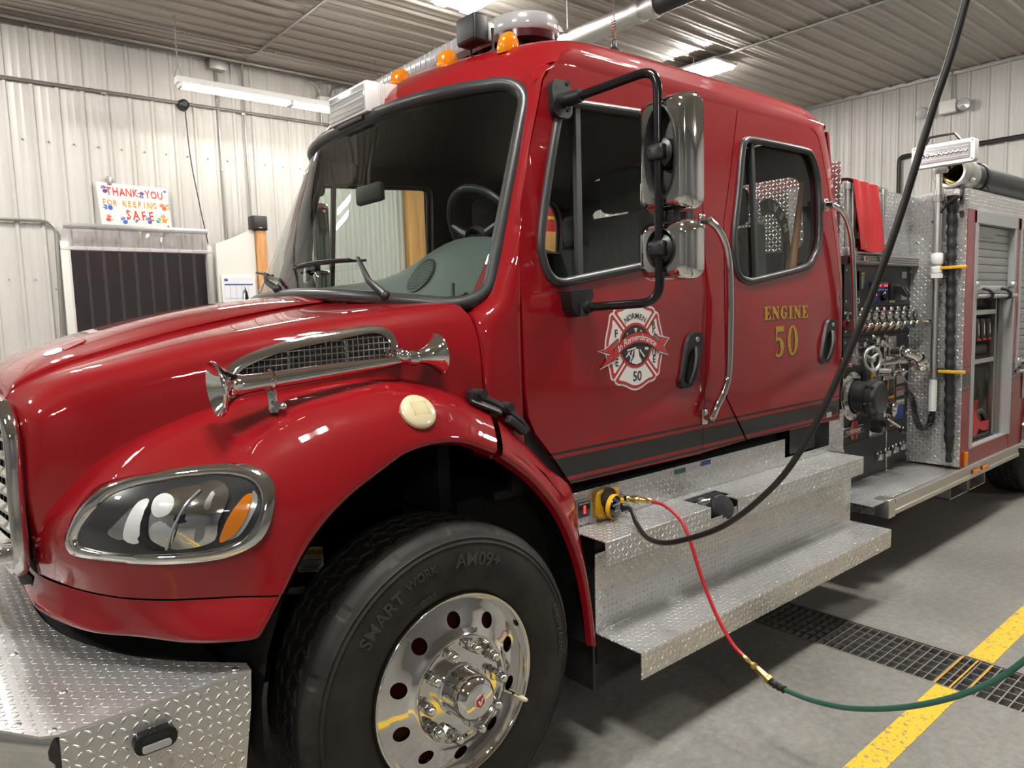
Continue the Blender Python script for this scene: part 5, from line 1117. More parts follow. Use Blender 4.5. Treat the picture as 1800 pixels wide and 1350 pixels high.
for y in (2.885, 3.255):
    b = MB()
    for k in range(6): b.box((1.706 + k * .011, min(y, 3.07 + (y - 3.07) * .9), 2.615), (1.711 + k * .011, max(y, 3.07 + (y - 3.07) * .9), 2.74))
    b.build('cooling_fins', M['white'], br)
    b = MB(); b.prism([(1.74, 2.62), (1.745, 2.745), (1.83, 2.745), (1.90, 2.715), (1.935, 2.745), (1.95, 2.80), (1.90, 2.79), (1.83, 2.655), (1.80, 2.625)][:4] + [(1.93, 2.80), (1.915, 2.77), (1.86, 2.68), (1.82, 2.63)], lambda u, v, d: (u, y + d, v), -.003, .003); b.build('brow_bracket', M['white'], br)
    for u, v in ((1.80, 2.70), (1.84, 2.69), (1.80, 2.66)):
        b = MB(); b.lathe((u, y - .003 if y < 3.07 else y + .003, v), (0, -1 if y < 3.07 else 1, 0), [(.007, 0), (.007, .004), (0, .005)], 8); b.build('bolt', M['galv'], br)
b = MB(); b.box((1.65, 2.95, 2.590), (1.72, 3.19, 2.612), .006); b.build('brow_underplate', M['interior'], br)
def bar_outline(grow=0.0):
    y0, y1 = 2.37 - grow, 3.77 + grow; x0, x1 = 2.10 - grow, 2.40 + grow; o = []
    for cy, a0 in ((y0 + .16, 180), (y1 - .16, 0)):
        for k in range(13):
            a = math.radians(a0 + 15 * k); o.append(((x0 + x1) / 2 + (x1 - x0) / 2 * math.cos(a), cy + .16 * math.sin(a)))
    return o
BO = bar_outline()
b = MB(); b.grid([[(2.25 + (x - 2.25) * s, 3.07 + (y - 3.07) * (1 - (1 - s) * .25), z) for x, y in BO] for s, z in ((.97, 2.925), (1.0, 2.93), (1.02, 2.95), (1.02, 2.985), (.98, 2.998), (.85, 3.004))], False, True); b.prism([(2.25 + (x - 2.25) * .85, 3.07 + (y - 3.07) * .963) for x, y in BO], lambda u, v, d: (u, v, 3.003 + d), 0, .001); lb = b.build('light_bar', M['clear'], FE, ang=50)
b = MB(); b.prism([(2.25 + (x - 2.25) * .98, 3.07 + (y - 3.07) * .995) for x, y in BO], lambda u, v, d: (u, v, 2.895 + d), 0, .032); b.build('bar_base', mat('dark_maroon_base', (.05, .008, .010), .2), lb)
for k in range(24):
    b = MB(); y = 2.55 + k * .045; b.box((2.094, y, 2.938), (2.098, y + .003, 2.992)); b.build('lens_joint', M['conduit'], lb)
for y in (2.50, 3.64):
    b = MB(); b.box((2.16, y - .05, 2.80), (2.34, y + .05, 2.90), .01); b.build('bar_foot', M['black'], lb)
b = MB(); b.box((2.13, 2.56, 2.80), (2.15, 3.6, 2.885)); b.build('wind_shield_plate', mat('dark_maroon_plate', (.07, .012, .014), .25), lb)
q, n = onroof(2.51, 2.225); b = MB(); b.lathe(q, (0, 0, 1), [(.03, -.005), (.03, .01), (.012, .03), (.010, .05)], 16, True); an = b.build('antenna', M['black'], FE)
b = MB(); b.tube([q + V((.009 * math.cos(k * .9), .009 * math.sin(k * .9), .05 + k * .0016)) for k in range(60)], .0025, 5); b.build('antenna_spring', M['chrome'], an)
b = MB(); b.tube([q + V((0, 0, .14)), q + V((0, 0, .9))], .0022, 6); b.build('antenna_whip', M['steel'], an)
# ------------------------------------------------------------------ pump house and equipment body
PY = 2.17
def pp(u, v, d=0): return (u, PY - d, v)
b = MB(); b.box((4.575, PY, .545), (5.60, PY + .03, 1.955)); panel = b.build('pump_panel', M['skygrey'], FE)
b = MB()
for z in (1.685, 1.495, .80): b.box((4.58, PY - .0012, z - .004), (5.595, PY + .001, z + .004))
b.build('panel_seams', M['dark'], panel)
for x in (4.60, 5.572):
    for z in (.60, .76, .90, 1.2, 1.46, 1.53, 1.65, 1.72, 1.92):
        b = MB(); b.ball((x, PY - .001, z), (.009, .005, .009), 10, 6); b.build('panel_bolt', M['steel'], panel)
def pbox(nm, x0, z0, x1, z1, d, m, bev=.003, d0=0.0):
    b = MB(); b.box((x0, PY - d0 - d, z0), (x1, PY - d0 + .001, z1), bev); return b.build(nm, m, panel)
pbox('level_gauge', 4.755, 1.79, 4.835, 1.915, .012, M['blackgloss']); pbox('gauge_cap', 4.775, 1.893, 4.818, 1.905, .004, M['yellow'], .001, .012); pbox('gauge_lights', 4.785, 1.80, 4.81, 1.89, .003, M['galv'], .001, .012); pbox('gauge_green', 4.777, 1.815, 4.784, 1.885, .003, mat('green_indicator', (.05, .35, .10), .4), .001, .012)
cp = mat('control_panel_blue', (.030, .045, .16), .3); pbox('pressure_controller', 4.935, 1.715, 5.195, 1.845, .010, cp)
for x, z, w_, h in ((5.03, 1.815, .05, .014), (5.13, 1.815, .05, .014), (4.965, 1.755, .05, .014)): pbox('controller_display', x, z, x + w_, z + h, .003, M['led'], .001, .010)
for k in range(4): pbox('controller_button', 5.02 + k * .042, 1.786, 5.05 + k * .042, 1.798, .004, mat('button_blue_%s' % 'abcd'[k], (.12, .26, .55), .4), .001, .010)
b = MB(); b.lathe(pp(5.10, 1.755, .01), (0, -1, 0), [(.036, 0), (.036, .02), (.030, .032), (0, .034)], 24); b.build('throttle_knob', M['blackgloss'], panel)
b = MB(); b.box((5.21, PY - .03, 1.725), (5.345, PY, 1.835), .012); b.build('switch_housing', M['black'], panel)
for k in range(2):
    b = MB(); b.prism([(0, .03), (.05, .02), (.085, -.035), (.07, -.05), (.03, -.02), (0, -.03)], lambda u, v, d: (5.245 + k * .045 + d, PY - .028 - u, 1.79 + v), 0, .022); b.build('switch_lever', M['black'], panel)
pbox('switch_plate', 5.235, 1.705, 5.32, 1.722, .006, M['cream'])
for x, z in ((5.42, 1.873), (5.42, 1.722)): pbox('speed_plate', x, z, x + .085, z + .046, .006, M['alu'], .002)
pbox('pin_tag', 4.725, 1.708, 4.785, 1.742, .005, M['white']); pbox('pin_tag_mark', 4.745, 1.715, 4.765, 1.735, .001, M['decalblack'], 0, .005)
pbox('small_plate', 5.05, 1.905, 5.10, 1.92, .004, M['alu'])
# discharge levers with round coloured tags
tagc = [(.45, .03, .03), (.35, .02, .02), (.55, .30, .05), (.45, .03, .04), (.60, .45, .12), (.75, .75, .72), (.05, .14, .45), (.12, .12, .12), (.5, .5, .5)]
for k in range(9):
    x = 4.60 + k * .108; lm = mat('tag_colour_%s' % 'abcdefghi'[k], tagc[k], .35)
    b = MB(); b.lathe((x, PY, 1.625), (0, -1, 0), [(.030, 0), (.030, .02), (.018, .03), (.018, .06), (.030, .066), (.033, .09), (.022, .10), (.0, .102)], 14); b.ball((x, PY - .05, 1.655), (.014, .018, .026), 10, 8); b.ball((x, PY - .06, 1.590), (.020, .016, .02), 10, 8)
    lv = b.build('discharge_lever', M['chrome'], panel)
b_ = None
for k in range(9):
    x = 4.60 + k * .108; lm = bpy.data.materials['tag_colour_%s' % 'abcdefghi'[k]]
    b = MB(); b.tube([(x, PY - .08, 1.60), (x + .002, PY - .095, 1.57), (x + .004, PY - .11, 1.548)], [.012, .011, .010], 8); b.lathe((x + .004, PY - .098, 1.552), (0, -.72, -.69), [(.0, -.012), (.034, -.010), (.037, 0), (.034, .008), (.026, .010)], 18); b.build('lever_paddle', M['chrome'], panel)
    b = MB(); b.lathe((x + .004, PY - .098, 1.552), (0, -.72, -.69), [(.029, .0095), (.0, .0105)], 18); b.build('paddle_tag', lm, panel)
    pbox('lever_label', x - .035, 1.565, x + .02, 1.60, .004, lm, .001)
b = MB(); b.tube([(5.50, PY, 1.56), (5.52, PY - .10, 1.575), (5.56, PY - .16, 1.57)], [.014, .012, .016], 8); b.lathe((5.56, PY - .16, 1.57), (.4, -.8, -.3), [(.03, 0), (.033, .008), (0, .012)], 14); b.build('bleeder_lever', M['chrome'], panel)
pbox('red_indicator', 4.60, 1.535, 4.69, 1.60, .004, mat('dark_red_plate', (.14, .01, .015), .3), .001)
# handwheel
b = MB(); c = V((4.775, 2.075, 1.348)); ax = V((-.27, -.96, .06)).normalized(); e1 = ax.cross(V((0, 0, 1))).normalized(); e2 = e1.cross(ax)
b.tube([c + (e1 * math.cos(t) + e2 * math.sin(t)) * .073 for t in [2 * PI * k / 36 for k in range(36)]], .013, 10, True)
for k in range(3):
    t = 2 * PI * k / 3 + .5; b.tube([c + ax * -.012, c + (e1 * math.cos(t) + e2 * math.sin(t)) * .07], [.012, .009], 8)
b.lathe(c - ax * .02, ax, [(.022, 0), (.022, .03), (.012, .034), (0, .035)], 14); hw = b.build('handwheel', M['alu'], panel)
pbox('wheel_plate', 4.72, 1.305, 4.79, 1.43, .008, M['steel'])
b = MB(); b.cyl((4.745, PY, 1.362), c - ax * .015, .010, n=10); b.build('wheel_shaft', M['steel'], panel)
b = MB(); b.cyl(c + V((.05, -.01, -.075)), c + V((.15, -.045, -.085)), .017, n=14); b.build('wheel_crank', M['alu'], panel)
b = MB(); b.lathe((4.75, PY - .02, 1.44), (0, -1, 0), [(.02, 0), (.02, .04), (0, .042)], 12); b.box((4.725, PY - .03, 1.43), (4.79, PY, 1.455), .006); b.build('drain_knob', M['chrome'], panel)
# chrome valves over the handwheel
for x, z in ((4.95, 1.44), (5.06, 1.45), (4.88, 1.455)):
    b = MB(); b.lathe((x, PY, z), (0, -1, 0), [(.026, 0), (.026, .012), (.014, .018), (.014, .06), (.024, .066), (.024, .085), (0, .09)], 14); b.ball((x, PY - .05, z + .03), .017, 10, 8); b.lathe((x, PY - .05, z - .02), (0, 0, -1), [(.014, 0), (.016, .03), (.012, .05), (0, .052)], 10); b.build('gauge_valve', M['chrome'], panel)
b = MB(); b.tube([(4.88, PY - .05, 1.45), (5.0, PY - .06, 1.455), (5.10, PY - .06, 1.42), (5.18, PY - .07, 1.40)], .012, 8); b.build('valve_pipe', M['chrome'], panel)
# discharge elbow on its plate
b = MB(); b.box((5.155, PY - .012, 1.17), (5.345, PY, 1.475), .006); b.build('discharge_plate', M['steel'], panel)
b = MB(); b.lathe((5.235, PY - .01, 1.365), (.0, -1, 0), [(.062, 0), (.062, .02), (.046, .03), (.044, .06), (.050, .065), (.050, .085), (.036, .09)], 28); P_ = spline([(5.235, PY - .09, 1.365), (5.245, PY - .135, 1.360), (5.275, PY - .165, 1.342), (5.315, PY - .175, 1.305)], 5); b.tube(P_, .034, 18); b.lathe(P_[-1] - V((.012, 0, -.02)), (.6, -.1, -.75), [(.040, 0), (.050, .008), (.050, .025), (.043, .03), (.046, .04), (.052, .045), (.052, .07), (.02, .075), (.0, .076)], 24); el = b.build('discharge_elbow', M['chrome'], panel)
for k in range(3):
    t = 2 * PI * k / 3; q = P_[-1] + V((.03, -.005, -.035)); b = MB(); b.bar(q + V((.042 * math.cos(t), .05 * math.sin(t), .03 * math.cos(t))), q + V((.066 * math.cos(t), .07 * math.sin(t), .045 * math.cos(t))), .015, .015, bev=.004); b.build('coupling_lug', M['chrome'], panel)
b = MB(); b.lathe((5.06, PY - .02, 1.235), (0, -1, 0), [(.03, 0), (.026, .03), (.016, .05), (.02, .10), (.0, .11)], 14); b.tube([(5.06, PY - .10, 1.235), (5.14, PY - .11, 1.245), (5.20, PY - .11, 1.235)], .014, 8); b.ball((5.21, PY - .11, 1.235), .024, 10, 8); b.build('bleed_valve', M['chrome'], panel)
b = MB(); b.box((4.99, PY - .06, 1.285), (5.08, PY, 1.335), .01); b.tube([(4.99, PY - .05, 1.30), (5.15, PY - .10, 1.31), (5.28, PY - .12, 1.30)], .016, 8); b.build('valve_body', M['chrome'], panel)
def beads(nm, pts, r=.005):
    P = spline(pts, 12); b = MB(); d = 0; last = P[0]
    b.tube(P, .0022, 5)
    for p in P:
        if (p - last).length > .013: b.ball(p, r, 6, 4); last = p
    return b.build(nm, M['chrome'], panel)
beads('cap_chain', [(5.07, 2.03, 1.31), (5.10, 2.02, 1.23), (5.17, 2.01, 1.165), (5.27, 2.0, 1.16), (5.35, 1.98, 1.21), (5.40, 1.96, 1.26)])
beads('drain_chain', [(5.02, 2.08, .93), (5.02, 2.08, .75), (5.03, 2.08, .575)])
# big suction inlet
b = MB(); b.lathe((4.70, PY, 1.11), (0, -1, 0), [(.158, 0), (.158, .008), (.150, .012), (.120, .012), (.115, .03)], 48); fl_ = b.build('inlet_flange', M['steel'], panel)
for k in range(8):
    a = 2 * PI * k / 8 + .2; b = MB(); b.lathe((4.70 + .138 * math.cos(a), PY - .012, 1.11 + .138 * math.sin(a)), (0, -1, 0), [(.009, 0), (.009, .006), (0, .007)], 8); b.build('flange_bolt', M['alu'], panel)
cast = mat('grey_cast_inlet', (.055, .055, .055), .42, .5)
b = MB(); b.lathe((4.70, PY - .01, 1.11), (0, -1, 0), [(.104, 0), (.104, .03), (.098, .034), (.098, .085), (.108, .09), (.112, .098), (.112, .104), (.104, .106), (.108, .115), (.118, .118), (.118, .150), (.108, .154), (.104, .175), (.096, .182), (.09, .178), (.0, .178)], 56); b.build('suction_inlet', cast, panel)
for k in range(6):
    a = 2 * PI * k / 6 + .3
    for r, d, L in ((.108, .128, .026), (.098, .155, .024)):
        b = MB(); q = V((4.70 + r * math.cos(a), PY - .01 - d, 1.11 + r * math.sin(a))); b.bar(q, q + V((math.cos(a), 0, math.sin(a))) * L, .022, .022, (0, 1, 0), .004); b.build('inlet_lug', cast, panel)
b = MB(); b.ball((4.70, PY - .189, 1.11), (.008, .004, .008), 8, 6); b.build('inlet_pin', M['black'], panel)
b = MB(); b.box((4.83, PY - .035, 1.18), (4.90, PY, 1.26), .01); b.build('inlet_bracket', M['rubber'], panel)
pbox('intake_gauge', 4.965, 1.165, 5.105, 1.275, .010, M['yellow'], .006); pbox('intake_face', 4.985, 1.172, 5.098, 1.268, .003, M['cream'], .003, .010)
for x, z in ((5.01, 1.24), (5.05, 1.24)): pbox('intake_button', x, z, x + .018, z + .016, .003, M['decalred'] if x < 5.03 else bpy.data.materials['green_indicator'], .001, .013)
for x in (5.0, 5.05): pbox('intake_readout', x, 1.195, x + .028, 1.212, .003, M['decalblack'], .001, .013)
# warning plates
b = MB()
for z0, z1 in ((1.045, 1.20), (.945, 1.045), (.835, .945)):
    b.box((5.235, PY - .004, z0), (5.345, PY, z1), .002)
b.build('yellow_label_strip', M['yellow'], panel)
for z0, z1 in ((1.056, 1.19), (.955, 1.035), (.846, .935)):
    pbox('black_label', 5.247, z0, 5.333, z1, .0015, M['decalblack'], 0, .004); pbox('label_heading', 5.262, z1 - .022, 5.318, z1 - .012, .001, M['decalred'], 0, .0055)
    b = MB()
    for k in range(int((z1 - z0 - .03) / .012)): b.box((5.256, PY - .0068, z1 - .034 - k * .012), (5.325 - .012 * (k % 3), PY - .0055, z1 - .030 - k * .012))
    b.build('label_print', M['decalgrey'], panel)
for z0, z1, m in ((1.125, 1.215, 'r'), (1.035, 1.105, 'r'), (.965, 1.015, 'k')):
    pbox('warning_plate', 5.375, z0, 5.525, z1, .004, M['decalgrey']); 
    pbox('plate_heading', 5.385, z1 - .024, 5.515, z1 - .006, .001, M['decalred'] if m == 'r' else M['decalwhite'], 0, .004)
    b = MB()
    for k in range(int((z1 - z0 - .03) / .011)): b.box((5.385, PY - .0055, z1 - .036 - k * .011), (5.51 - .02 * (k % 2), PY - .004, z1 - .032 - k * .011))
    b.build('plate_print', M['decalwhite'], panel)
pbox('blue_plate', 5.365, .872, 5.505, .965, .004, M['blue']); pbox('blue_plate_print', 5.372, .885, 5.378, .90, .001, M['decalwhite'], 0, .004)
# maker emblem
b = MB(); b.box((4.575, PY - .004, .853), (4.87, PY, .905), .001); b.build('emblem_plate', M['decalwhite'], panel)
b = MB(); b.box((4.579, PY - .005, .857), (4.866, PY - .003, .901)); b.build('emblem_field', M['skygrey'], panel)
b = MB()
for pl_ in ([(-.058, .028), (-.03, .060), (-.003, .060), (-.003, -.060), (-.034, -.060), (-.058, -.030)], [(.058, .028), (.03, .060), (.004, .060), (.004, -.012), (.018, -.012), (.018, -.060), (.034, -.060), (.058, -.030)]):
    b.prism(pl_, lambda u, v, d: pp(4.735 + u, .880 + v, .005 + d), 0, .0015)
b.build('emblem_red_mark', M['decalred'], panel)
b = MB(); put_text(b, 'rosenbauer', .052, lambda u, v, d: pp(4.7225 + u * .92, .880 + v, .0072), bold=.012); b.build('emblem_lettering', M['decalwhite'], panel)
# drain valve with lever
b = MB(); b.box((4.925, PY - .008, .80), (5.165, PY, .955), .02); b.build('drain_plate', M['steel'], panel)
b = MB(); b.lathe((5.02, PY, .905), (0, -1, 0), [(.05, 0), (.05, .05), (.035, .06), (.035, .10), (0, .105)], 18); b.box((5.0, PY - .06, .83), (5.04, PY, .90), .006); b.build('drain_valve', M['rubber'], panel)
b = MB(); b.lathe((5.12, PY - .01, .97), (.1, -1, 0), [(.045, 0), (.045, .03), (.03, .04), (.04, .06), (.04, .085), (.02, .1), (0, .102)], 18); b.ball((5.12, PY - .09, 1.0), .03, 10, 8); b.build('drain_cap', M['chrome'], panel)
b = MB(); b.tube([(5.0, PY - .10, .935), (5.10, PY - .15, .865)], .008, 8); b.build('drain_lever', M['chrome'], panel)
b = MB(); b.ball((5.115, PY - .158, .852), .028, 14, 10); b.build('lever_ball', M['blackgloss'], panel)
for k in range(4):
    x = 5.03 + k * .122; z = .672 + k * .006; b = MB(); b.box((x - .030, PY - .06, z - .03), (x + .032, PY - .02, z + .012), .006); b.cyl((x, PY - .04, z), (x, PY, z), .012, n=10); b.ball((x - .025, PY - .04, z + .02), .010, 8, 6); b.ball((x + .025, PY - .04, z + .022), .010, 8, 6); b.build('drain_handle', M['chrome'], panel)
# extruded rail with two small lamps, upper tread wall, return wall
b = MB(); prof = [(.0, 1.955), (.045, 1.955), (.055, 1.962), (.048, 1.970), (.055, 1.978), (.048, 1.986), (.055, 1.994), (.048, 2.002), (.055, 2.010), (.045, 2.018), (.0, 2.018)]
b.grid([[(x, PY - d, z) for d, z in prof] for x in (4.56, 5.60)], True); rl = b.build('panel_rail', M['alu'], FE, ang=20)
for x, m in ((4.70, M['decalred']), (4.935, M['amber'])):
    b = MB(); b.box((x, PY - .066, 1.972), (x + .06, PY - .054, 2.006), .004); b.build('rail_lamp', M['chrome'], rl); b = MB(); b.ball((x + .03, PY - .066, 1.989), (.016, .007, .011), 10, 6); b.build('lamp_lens', m, rl)
b = MB(); b.box((4.92, PY + .008, 2.02), (5.60, PY + .012, 2.455)); b.box((4.25, PY + .2, 1.9), (4.92, PY + .204, 2.43)); b.build('upper_pump_wall', M['tread'], FE, flat=True)
b = MB(); b.box((5.585, 1.822, .545), (5.60, PY + .02, 2.455)); b.build('pump_return_wall', M['tread'], FE, flat=True)
for y, z in ((2.13, 2.39), (2.13, 2.12), (1.93, 2.37), (1.90, 2.1), (2.10, .82), (1.86, 2.3)):
    b = MB(); b.ball((5.584, y, z), (.005, .010, .010), 10, 6); b.build('wall_bolt', M['steel'], FE)
b = MB(); b.box((4.42, 2.2, .55), (5.58, 3.94, 1.96)); b.box((4.43, 2.4, 1.9), (4.9, 3.9, 2.42)); b.build('pump_house', M['dark'], FE)
b = MB(); b.box((4.40, 2.12, 1.0), (4.41, 4.02, 2.56)); b.box((4.41, 2.12, 2.0), (4.47, 2.13, 2.43)); b.box((4.235, 2.16, .56), (4.575, 2.164, 1.04)); b.build('pump_front_wall', M['tread'], FE, flat=True)
# crosslay guide posts
for x, y in ((4.475, 2.11), (4.52, 2.10), (4.945, 2.10)):
    b = MB(); b.cyl((x, y, 2.02), (x, y, 2.43), .018, n=14); b.lathe((x, y, 2.40), (0, 0, 1), [(.024, 0), (.024, .035), (.018, .04)], 14, True); b.box((x - .028, y - .022, 2.0), (x + .028, y + .03, 2.05), .004); b.build('guide_roller', M['alu'], FE)
b = MB(); b.box((4.46, 2.10, 2.425), (4.97, 2.14, 2.45), .004); b.box((4.46, 2.09, 2.018), (4.99, 2.13, 2.03), .003); b.build('roller_frame', M['alu'], FE)
# red vinyl cover draped over the hose bed opening
b = MB(); rows = []
for k in range(15):
    t = k / 14; z = 2.455 - .42 * t
    rows.append([(4.47 + .05 * t + (.32 + .03 * t) * s, 2.075 - .022 * t - .012 * math.sin(s * 7 + t * 2.4) * t - .008 * math.sin(s * 15) * (1 - t), z - .012 * s + .006 * math.sin(s * 9) * t) for s in [j / 16 for j in range(17)]])
rows = [[(p[0], p[1] + .25, p[2] + .03) for p in rows[0]], [(p[0], p[1] + .04, p[2] + .014) for p in rows[0]]] + rows
b.grid(rows); b.grid([[(p[0], p[1] + .004, p[2]) for p in r] for r in rows], True); cv = b.build('hose_bed_cover', M['redcloth']); tag(cv, 'red vinyl flap draped over the hose bed behind the cab', 'cover')
for x in (4.56, 4.83):
    b = MB(); b.tube([(x + .012 * math.cos(t), 2.036, 2.062 + .012 * math.sin(t)) for t in [2 * PI * k / 12 for k in range(12)]], .003, 5, True); b.build('grommet', M['brass'], cv)
# running board
b = plate(4.26, 6.72, [(1.835, .52), (1.835, .524), (2.17, .53)]); b.build('running_board', M['tread'], FE, ang=20)
rbd = bpy.data.objects['running_board'] if 'running_board' in bpy.data.objects else None
prf = [(1.87, .425), (1.815, .425), (1.808, .432), (1.808, .455), (1.816, .46), (1.816, .495), (1.808, .50), (1.808, .522), (1.814, .530), (1.835, .530)]
b = MB(); b.grid([[(x, y, z) for y, z in prf] for x in (4.52, 6.88)], True); b.box((4.43, 1.808, .418), (4.52, 1.90, .532), .006); b.build('board_edge_rail', M['alu'], rbd, ang=20)
b = MB(); b.box((4.425, 1.90, .425), (4.432, 2.17, .525)); b.build('board_end_plate', M['tread'], rbd, flat=True)
b = MB(); b.box((4.32, 2.10, .43), (6.7, 2.16, .52)); b.build('board_support', M['dark'], rbd)
for x in (5.83, 6.02):
    b = MB(); b.box((x, 1.798, .452), (x + .12, 1.812, .485), .004); b.build('side_marker_lamp', M['amber'], rbd)
b = MB(); b.box((5.66, 1.80, .54), (5.70, 1.82, .64), .004); b.build('amber_reflector', M['amber'], rbd)
def openbox(x0, x1, y0, y1, z0, z1, t=.006):
    b = MB(); b.box((x0, y0, z0), (x1, y1, z0 + t)); b.box((x0, y0, z1 - t), (x1, y1, z1)); b.box((x0, y0, z0), (x0 + t, y1, z1)); b.box((x1 - t, y0, z0), (x1, y1, z1)); return b
for x in (5.55, 5.92): openbox(x, x + .34, 1.86, 2.2, .31, .425).build('under_board_box', M['alu'], rbd)
# telescoping scene light
b = MB(); b.cyl((5.50, 1.97, 1.85), (5.50, 1.97, 2.46), .030, n=20); mast = b.build('light_mast', M['alu'], FE)
b = MB(); b.cyl((5.50, 1.97, .94), (5.50, 1.97, 1.86), .0215, n=18); b.build('lower_tube', M['alu'], mast)
b = MB(); b.lathe((5.50, 1.97, 1.90), (0, 0, 1), [(.038, 0), (.038, .035), (.032, .04), (.032, .05)], 18, True); b.lathe((5.50, 1.97, 1.86), (0, 0, 1), [(.03, 0), (.042, .004), (.042, .034), (.03, .038)], 6, True); b.lathe((5.50, 1.97, 1.955), (0, 0, 1), [(.036, 0), (.040, .01), (.040, .07), (.034, .08)], 18, True); b.build('mast_collar', M['white'], mast)
b = MB(); b.lathe((5.50, 1.97, 2.38), (0, 0, 1), [(.040, 0), (.040, .045)], 18, True); b.box((5.48, 1.95, 2.385), (5.59, 1.99, 2.42)); b.build('mast_bracket', M['galv'], mast); b = MB(); b.box((5.52, 1.945, 1.96), (5.585, 1.985, 2.05), .006); b.build('mast_bracket', M['galv'], mast)
b = MB(); b.lathe((5.50, 1.972, .94), (0, 0, 1), [(.026, 0), (.026, .22), (.022, .222)], 8, True); b.build('mast_handle', M['white'], mast)
b = MB(); b.cyl((5.50, 1.97, .90), (5.50, 1.97, .945), .016, n=12); b.build('cable_gland', M['black'], mast)
b = MB(); b.cyl((5.50, 1.97, 2.46), (5.50, 1.97, 2.58), .022, n=18); b.box((5.475, 1.955, 2.565), (5.525, 1.985, 2.63), .006); b.prism([(-.06, .05), (.06, .05), (.045, .02), (.03, -.03), (-.03, -.03), (-.045, .02)], lambda u, v, d: (5.48 + d, 1.95 + u, 2.60 + v), 0, .03); b.build('lamp_yoke', M['alu'], mast)
b = MB(); b.cyl((5.50, 1.895, 2.612), (5.50, 1.925, 2.612), .022, n=14); b.build('tilt_knob', M['black'], mast)
LR = V((5.36, 1.905, 2.675))
def lampf(u, v, d): return V((5.36 - d, 1.905 - u, 2.672 + v))
b = MB(); b.prism(rrect(.38, .145, .018, 4), lampf, -.07, 0); b.build('lamp_head', M['white'], mast)
b = MB(); b.prism(rrect(.33, .100, .006, 3), lampf, 0, .002); b.build('lamp_bezel', M['conduit'], mast)
b = MB(); b.prism(rrect(.318, .09, .004, 2), lampf, .002, .004); b.build('lamp_glass', M['clear'], mast)
for k in range(11):
    b = MB(); b.lathe(lampf(-.14 + k * .028, 0, .004), (-1, 0, 0), [(.013, 0), (.010, .003), (.004, .004), (0, .001)], 12); b.build('led_cell', M['chrome'], mast)
b = MB(); [b.box(lampf(.155, v - .003, .0055), lampf(-.155, v + .003, .0035)) for v in (-.03, .03)]; b.build('lamp_strip', M['alu'], mast)
b = MB(); b.tube([lampf(-.12, .07, -.03), lampf(-.09, .125, -.03), lampf(.06, .125, -.03), lampf(.10, .07, -.03)], .009, 8); b.build('lamp_carry_handle', M['black'], mast)
for u in (-.175, .175):
    for v in (-.058, .058):
        b = MB(); b.lathe(lampf(u, v, 0), (-1, 0, 0), [(.006, 0), (.005, .003), (0, .003)], 8); b.build('lamp_screw', M['conduit'], mast)
# coiled lead
P = spline([(5.42, 2.12, 1.08), (5.44, 2.08, 1.02), (5.44, 2.06, .90), (5.46, 2.04, .83), (5.50, 2.01, .815), (5.515, 1.99, .85), (5.50, 1.975, .91)], 30); b = MB(); T = []
ln = [0]
for a, c_ in zip(P, P[1:]): ln.append(ln[-1] + (c_ - a).length)
N = int(ln[-1] / .013) * 10; j = 0
for k in range(N):
    s = ln[-1] * k / N
    while ln[j + 1] < s: j += 1
    t = (s - ln[j]) / (ln[j + 1] - ln[j]); p = P[j].lerp(P[j + 1], t); d = (P[j + 1] - P[j]).normalized(); u = d.cross(V((0, 1, .1))).normalized(); w_ = d.cross(u); a = 2 * PI * k / 10; T.append(p + u * .019 * math.cos(a) + w_ * .019 * math.sin(a))
b.tube(T, .0045, 6); b.build('coiled_lead', M['black'], mast)
# equipment body: side columns, roller shutters, compartment
BX = 5.60
b = MB(); b.box((BX, 1.82, .53), (5.755, 1.86, 2.325)); b.box((6.63, 1.82, .53), (6.78, 1.86, 2.325)); b.box((6.78, 1.822, .53), (7.05, 1.86, 1.16)); b.box((5.75, 1.822, .53), (6.64, 1.862, .645)); b.box((7.0, 1.822, .95), (10.2, 1.86, 1.16))
side_m = mat('red_body_paint', RED, .5, 0, 1.0, spec=.06); t = NT(side_m); z = t.sep(t.pos())[2]; f = t.op('ADD', t.op('ADD', band(t, z, 1.235, 1.248), band(t, z, 1.105, 1.205)), band(t, z, 1.072, 1.085)); t.l.new(t.mix(f, RED, (.012, .012, .012)), pb(side_m).inputs['Base Color'])
body = b.build('body_side', side_m, FE, flat=True)
b = MB(); b.box((BX, 1.818, 2.325), (10.2, 1.84, 2.46)); b.box((BX, 1.84, 2.44), (10.2, 4.3, 2.46)); b.build('body_top_plate', M['tread'], FE, flat=True)
b = MB(); b.box((10.15, 1.86, .5), (10.2, 4.28, 2.44)); b.box((5.61, 4.27, .5), (10.2, 4.31, 2.44)); b.box((6.60, 2.4, .55), (10.15, 4.2, 2.4)); b.build('body_shell', M['red'], FE, flat=True)
def shutter(x0, x1, z0, z1, nm, ztop):
    b = MB(); n = int((ztop - z0) / .055); rows = []
    for k in range(n):
        za = z0 + (ztop - z0) * k / n; zb = z0 + (ztop - z0) * (k + 1) / n; rows += [(1.860, za + .001), (1.853, za + .005), (1.851, (za + zb) / 2), (1.853, zb - .005), (1.860, zb - .001)]
    b.grid([[(x, y, z) for y, z in rows] for x in (x0, x1)], True); s = b.build(nm, M['alu'] if False else SHUT, FE, ang=15)
    return s
SHUT = mat('anodised_shutter', (.42, .43, .43), .45, .75)
FRM = mat('satin_aluminium_frame', (.55, .56, .57), .4, .6)
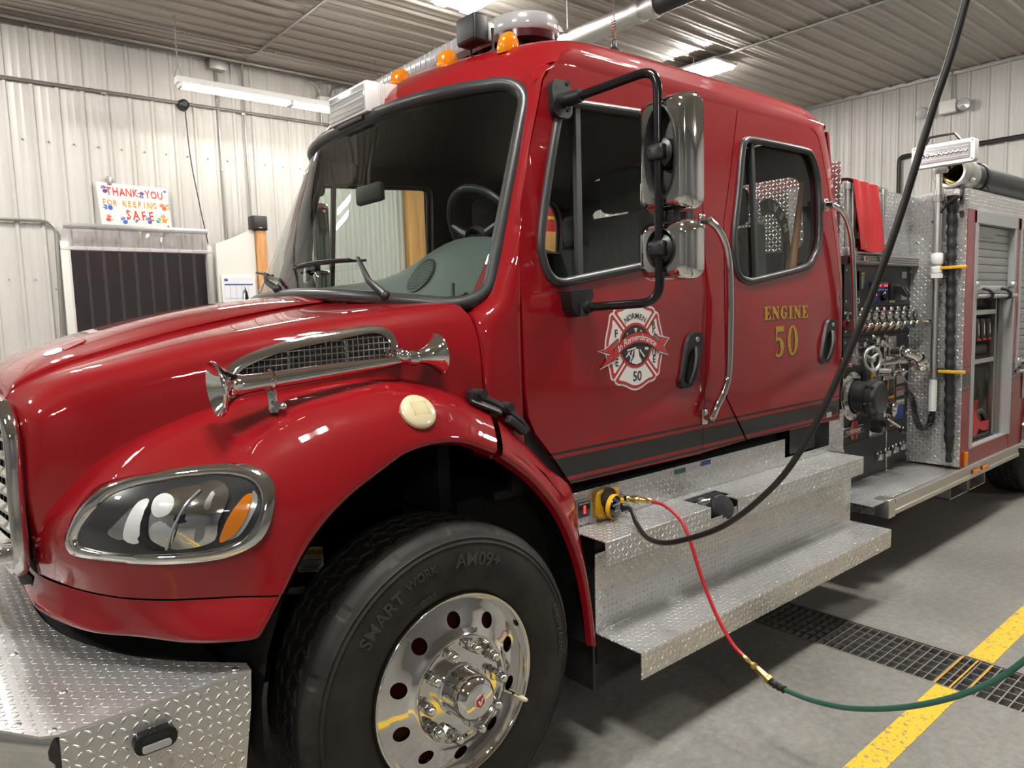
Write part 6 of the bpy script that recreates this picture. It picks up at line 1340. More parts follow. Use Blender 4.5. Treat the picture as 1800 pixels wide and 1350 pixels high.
b = MB(); b.box((5.755, 1.812, .65), (5.80, 1.86, 2.325)); b.box((6.585, 1.812, .65), (6.63, 1.86, 2.325)); b.box((5.755, 1.808, 2.235), (6.63, 1.86, 2.325), .004); b.box((5.755, 1.825, .62), (6.63, 1.87, .655)); fr1 = b.build('shutter_frame', FRM, FE, flat=True)
b = MB(); b.box((6.73, 1.812, 1.16), (6.775, 1.86, 2.325)); b.box((6.73, 1.808, 2.235), (7.6, 1.86, 2.325), .004); b.build('shutter_frame', FRM, FE, flat=True)
sh1 = shutter(5.80, 6.585, 1.79, 2.235, 'roller_shutter', 2.235); sh2 = shutter(6.775, 7.6, 1.18, 2.235, 'roller_shutter', 2.235)
for sh, x0, x1, z in ((sh1, 5.78, 6.60, 1.775), (sh2, 6.76, 7.6, 1.175)):
    b = MB(); b.box((x0, 1.838, z - .025), (x1, 1.862, z + .03), .004); b.build('shutter_bottom_rail', FRM, sh)
    b = MB(); b.cyl((x0 - .02, 1.80, z - .045), (x1 + .03, 1.80, z - .045), .014, n=12); b.build('lift_bar', M['alu'], sh)
    for x in (x0 + .22, x1 - .2):
        b = MB(); b.tube([(x, 1.838, z + .01), (x, 1.80, z + .0), (x + .02, 1.78, z - .03), (x + .02, 1.785, z - .06), (x + .02, 1.81, z - .065)], .012, 6); b.build('bar_hook', M['black'], sh)
    for x in (x0, x1 - .04):
        b = MB(); b.box((x, 1.80, z + .02), (x + .05, 1.84, z + .06), .004); b.build('shutter_latch', M['alu'], sh)
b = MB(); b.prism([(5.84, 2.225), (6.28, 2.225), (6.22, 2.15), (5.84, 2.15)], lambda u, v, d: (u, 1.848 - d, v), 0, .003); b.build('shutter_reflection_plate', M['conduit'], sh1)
# compartment interior
CI = mat('grey_compartment_liner', (.42, .41, .38), .55, .1)
b = MB(); b.grid([[(5.80, 1.86, z), (5.80, 2.36, z), (6.585, 2.36, z), (6.585, 1.86, z)] for z in (.65, 2.3)]); b.grid([[(5.80, 1.86, .65), (6.585, 1.86, .65)], [(5.80, 2.36, .65), (6.585, 2.36, .65)]], True); b.build('compartment_liner', CI, FE, flat=True)
for z, x1 in ((1.60, 6.50), (1.235, 6.48)):
    b = MB(); b.box((5.80, 1.90, z), (x1, 2.34, z + .006)); b.box((5.80, 1.896, z - .004), (x1, 1.902, z + .03)); b.build('compartment_shelf', M['alu'], FE, flat=True)
b = MB(); b.box((6.555, 1.865, .65), (6.583, 1.895, 2.2)); b.box((6.50, 1.90, .66), (6.53, 1.93, 2.2)); b.build('shutter_track', M['alu'], FE, flat=True)
# rear wheel, wheel arch ring, storage bottle door
make_tire(7.62, 1.86, 1, 'rear', True, .528).build('rear_tire', M['tire'], FE, ang=30)
b = MB(); b.lathe((7.62, 1.90, WC.z), (0, -1, 0), [(.31, 0), (.31, .03), (.28, .0), (.2, -.05), (.12, -.06), (.0, -.06)], 40); b.build('rear_wheel_rim', M['polished'], FE)
b = MB(); b.tube([(7.62 - .66 * math.cos(math.radians(a)), 1.815, WC.z + .66 * math.sin(math.radians(a))) for a in range(-2, 183, 5)], .022, 8); b.build('wheel_arch_trim', M['chrome'], FE)
b = MB(); b.prism(rrect(.30, .42, .04, 4, 7.03 + .02, 1.0 - .02 + .06), lambda u, v, d: (u, 1.822 - d, v), 0, .015) if False else b.box((6.92, 1.806, .90), (7.3, 1.822, 1.13), .01); b.build('bottle_door', FRM, FE)
# hard suction hose on top
b = MB(); X0 = 5.72; YS, ZS = 1.98, 2.602
b.lathe((X0, YS, ZS), (1, 0, 0), [(.098, .30), (.098, 2.6), (.0, 2.6)], 32); b.lathe((X0, YS, ZS), (1, 0, 0), [(.0, 1.4), (.080, 1.39), (.080, .02)], 32)
sh = b.build('suction_hose', M['rubber']); tag(sh, 'thick black hard suction hose lying on top of the equipment body', 'suction hose')
COUP = mat('cast_coupling', (.50, .50, .46), .38, .7)
b = MB(); b.lathe((X0, YS, ZS), (1, 0, 0), [(.082, .06), (.084, .0), (.102, -.01), (.112, .0), (.114, .05), (.108, .06), (.108, .12), (.118, .13), (.12, .20), (.112, .215), (.104, .30), (.099, .31)], 40); b.build('coupling', COUP, sh)
for k in range(3):
    a = 2 * PI * k / 3 + PI / 3 * 1.5; b = MB(); b.bar((X0 + .12, YS + .108 * math.cos(a), ZS + .108 * math.sin(a)), (X0 + .12, YS + .138 * math.cos(a), ZS + .138 * math.sin(a)), .03, .03, (1, 0, 0), .005); b.build('coupling_lug', COUP, sh)
b = MB()
for k in range(14): b.tube([(X0 + .10 + k * .02, YS + .0775 * math.cos(t), ZS + .0775 * math.sin(t)) for t in [2 * PI * q / 20 for q in range(20)]], .004, 5, True)
b.build('liner_rings', M['brass'], sh)
b = MB(); b.tube([(X0 + .46, YS + .105 * math.cos(t), ZS + .105 * math.sin(t)) for t in [math.radians(a) for a in range(-60, 245, 12)]], .008, 6); b.tube([(X0 + .46, YS - .09, ZS - .06), (X0 + .42, YS - .13, 2.474)], .008, 6); b.build('tie_down_strap', M['black'], sh)
b = MB(); b.box((5.64, 1.90, 2.46), (9.5, 2.06, 2.475), .003); b.prism([(1.885, 2.462), (1.90, 2.462), (1.93, 2.468), (2.03, 2.468), (2.06, 2.462), (2.075, 2.462), (2.05, 2.474), (1.91, 2.474)], lambda u, v, d: (5.95 + d, u, v), 0, 3.0); b.build('hose_trough', M['alu'], FE, flat=True)
b = MB(); b.tube([(5.56, 1.85, 2.36), (5.57, 1.85, 2.45), (5.60, 1.86, 2.473)], .011, 6); b.tube([(5.49, 2.0, 2.24), (5.485, 1.91, 2.36), (5.49, 1.848, 2.40), (5.55, 1.846, 2.41)], .010, 6); b.build('hose_hook', M['black'], FE)
# wrapped black pole strapped to the return wall with two yellow clips
b = MB(); P = [(5.545, 1.902 - .028 * (2.42 - z) / 1.8, z) for z in [.58 + .0204 * k for k in range(91)]]; R = [.030 + .004 * math.sin(k * 1.55) + (0 if k > 6 else -.012) for k in range(91)]; b.tube(P, R, 12); pk = b.build('wrapped_pole', M['rubber']); tag(pk, 'black tape-wrapped pole clipped upright on the tread plate beside the red column', 'pole')
for z in (1.22, 1.93):
    y = 1.902 - .028 * (2.42 - z) / 1.8
    b = MB(); b.tube([(5.545 + .052 * math.cos(t), y + .052 * math.sin(t), z) for t in [2 * PI * k / 20 for k in range(20)]], .011, 6, True); b.box((5.545, y + .05, z - .02), (5.58, y + .085, z + .02), .004); c_ = b.build('pole_clip', M['black'], FE)
    b = MB(); b.box((5.478, y - .115, z - .010), (5.494, y + .055, z + .012), .004); b.build('yellow_strap', M['yellow'], c_); c_.name = 'pole_clip'
b = MB(); b.tube([(5.565, 1.845, z) for z in (2.31, 2.27)], .01, 6); b.build('clip_screw', M['black'], FE)
# ------------------------------------------------------------------ door decals and lettering
EX, EZ, ER = 2.352, 1.565, .190
def dec(o): return lambda u, v, d=0: (EX + u * ER, doory('front_door', EX + u * ER, EZ + v * ER) - o, EZ + v * ER)
def quad4(q):  # first-quadrant points from the top apex round to the right apex
    r = q + [(u, -v) for u, v in q[-2::-1]]; return r + [(-u, v) for u, v in r[-2:0:-1]]
Q = quad4([(0, 1.0), (.10, .988), (.20, .958), (.32, .905), (.44, .86), (.60, .84), (.68, .80), (.71, .74), (.77, .725), (.83, .68), (.85, .58), (.885, .45), (.94, .30), (.985, .14), (1.0, 0)])
def flat(nm, poly, o, m, step=.0):
    b = MB(); f = dec(o); b.sheet(poly, [], f, step); return b.build(nm, m, fd, flat=True)
flat('emblem_backing', Q, .0008, M['decalwhite'], .16); flat('emblem_red_border', [(u * .955, v * .955) for u, v in Q], .0016, M['decalred'], .16)
A1 = [(0, .885), (.10, .875), (.19, .845), (.31, .795), (.43, .755), (.555, .735), (.57, .71), (.555, .68), (.30, .425)]
TOP = A1 + [(.47 * math.cos(math.radians(a)), .47 * math.sin(math.radians(a))) for a in range(54, 127, 8)] + [(-u, v) for u, v in A1[:0:-1]]
for k, (sx, sw) in enumerate(((1, 0), (-1, 0), (1, 1), (-1, 1))):
    flat('emblem_white_arm', [((v * sx, u) if sw else (u, v * sx)) for u, v in TOP], .0024, M['decalwhite'], .14)
for sx in (1, -1):
    for sy in (1, -1): flat('emblem_white_bar', [(sx * (.36 + p * .7071 - q * .7071), sy * (.36 + p * .7071 + q * .7071)) for p, q in ((0, -.026), (.52, -.026), (.52, .026), (0, .026))], .0025, M['decalwhite'])
flat('emblem_red_ring', ell(.555, .50, 40), .0032, M['decalred'], .16); flat('emblem_dark_disc', ell(.495, .445, 40), .0038, M['decalgrey'] if False else mat('dark_vinyl', (.03, .028, .03), .35), .16)
def bar2(x0, y0, x1, y1, w_): 
    d = V((x1 - x0, y1 - y0)).normalized(); n = V((-d.y, d.x)) * w_; return [(x0 - n.x, y0 - n.y), (x1 - n.x, y1 - n.y), (x1 + n.x, y1 + n.y), (x0 + n.x, y0 + n.y)]
for x0, y0, x1, y1, w_ in ((.0, .18, .0, .36, .022), (-.05, .36, .05, .36, .018), (.09, .2, .19, .32, .015), (.16, .33, .24, .24, .014), (-.32, .2, -.22, .22, .018), (-.30, .28, -.24, .20, .012), (.32, .20, .36, .24, .016), (.12, -.10, .28, -.27, .016), (-.10, -.10, -.22, -.36, .016), (-.34, -.24, -.20, -.13, .014), (-.28, -.15, -.14, -.28, .014), (.30, -.08, .42, -.09, .03), (-.30, -.10, .0, -.05, .016)):
    flat('emblem_tool', bar2(x0, y0, x1, y1, w_), .0044, M['decalwhite'])
flat('emblem_helmet', [(-.055, -.08), (.07, -.08), (.10, -.24), (.18, -.34), (.16, -.385), (0, -.42), (-.15, -.385), (-.17, -.35), (-.07, -.25)], .0044, M['decalwhite'])
# ribbon
def rib(t, s): return (-.76 + 1.55 * t, -.075 + .31 * (1 - (2 * t - 1) ** 2) + .09 * t - .215 * s)
R0 = [rib(k / 16, 0) for k in range(17)] + [rib(k / 16, 1) for k in range(16, -1, -1)]
LT = [(-.63, .16), (-.57, .14), (-.60, .06), (-.76, -.05), (-.70, -.26), (-1.16, -.42), (-.84, -.13), (-1.21, -.06), (-.98, -.04)]
RT = [(.66, .25), (.82, .14), (1.15, .10), (.95, -.04), (1.13, -.25), (.73, -.13), (.78, .07), (.60, .16)]
def grow(P, g):
    c = (sum(p[0] for p in P) / len(P), sum(p[1] for p in P) / len(P)); o = []
    for u, v in P: d = math.hypot(u - c[0], v - c[1]) or 1; o.append((u + (u - c[0]) / d * g, v + (v - c[1]) / d * g))
    return o
for P in (LT, RT):
    flat('ribbon_tail_outline', grow(P, .055), .0048, M['decalwhite'], .2); flat('ribbon_tail_edge', grow(P, .022), .0052, M['decalblack'], .2); flat('ribbon_tail', P, .0056, M['decalred'], .2)
for P in ([(-.79, -.02), (-.76, .0), (-.58, .13), (-.57, .04), (-.72, -.05)], [(.59, .2), (.62, .13), (.80, .06), (.79, .12), (.70, .17)]): flat('ribbon_fold', P, .0060, M['decalgrey'])
flat('ribbon_edge', grow(R0[:17], .0) and [(u, v + .02) for u, v in R0[:17]] + [(u, v - .02) for u, v in R0[17:]], .0064, M['decalblack'], .12); flat('ribbon_band', R0, .0070, M['decalred'], .12)
def emb_text(txt, cx, cy, size, m, o=.0032, rot=0, **k):
    b = MB(); f = dec(o); c, s_ = math.cos(rot), math.sin(rot); vs, fs = text_polys(txt, 1, **k); b.add([f(cx + (p.x * c - p.y * s_) * size, cy + (p.x * s_ + p.y * c) * size) for p in vs], fs); return b.build('emblem_lettering', m, fd, flat=True)
for k, ch in enumerate('FIRE'): emb_text(ch, -.635, .275 - .207 * k, .235, M['decalblack'], bold=.02)
for k, ch in enumerate('RESCUE'): emb_text(ch, .625, .427 - .156 * k, .215, M['decalblack'], bold=.02)
emb_text('50', .03, -.69, .30, M['decalblack'], bold=.02)
for k, ch in enumerate('NORMEN'): a = math.radians(119 - k * 11.6); emb_text(ch, .60 * math.cos(a) * 1.02, .64 * math.sin(a), .175, M['decalblack'], rot=a - PI / 2, bold=.015)
b = MB(); f = dec(.0078); vs, fs = text_polys('In Remembrance', 1, shear=.32, space=.92, bold=.006)
w2 = max(p.x for p in vs) - min(p.x for p in vs); P = []
for p in vs:
    t = .5 + p.x / w2 * .84; u, v = rib(t, .5); du, dv = rib(t + .01, .5); a = math.atan2(dv - v, du - u); P.append(f(u - p.y * .205 * math.sin(a), v + p.y * .205 * math.cos(a)))
b.add(P, fs); b.build('ribbon_lettering', M['decalwhite'], fd, flat=True)
# gold numbers on the rear door, serif letters drawn as outlines
def arcp(cx, cy, rx, ry, a0, a1, n=14): return [(cx + rx * math.cos(math.radians(a0 + (a1 - a0) * k / n)), cy + ry * math.sin(math.radians(a0 + (a1 - a0) * k / n))) for k in range(n + 1)]
GL = {
 'E': ([[(0, 0), (.70, 0), (.72, .30), (.64, .30), (.55, .10), (.38, .10), (.38, .45), (.45, .45), (.49, .34), (.56, .34), (.56, .66), (.49, .66), (.45, .55), (.38, .55), (.38, .90), (.54, .90), (.62, .72), (.70, .72), (.68, 1), (0, 1), (0, .92), (.10, .92), (.10, .08), (0, .08)]], .78),
 'N': ([[(0, 0), (.30, 0), (.30, .08), (.21, .08), (.21, .62), (.60, 0), (.74, 0), (.74, .92), (.84, .92), (.84, 1), (.54, 1), (.54, .92), (.63, .92), (.63, .50), (.32, 1), (0, 1), (0, .92), (.10, .92), (.10, .08), (0, .08)]], .92),
 'I': ([[(0, 0), (.46, 0), (.46, .08), (.36, .08), (.36, .92), (.46, .92), (.46, 1), (0, 1), (0, .92), (.10, .92), (.10, .08), (0, .08)]], .55),
 'G': ([arcp(.40, .5, .40, .52, 55, 300, 18) + [(.66, .06), (.66, .42), (.74, .42), (.74, .50), (.38, .50), (.38, .42), (.44, .42), (.44, .12)] + arcp(.40, .5, .13, .43, 285, 60, 14) + [(.56, .72), (.66, .66), (.70, .98), (.62, 1.0)]], .84),
 '5': ([[(.10, 1), (.52, 1), (.60, 1.02), (.56, .82), (.20, .82), (.17, .62), (.26, .64)] + arcp(.28, .31, .30, .33, 80, -150, 18) + [(.0, .20), (.06, .10), (.15, .13), (.14, .24)] + arcp(.26, .31, .12, .24, 225, 440, 14)[:-6] + [(.30, .555), (.18, .52), (.08, .50)]], .70),
 '0': (None, .72)}
def glyph(ch, x, z, sx, sz, o, m, dx=0, dz=0):
    F = lambda u, v, d=0: (x + u * sx + dx, doory('rear_door', x + u * sx + dx, z + v * sz + dz) - o, z + v * sz + dz); b = MB()
    if ch == '0': b.sheet(arcp(.33, .5, .33, .51, 0, 342, 19), [arcp(.33, .5, .125, .43, 0, 336, 14)], F, 0)
    else:
        for P in GL[ch][0]: b.sheet(P, [], F, 0)
    return b.build('gold_letter' if m is M['gold'] else 'letter_shadow', m, rd, flat=True)
x = 3.345
for ch in 'ENGINE':
    glyph(ch, x, 1.640, .090, .068, .0012, M['decalblack'], .006, -.005); glyph(ch, x, 1.640, .090, .068, .0022, M['gold']); x += GL[ch][1] * .0938
x = 3.440
for ch in '50':
    glyph(ch, x, 1.445, .165, .160, .0012, M['decalblack'], .008, -.007); glyph(ch, x, 1.445, .165, .160, .0022, M['gold']); x += GL[ch][1] * .175 + .008
b = MB(); b.box((4.02, yside(1.07) - .006, 1.062), (4.075, yside(1.07), 1.090), .002); b.build('small_emblem', M['alu'], rd)
b = MB(); lbt = bpy.data.objects['light_bar']; put_text(b, 'WHELEN', .022, lambda u, v, d: (2.29 + u, 2.366 + .08 * u, 2.945 + v), bold=.03); b.build('bar_lettering', M['decalwhite'], lbt, flat=True)
# ------------------------------------------------------------------ cab interior
b = MB(); rows = []
for i in range(15):
    t = i / 14; row = []
    for j in range(29):
        y = 2.09 + 1.96 * j / 28; hump = .15 * math.exp(-((y - 2.52) / .40) ** 2); q_ = max(0, min(1, (t - .22) / .46)); q_ = q_ * q_ * (3 - 2 * q_); base = 1.73 + .165 * q_
        x = 1.60 + .50 * t - .20 * (1 - ((y - YC) / 1.0) ** 2) * (1 - t)
        z = base + hump * q_ - (.30 * (t - .9) / .1 if t > .9 else 0); row.append((x, y, z))
    rows.append(row)
b.grid(rows, True); dash = b.build('dashboard', M['dash'], FE)
DB = BVHTree.FromPolygons([tuple(p) for p in b.v], b.f)
def ondash(x, y): q, n, i, t = DB.ray_cast(V((x, y, 3)), V((0, 0, -1))); return q, (n if n.z > 0 else -n)
q, n, _, _ = DB.ray_cast(V((1.3, 2.66, 1.885)), V((1, 0, 0))); n = n if n.x < 0 else -n; b = MB(); b.lathe(q, n, [(.088, -.004), (.088, .004), (.080, .006), (.078, .003), (0, .003)], 36); sg = b.build('dash_speaker', M['grey_rubber'], dash)
b = MB(); e1 = n.cross(V((0, 1, 0))).normalized(); e2 = n.cross(e1)
for k in range(-7, 8):
    L = math.sqrt(max(0, .077 ** 2 - (k * .0105) ** 2)); b.bar(q + n * .004 + e1 * k * .0105 - e2 * L, q + n * .004 + e1 * k * .0105 + e2 * L, .003, .004, n); b.bar(q + n * .004 + e2 * k * .0105 - e1 * L, q + n * .004 + e2 * k * .0105 + e1 * L, .003, .004, n)
b.build('speaker_mesh', M['dash'], sg)
for k in range(7):
    q, n = ondash(1.60 + .004 * k, 2.36 + .062 * k); b = MB(); b.bar(q - V((.02, 0, -.002)), q + V((.035, .0, .008)), .045, .012, n, .003); b.build('defrost_vent', M['black'], dash)
b = MB(); q, n = ondash(1.66, 2.30); b.box(q - V((.03, .06, 0)), q + V((.03, .05, .05)), .012); b.tube([q + V((0, .02, .04)), q + V((.03, .06, .10))], .008, 6); b.tube([q + V((-.03, -.04, .03)), q + V((-.04, -.12, .05))], .012, 6); b.build('radio_bracket', M['black'], dash)
c = V((2.03, 2.56, 2.06)); ax = V((.86, 0, .50)).normalized(); e1 = V((0, 1, 0)); e2 = ax.cross(e1)
b = MB(); b.tube([c + (e1 * math.cos(t) + e2 * math.sin(t)) * .225 for t in [2 * PI * k / 44 for k in range(44)]], .017, 10, True)
for t in (.35, PI - .35, -PI / 2): b.tube([c - ax * .05, c - ax * .03 + (e1 * math.cos(t) + e2 * math.sin(t)) * .12, c + (e1 * math.cos(t) + e2 * math.sin(t)) * .22], [.03, .02, .014], 8)
b.lathe(c - ax * .07, ax, [(.07, 0), (.07, .03), (.0, .04)], 20); b.cyl(c - ax * .16, c - ax * .06, .035); b.build('steering_wheel', M['black'], FE)
def seat(x, y, nm='cab_seat', zb=1.45):
    b = MB(); b.box((x - .25, y - .25, zb - .28), (x + .25, y + .25, zb + .08), .06, 3); s_ = b.build(nm, M['seat'], FE)
    b = MB(); b.grid([[(x + .20 + .10 * t + dx, y + w_ * (.24 - .05 * t * t), zb + .02 + .72 * t) for w_, dx in ((-1, .10), (-1, .0), (-.8, -.05), (0, -.03), (.8, -.05), (1, .0), (1, .10), (0, .12), (-1, .10))] for t in (0, .25, .5, .75, .95, 1.0)], False); b.grid([[(x + .3 + dx, y + w_ * .19, zb + .74) for w_ in (-1, 0, 1)] for dx in (-.05, .10)], False); b.build('backrest', M['seat'], s_)
    b = MB(); b.box((x + .25, y - .13, zb + .76), (x + .36, y + .13, zb + .98), .045, 3); b.build('headrest', M['seat'], s_)
    b = MB(); b.box((x - .1, y - .2, 1.06), (x + .1, y + .2, zb - .25)); b.build('pedestal', M['interior'], s_); return s_
seat(2.58, 2.52); seat(2.58, 3.62)
for y in (2.51, 3.12, 3.74): seat(3.50, y, 'crew_seat', 1.42)
b = MB(); b.box((1.725, 2.97, 2.245), (1.765, 3.19, 2.335), .018, 3); rm = b.build('rear_view_mirror', M['interior'], FE)
b = MB(); b.box((1.764, 2.98, 2.253), (1.768, 3.18, 2.327), .004); b.build('mirror_glass', M['polished'], rm)
b = MB(); b.tube([(1.745, 3.08, 2.33), (1.75, 3.08, 2.40), (1.80, 3.08, 2.60)], .009, 8); b.build('mirror_stem', M['interior'], rm)
b = MB(); b.tube([(2.92, 2.10, 2.35), (2.90, 2.14, 2.1), (2.80, 2.22, 1.75), (2.72, 2.28, 1.5)], .02, 6); b.v = [V((p.x, p.y, p.z)) for p in b.v]; b.build('seat_belt', M['rubber'], FE)
# air pack strapped into the crew seat, wooden tool handle
ap_ = empty('air_pack', (3.66, 2.40, 1.52)); tag(ap_, 'grey breathing-apparatus harness lettered MSA on the crew seat by the rear door window', 'breathing apparatus')
GS = mat('grey_strap', (.085, .09, .095), .6)
SC = spline([(3.66, 2.20, 2.235), (3.74, 2.195, 2.262), (3.82, 2.19, 2.235), (3.885, 2.188, 2.165), (3.91, 2.187, 2.07), (3.90, 2.19, 1.96), (3.86, 2.20, 1.84)], 5)
def strap(w_, o):
    R = []
    for k, p in enumerate(SC):
        d = (SC[min(k + 1, len(SC) - 1)] - SC[max(k - 1, 0)]).normalized(); nn = V((-d.z, 0, d.x)); R.append((p + nn * w_ + V((0, o, 0)), p - nn * w_ + V((0, o, 0))))
    return R
b = MB(); b.grid(strap(.040, .004), True); b.build('shoulder_strap', M['rubber'], ap_)
b = MB(); R = strap(.029, 0)[4:21]; b.grid(R, True); b.build('strap_panel', GS, ap_)
b = MB(); k0 = (7, 11, 15)
for ch, k in zip('MSA', (16, 12, 8)):
    p = SC[k]; d = (SC[k - 1] - SC[k + 1]).normalized(); nn = V((-d.z, 0, d.x))
    vs, fs = text_polys(ch, 1, .03); b.add([p + V((0, -.003, 0)) + d * q.x * .062 + nn * q.y * .062 for q in vs], fs)
b.build('strap_lettering', M['decalwhite'], ap_, flat=True)
b = MB(); b.box((3.40, 2.24, 1.515), (3.56, 2.56, 2.10), .06, 3); b.build('back_frame', M['rubber'], ap_)
b = MB(); b.grid([[(3.64 + .07 * s + .03 * math.sin(t * 3), 2.225 - .01 * s, 2.16 - .5 * t) for s in (0, .5, 1)] for t in [k / 8 for k in range(9)]], True); b.build('waist_web', GS, ap_)
b = MB(); b.tube([(3.92, 2.19, 2.05), (3.93, 2.185, 1.98), (3.90, 2.18, 1.90)], .018, 8); b.tube([(3.70, 2.2, 1.84), (3.64, 2.19, 1.80), (3.65, 2.19, 1.74)], .014, 8); b.build('hose_and_gauge', M['black'], ap_)
b = MB(); b.tube([(3.992, 2.145, 2.40), (3.93, 2.135, 2.17), (3.82, 2.125, 1.75)], [.012, .019, .026], 10); tag(b.build('wooden_tool_handle', mat('brown_hickory', (.34, .13, .045), .5)), 'brown wooden tool handle standing inside the rear door window', 'tool handle')
# ------------------------------------------------------------------ gear in the open compartment
def battery(x, z, lab):
    t = empty('battery_pack', (x, 1.98, z)); tag(t, lab, 'battery', 'battery packs on the compartment shelf'); lean = .16
    sh_ = lambda mb: (setattr(mb, 'v', [V((p.x - lean * (p.z - z), p.y, p.z)) for p in mb.v]), mb)[1]
    b = MB(); b.box((x - .048, 1.915, z), (x + .048, 2.06, z + .175), .014); sh_(b).build('case', M['black'], t)
    b = MB(); b.box((x - .014, 1.910, z + .045), (x + .014, 1.916, z + .14), .002); sh_(b).build('label', M['decalgrey'], t)
    b = MB(); b.box((x - .009, 1.9085, z + .06), (x + .009, 1.911, z + .13)); sh_(b).build('label_print', M['decalwhite'], t)
    b = MB(); b.box((x - .04, 1.909, z + .004), (x + .04, 1.917, z + .022), .003); sh_(b).build('latch', M['toolred'], t)
for k in range(4): battery(6.07 + k * .122, 1.392, ('black battery pack on the shelf, first from the left', 'black battery pack on the shelf, second from the left', 'black battery pack on the shelf, third from the left', 'black battery pack on the shelf, nearest the shutter track')[k])
b = MB(); b.box((5.95, 1.925, 1.276), (6.47, 2.25, 1.385), .045, 3); b.v = [V((p.x, p.y, p.z + .008 * math.sin(p.x * 30) * (1 if p.z > 1.34 else 0))) for p in b.v]; tag(b.build('tool_bag', M['rubber']), 'flat black tool bag under the battery packs', 'bag')
b = MB(); b.box((5.95, 1.95, 1.646), (6.4, 2.2, 1.73), .02); tag(b.build('black_case', M['black']), 'black case on the top shelf below the shutter', 'case')
vc = empty('cordless_vacuum', (6.18, 2.0, .66)); tag(vc, 'black-topped red cordless vacuum at the back of the open compartment', 'vacuum')
b = MB(); b.prism([(-.20, .27), (.20, .27), (.215, .35), (.14, .40), (-.12, .415), (-.20, .38)], lambda u, v, d: (6.20 + u, 2.012 + d, .66 + v), -.04, .16); b.build('lid', M['black'], vc)
b = MB(); b.prism([(-.20, .16), (.12, .13), (.13, .18), (.19, .19), (.20, .268), (-.20, .268)], lambda u, v, d: (6.20 + u, 2.007 + d, .66 + v), -.04, .16); b.build('shell', M['toolred'], vc)
b = MB(); b.box((6.06, 1.99, .656), (6.34, 2.13, .83), .02); b.build('tank', M['black'], vc)
b = MB(); b.tube([(6.02, 1.985, .96), (5.96, 1.95, .985), (5.91, 1.94, .80), (5.92, 1.945, .69)], .022, 8); b.build('suction_tube', M['black'], vc)
b = MB()
for k in range(2): b.box((6.13 + k * .13, 1.962, .885), (6.16 + k * .13, 1.967, .90))
b.build('case_print', M['decalblack'], vc)
cs = empty('cordless_saw', (6.22, 1.92, .656)); tag(cs, 'red cordless saw on the compartment floor in front of the vacuum', 'saw')
b = MB(); b.prism([(-.24, .0), (-.06, .0), (.0, .06), (.10, .03), (.21, .03), (.22, .10), (.05, .10), (-.02, .13), (-.07, .20), (-.14, .235), (-.22, .23), (-.25, .12)], lambda u, v, d: (6.22 + u, 1.90 + d, .672 + v), 0, .055); b.build('housing', M['toolred'], cs)
b = MB(); b.tube([(6.20, 1.925, .77), (6.24, 1.925, .85), (6.32, 1.925, .86), (6.40, 1.925, .80), (6.42, 1.925, .74)], .020, 8); b.build('handle', M['black'], cs)
b = MB(); b.box((5.98, 1.895, .656), (6.44, 1.96, .685), .006); b.build('base', M['black'], cs)
b = MB(); b.box((5.99, 1.896, .70), (6.05, 1.9005, .74)); b.build('rating_label', M['decalwhite'], cs)
b = MB(); b.box((5.82, 1.88, .651), (6.50, 2.33, .6555)); tag(b.build('rubber_mat', M['rubber']), 'black rubber mat on the floor of the open compartment', 'mat')
# ------------------------------------------------------------------ shore line cord and air hose, both hanging from the ceiling
CP = [(2.236, 1.948, .903), (2.230, 1.92, .895), (2.19, 1.86, .862), (2.12, 1.75, .845), (2.06, 1.62, .868), (2.045, 1.50, .915), (2.040, 1.36, .99), (2.035, 1.22, 1.11), (2.032, 1.10, 1.26), (2.035, .975, 1.515), (2.045, .85, 1.86), (2.065, .76, 2.20), (2.085, .695, 2.46), (2.12, .52, 3.3), (2.16, .30, 4.60)]
cd_ = empty('shore_line_cord', (2.2, 1.9, .85)); tag(cd_, 'thick black power cord hanging from the ceiling into the yellow socket', 'power cord')
b = MB(); b.tube(spline(CP, 8), .0098, 12); b.build('cable', M['cable'], cd_)
b = MB(); b.cyl((2.214, 1.960, .904), (2.240, 1.945, .903), .020, .014, 16); b.build('plug', M['black'], cd_)
b = MB(); b.lathe((2.16, .30, 4.58), (0, 0, 1), [(.03, 0), (.12, .04), (.12, .18), (.06, ZC - 4.58)], 20, True); b.build('ceiling_reel', M['black'], cd_)
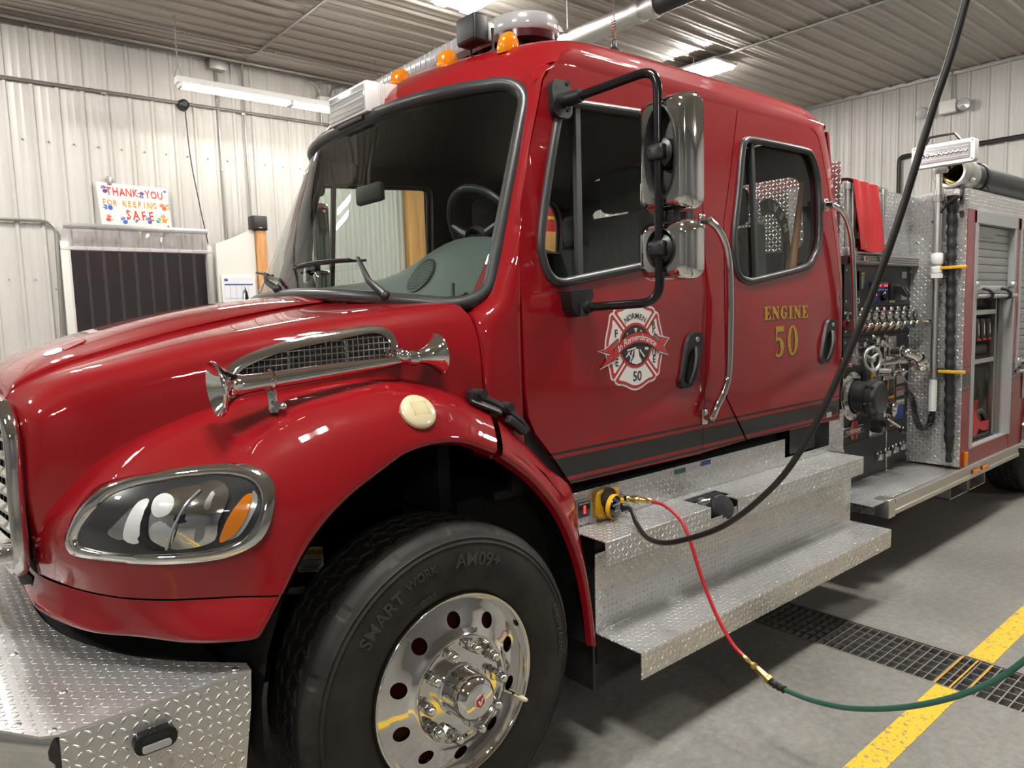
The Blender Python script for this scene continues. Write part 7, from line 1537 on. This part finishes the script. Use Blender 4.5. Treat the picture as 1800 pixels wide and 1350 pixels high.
ah = empty('air_hose', (2.3, 1.5, .3)); tag(ah, 'red air line coupled in brass to a green hose looping above the floor', 'air hose')
b = MB(); b.tube(spline([(2.35, 1.928, .911), (2.385, 1.875, .895), (2.395, 1.80, .845), (2.385, 1.745, .77), (2.375, 1.685, .64), (2.365, 1.61, .51), (2.355, 1.53, .42), (2.35, 1.470, .385)], 8), .0078, 10); b.build('red_hose', M['redhose'], ah)
b = MB(); b.lathe((2.297, 2.005, .918), (.5, -.83, -.05), [(.012, .0), (.017, .002), (.017, .012), (.013, .014), (.015, .03), (.018, .034), (.018, .052), (.012, .056), (.012, .085), (.015, .09), (.010, .105), (.0, .106)], 14); b.build('inlet_coupler', M['brass'], ah)
dcp = V((2.35, 1.375, .338)) - V((2.35, 1.472, .386)); L = dcp.length
b = MB(); b.lathe((2.35, 1.478, .389), dcp, [(.008, 0), (.0095, .02), (.007, .025), (.007, .04), (.013, .042), (.013, .055), (.011, .058), (.014, .065), (.014, .105), (.017, .108), (.017, .122), (.010, .124)], 14, True); b.build('brass_coupling', M['brass'], ah)
b = MB(); b.tube(spline([(2.35, 1.375, .336), (2.35, 1.35, .327), (2.35, 1.31, .322)], 8), [.0135 + .002 * math.sin(k * 1.7) for k in range(17)], 10); b.build('strain_relief', M['rubber'], ah)
GP = [(2.35, 1.31, .322), (2.35, 1.20, .325), (2.35, 1.06, .355), (2.35, .885, .435), (2.35, .724, .547), (2.35, .59, .69), (2.35, .40, 1.0), (2.35, .20, 1.5), (2.35, .0, 2.3), (2.35, -.20, 4.6)]
b = MB(); b.tube(spline(GP, 8), .0092, 12); b.build('green_hose', M['greenhose'], ah)
b = MB(); b.lathe((2.35, -.20, 4.56), (0, 0, 1), [(.03, 0), (.14, .04), (.14, .2), (.06, ZC - 4.56)], 20, True); b.build('ceiling_reel', M['galv'], ah)
b = MB(); b.tube([(2.352, 1.40, .345), (2.345, 1.39, .31), (2.36, 1.385, .29)], .002, 5); b.build('wire_tie', M['brass'], ah)
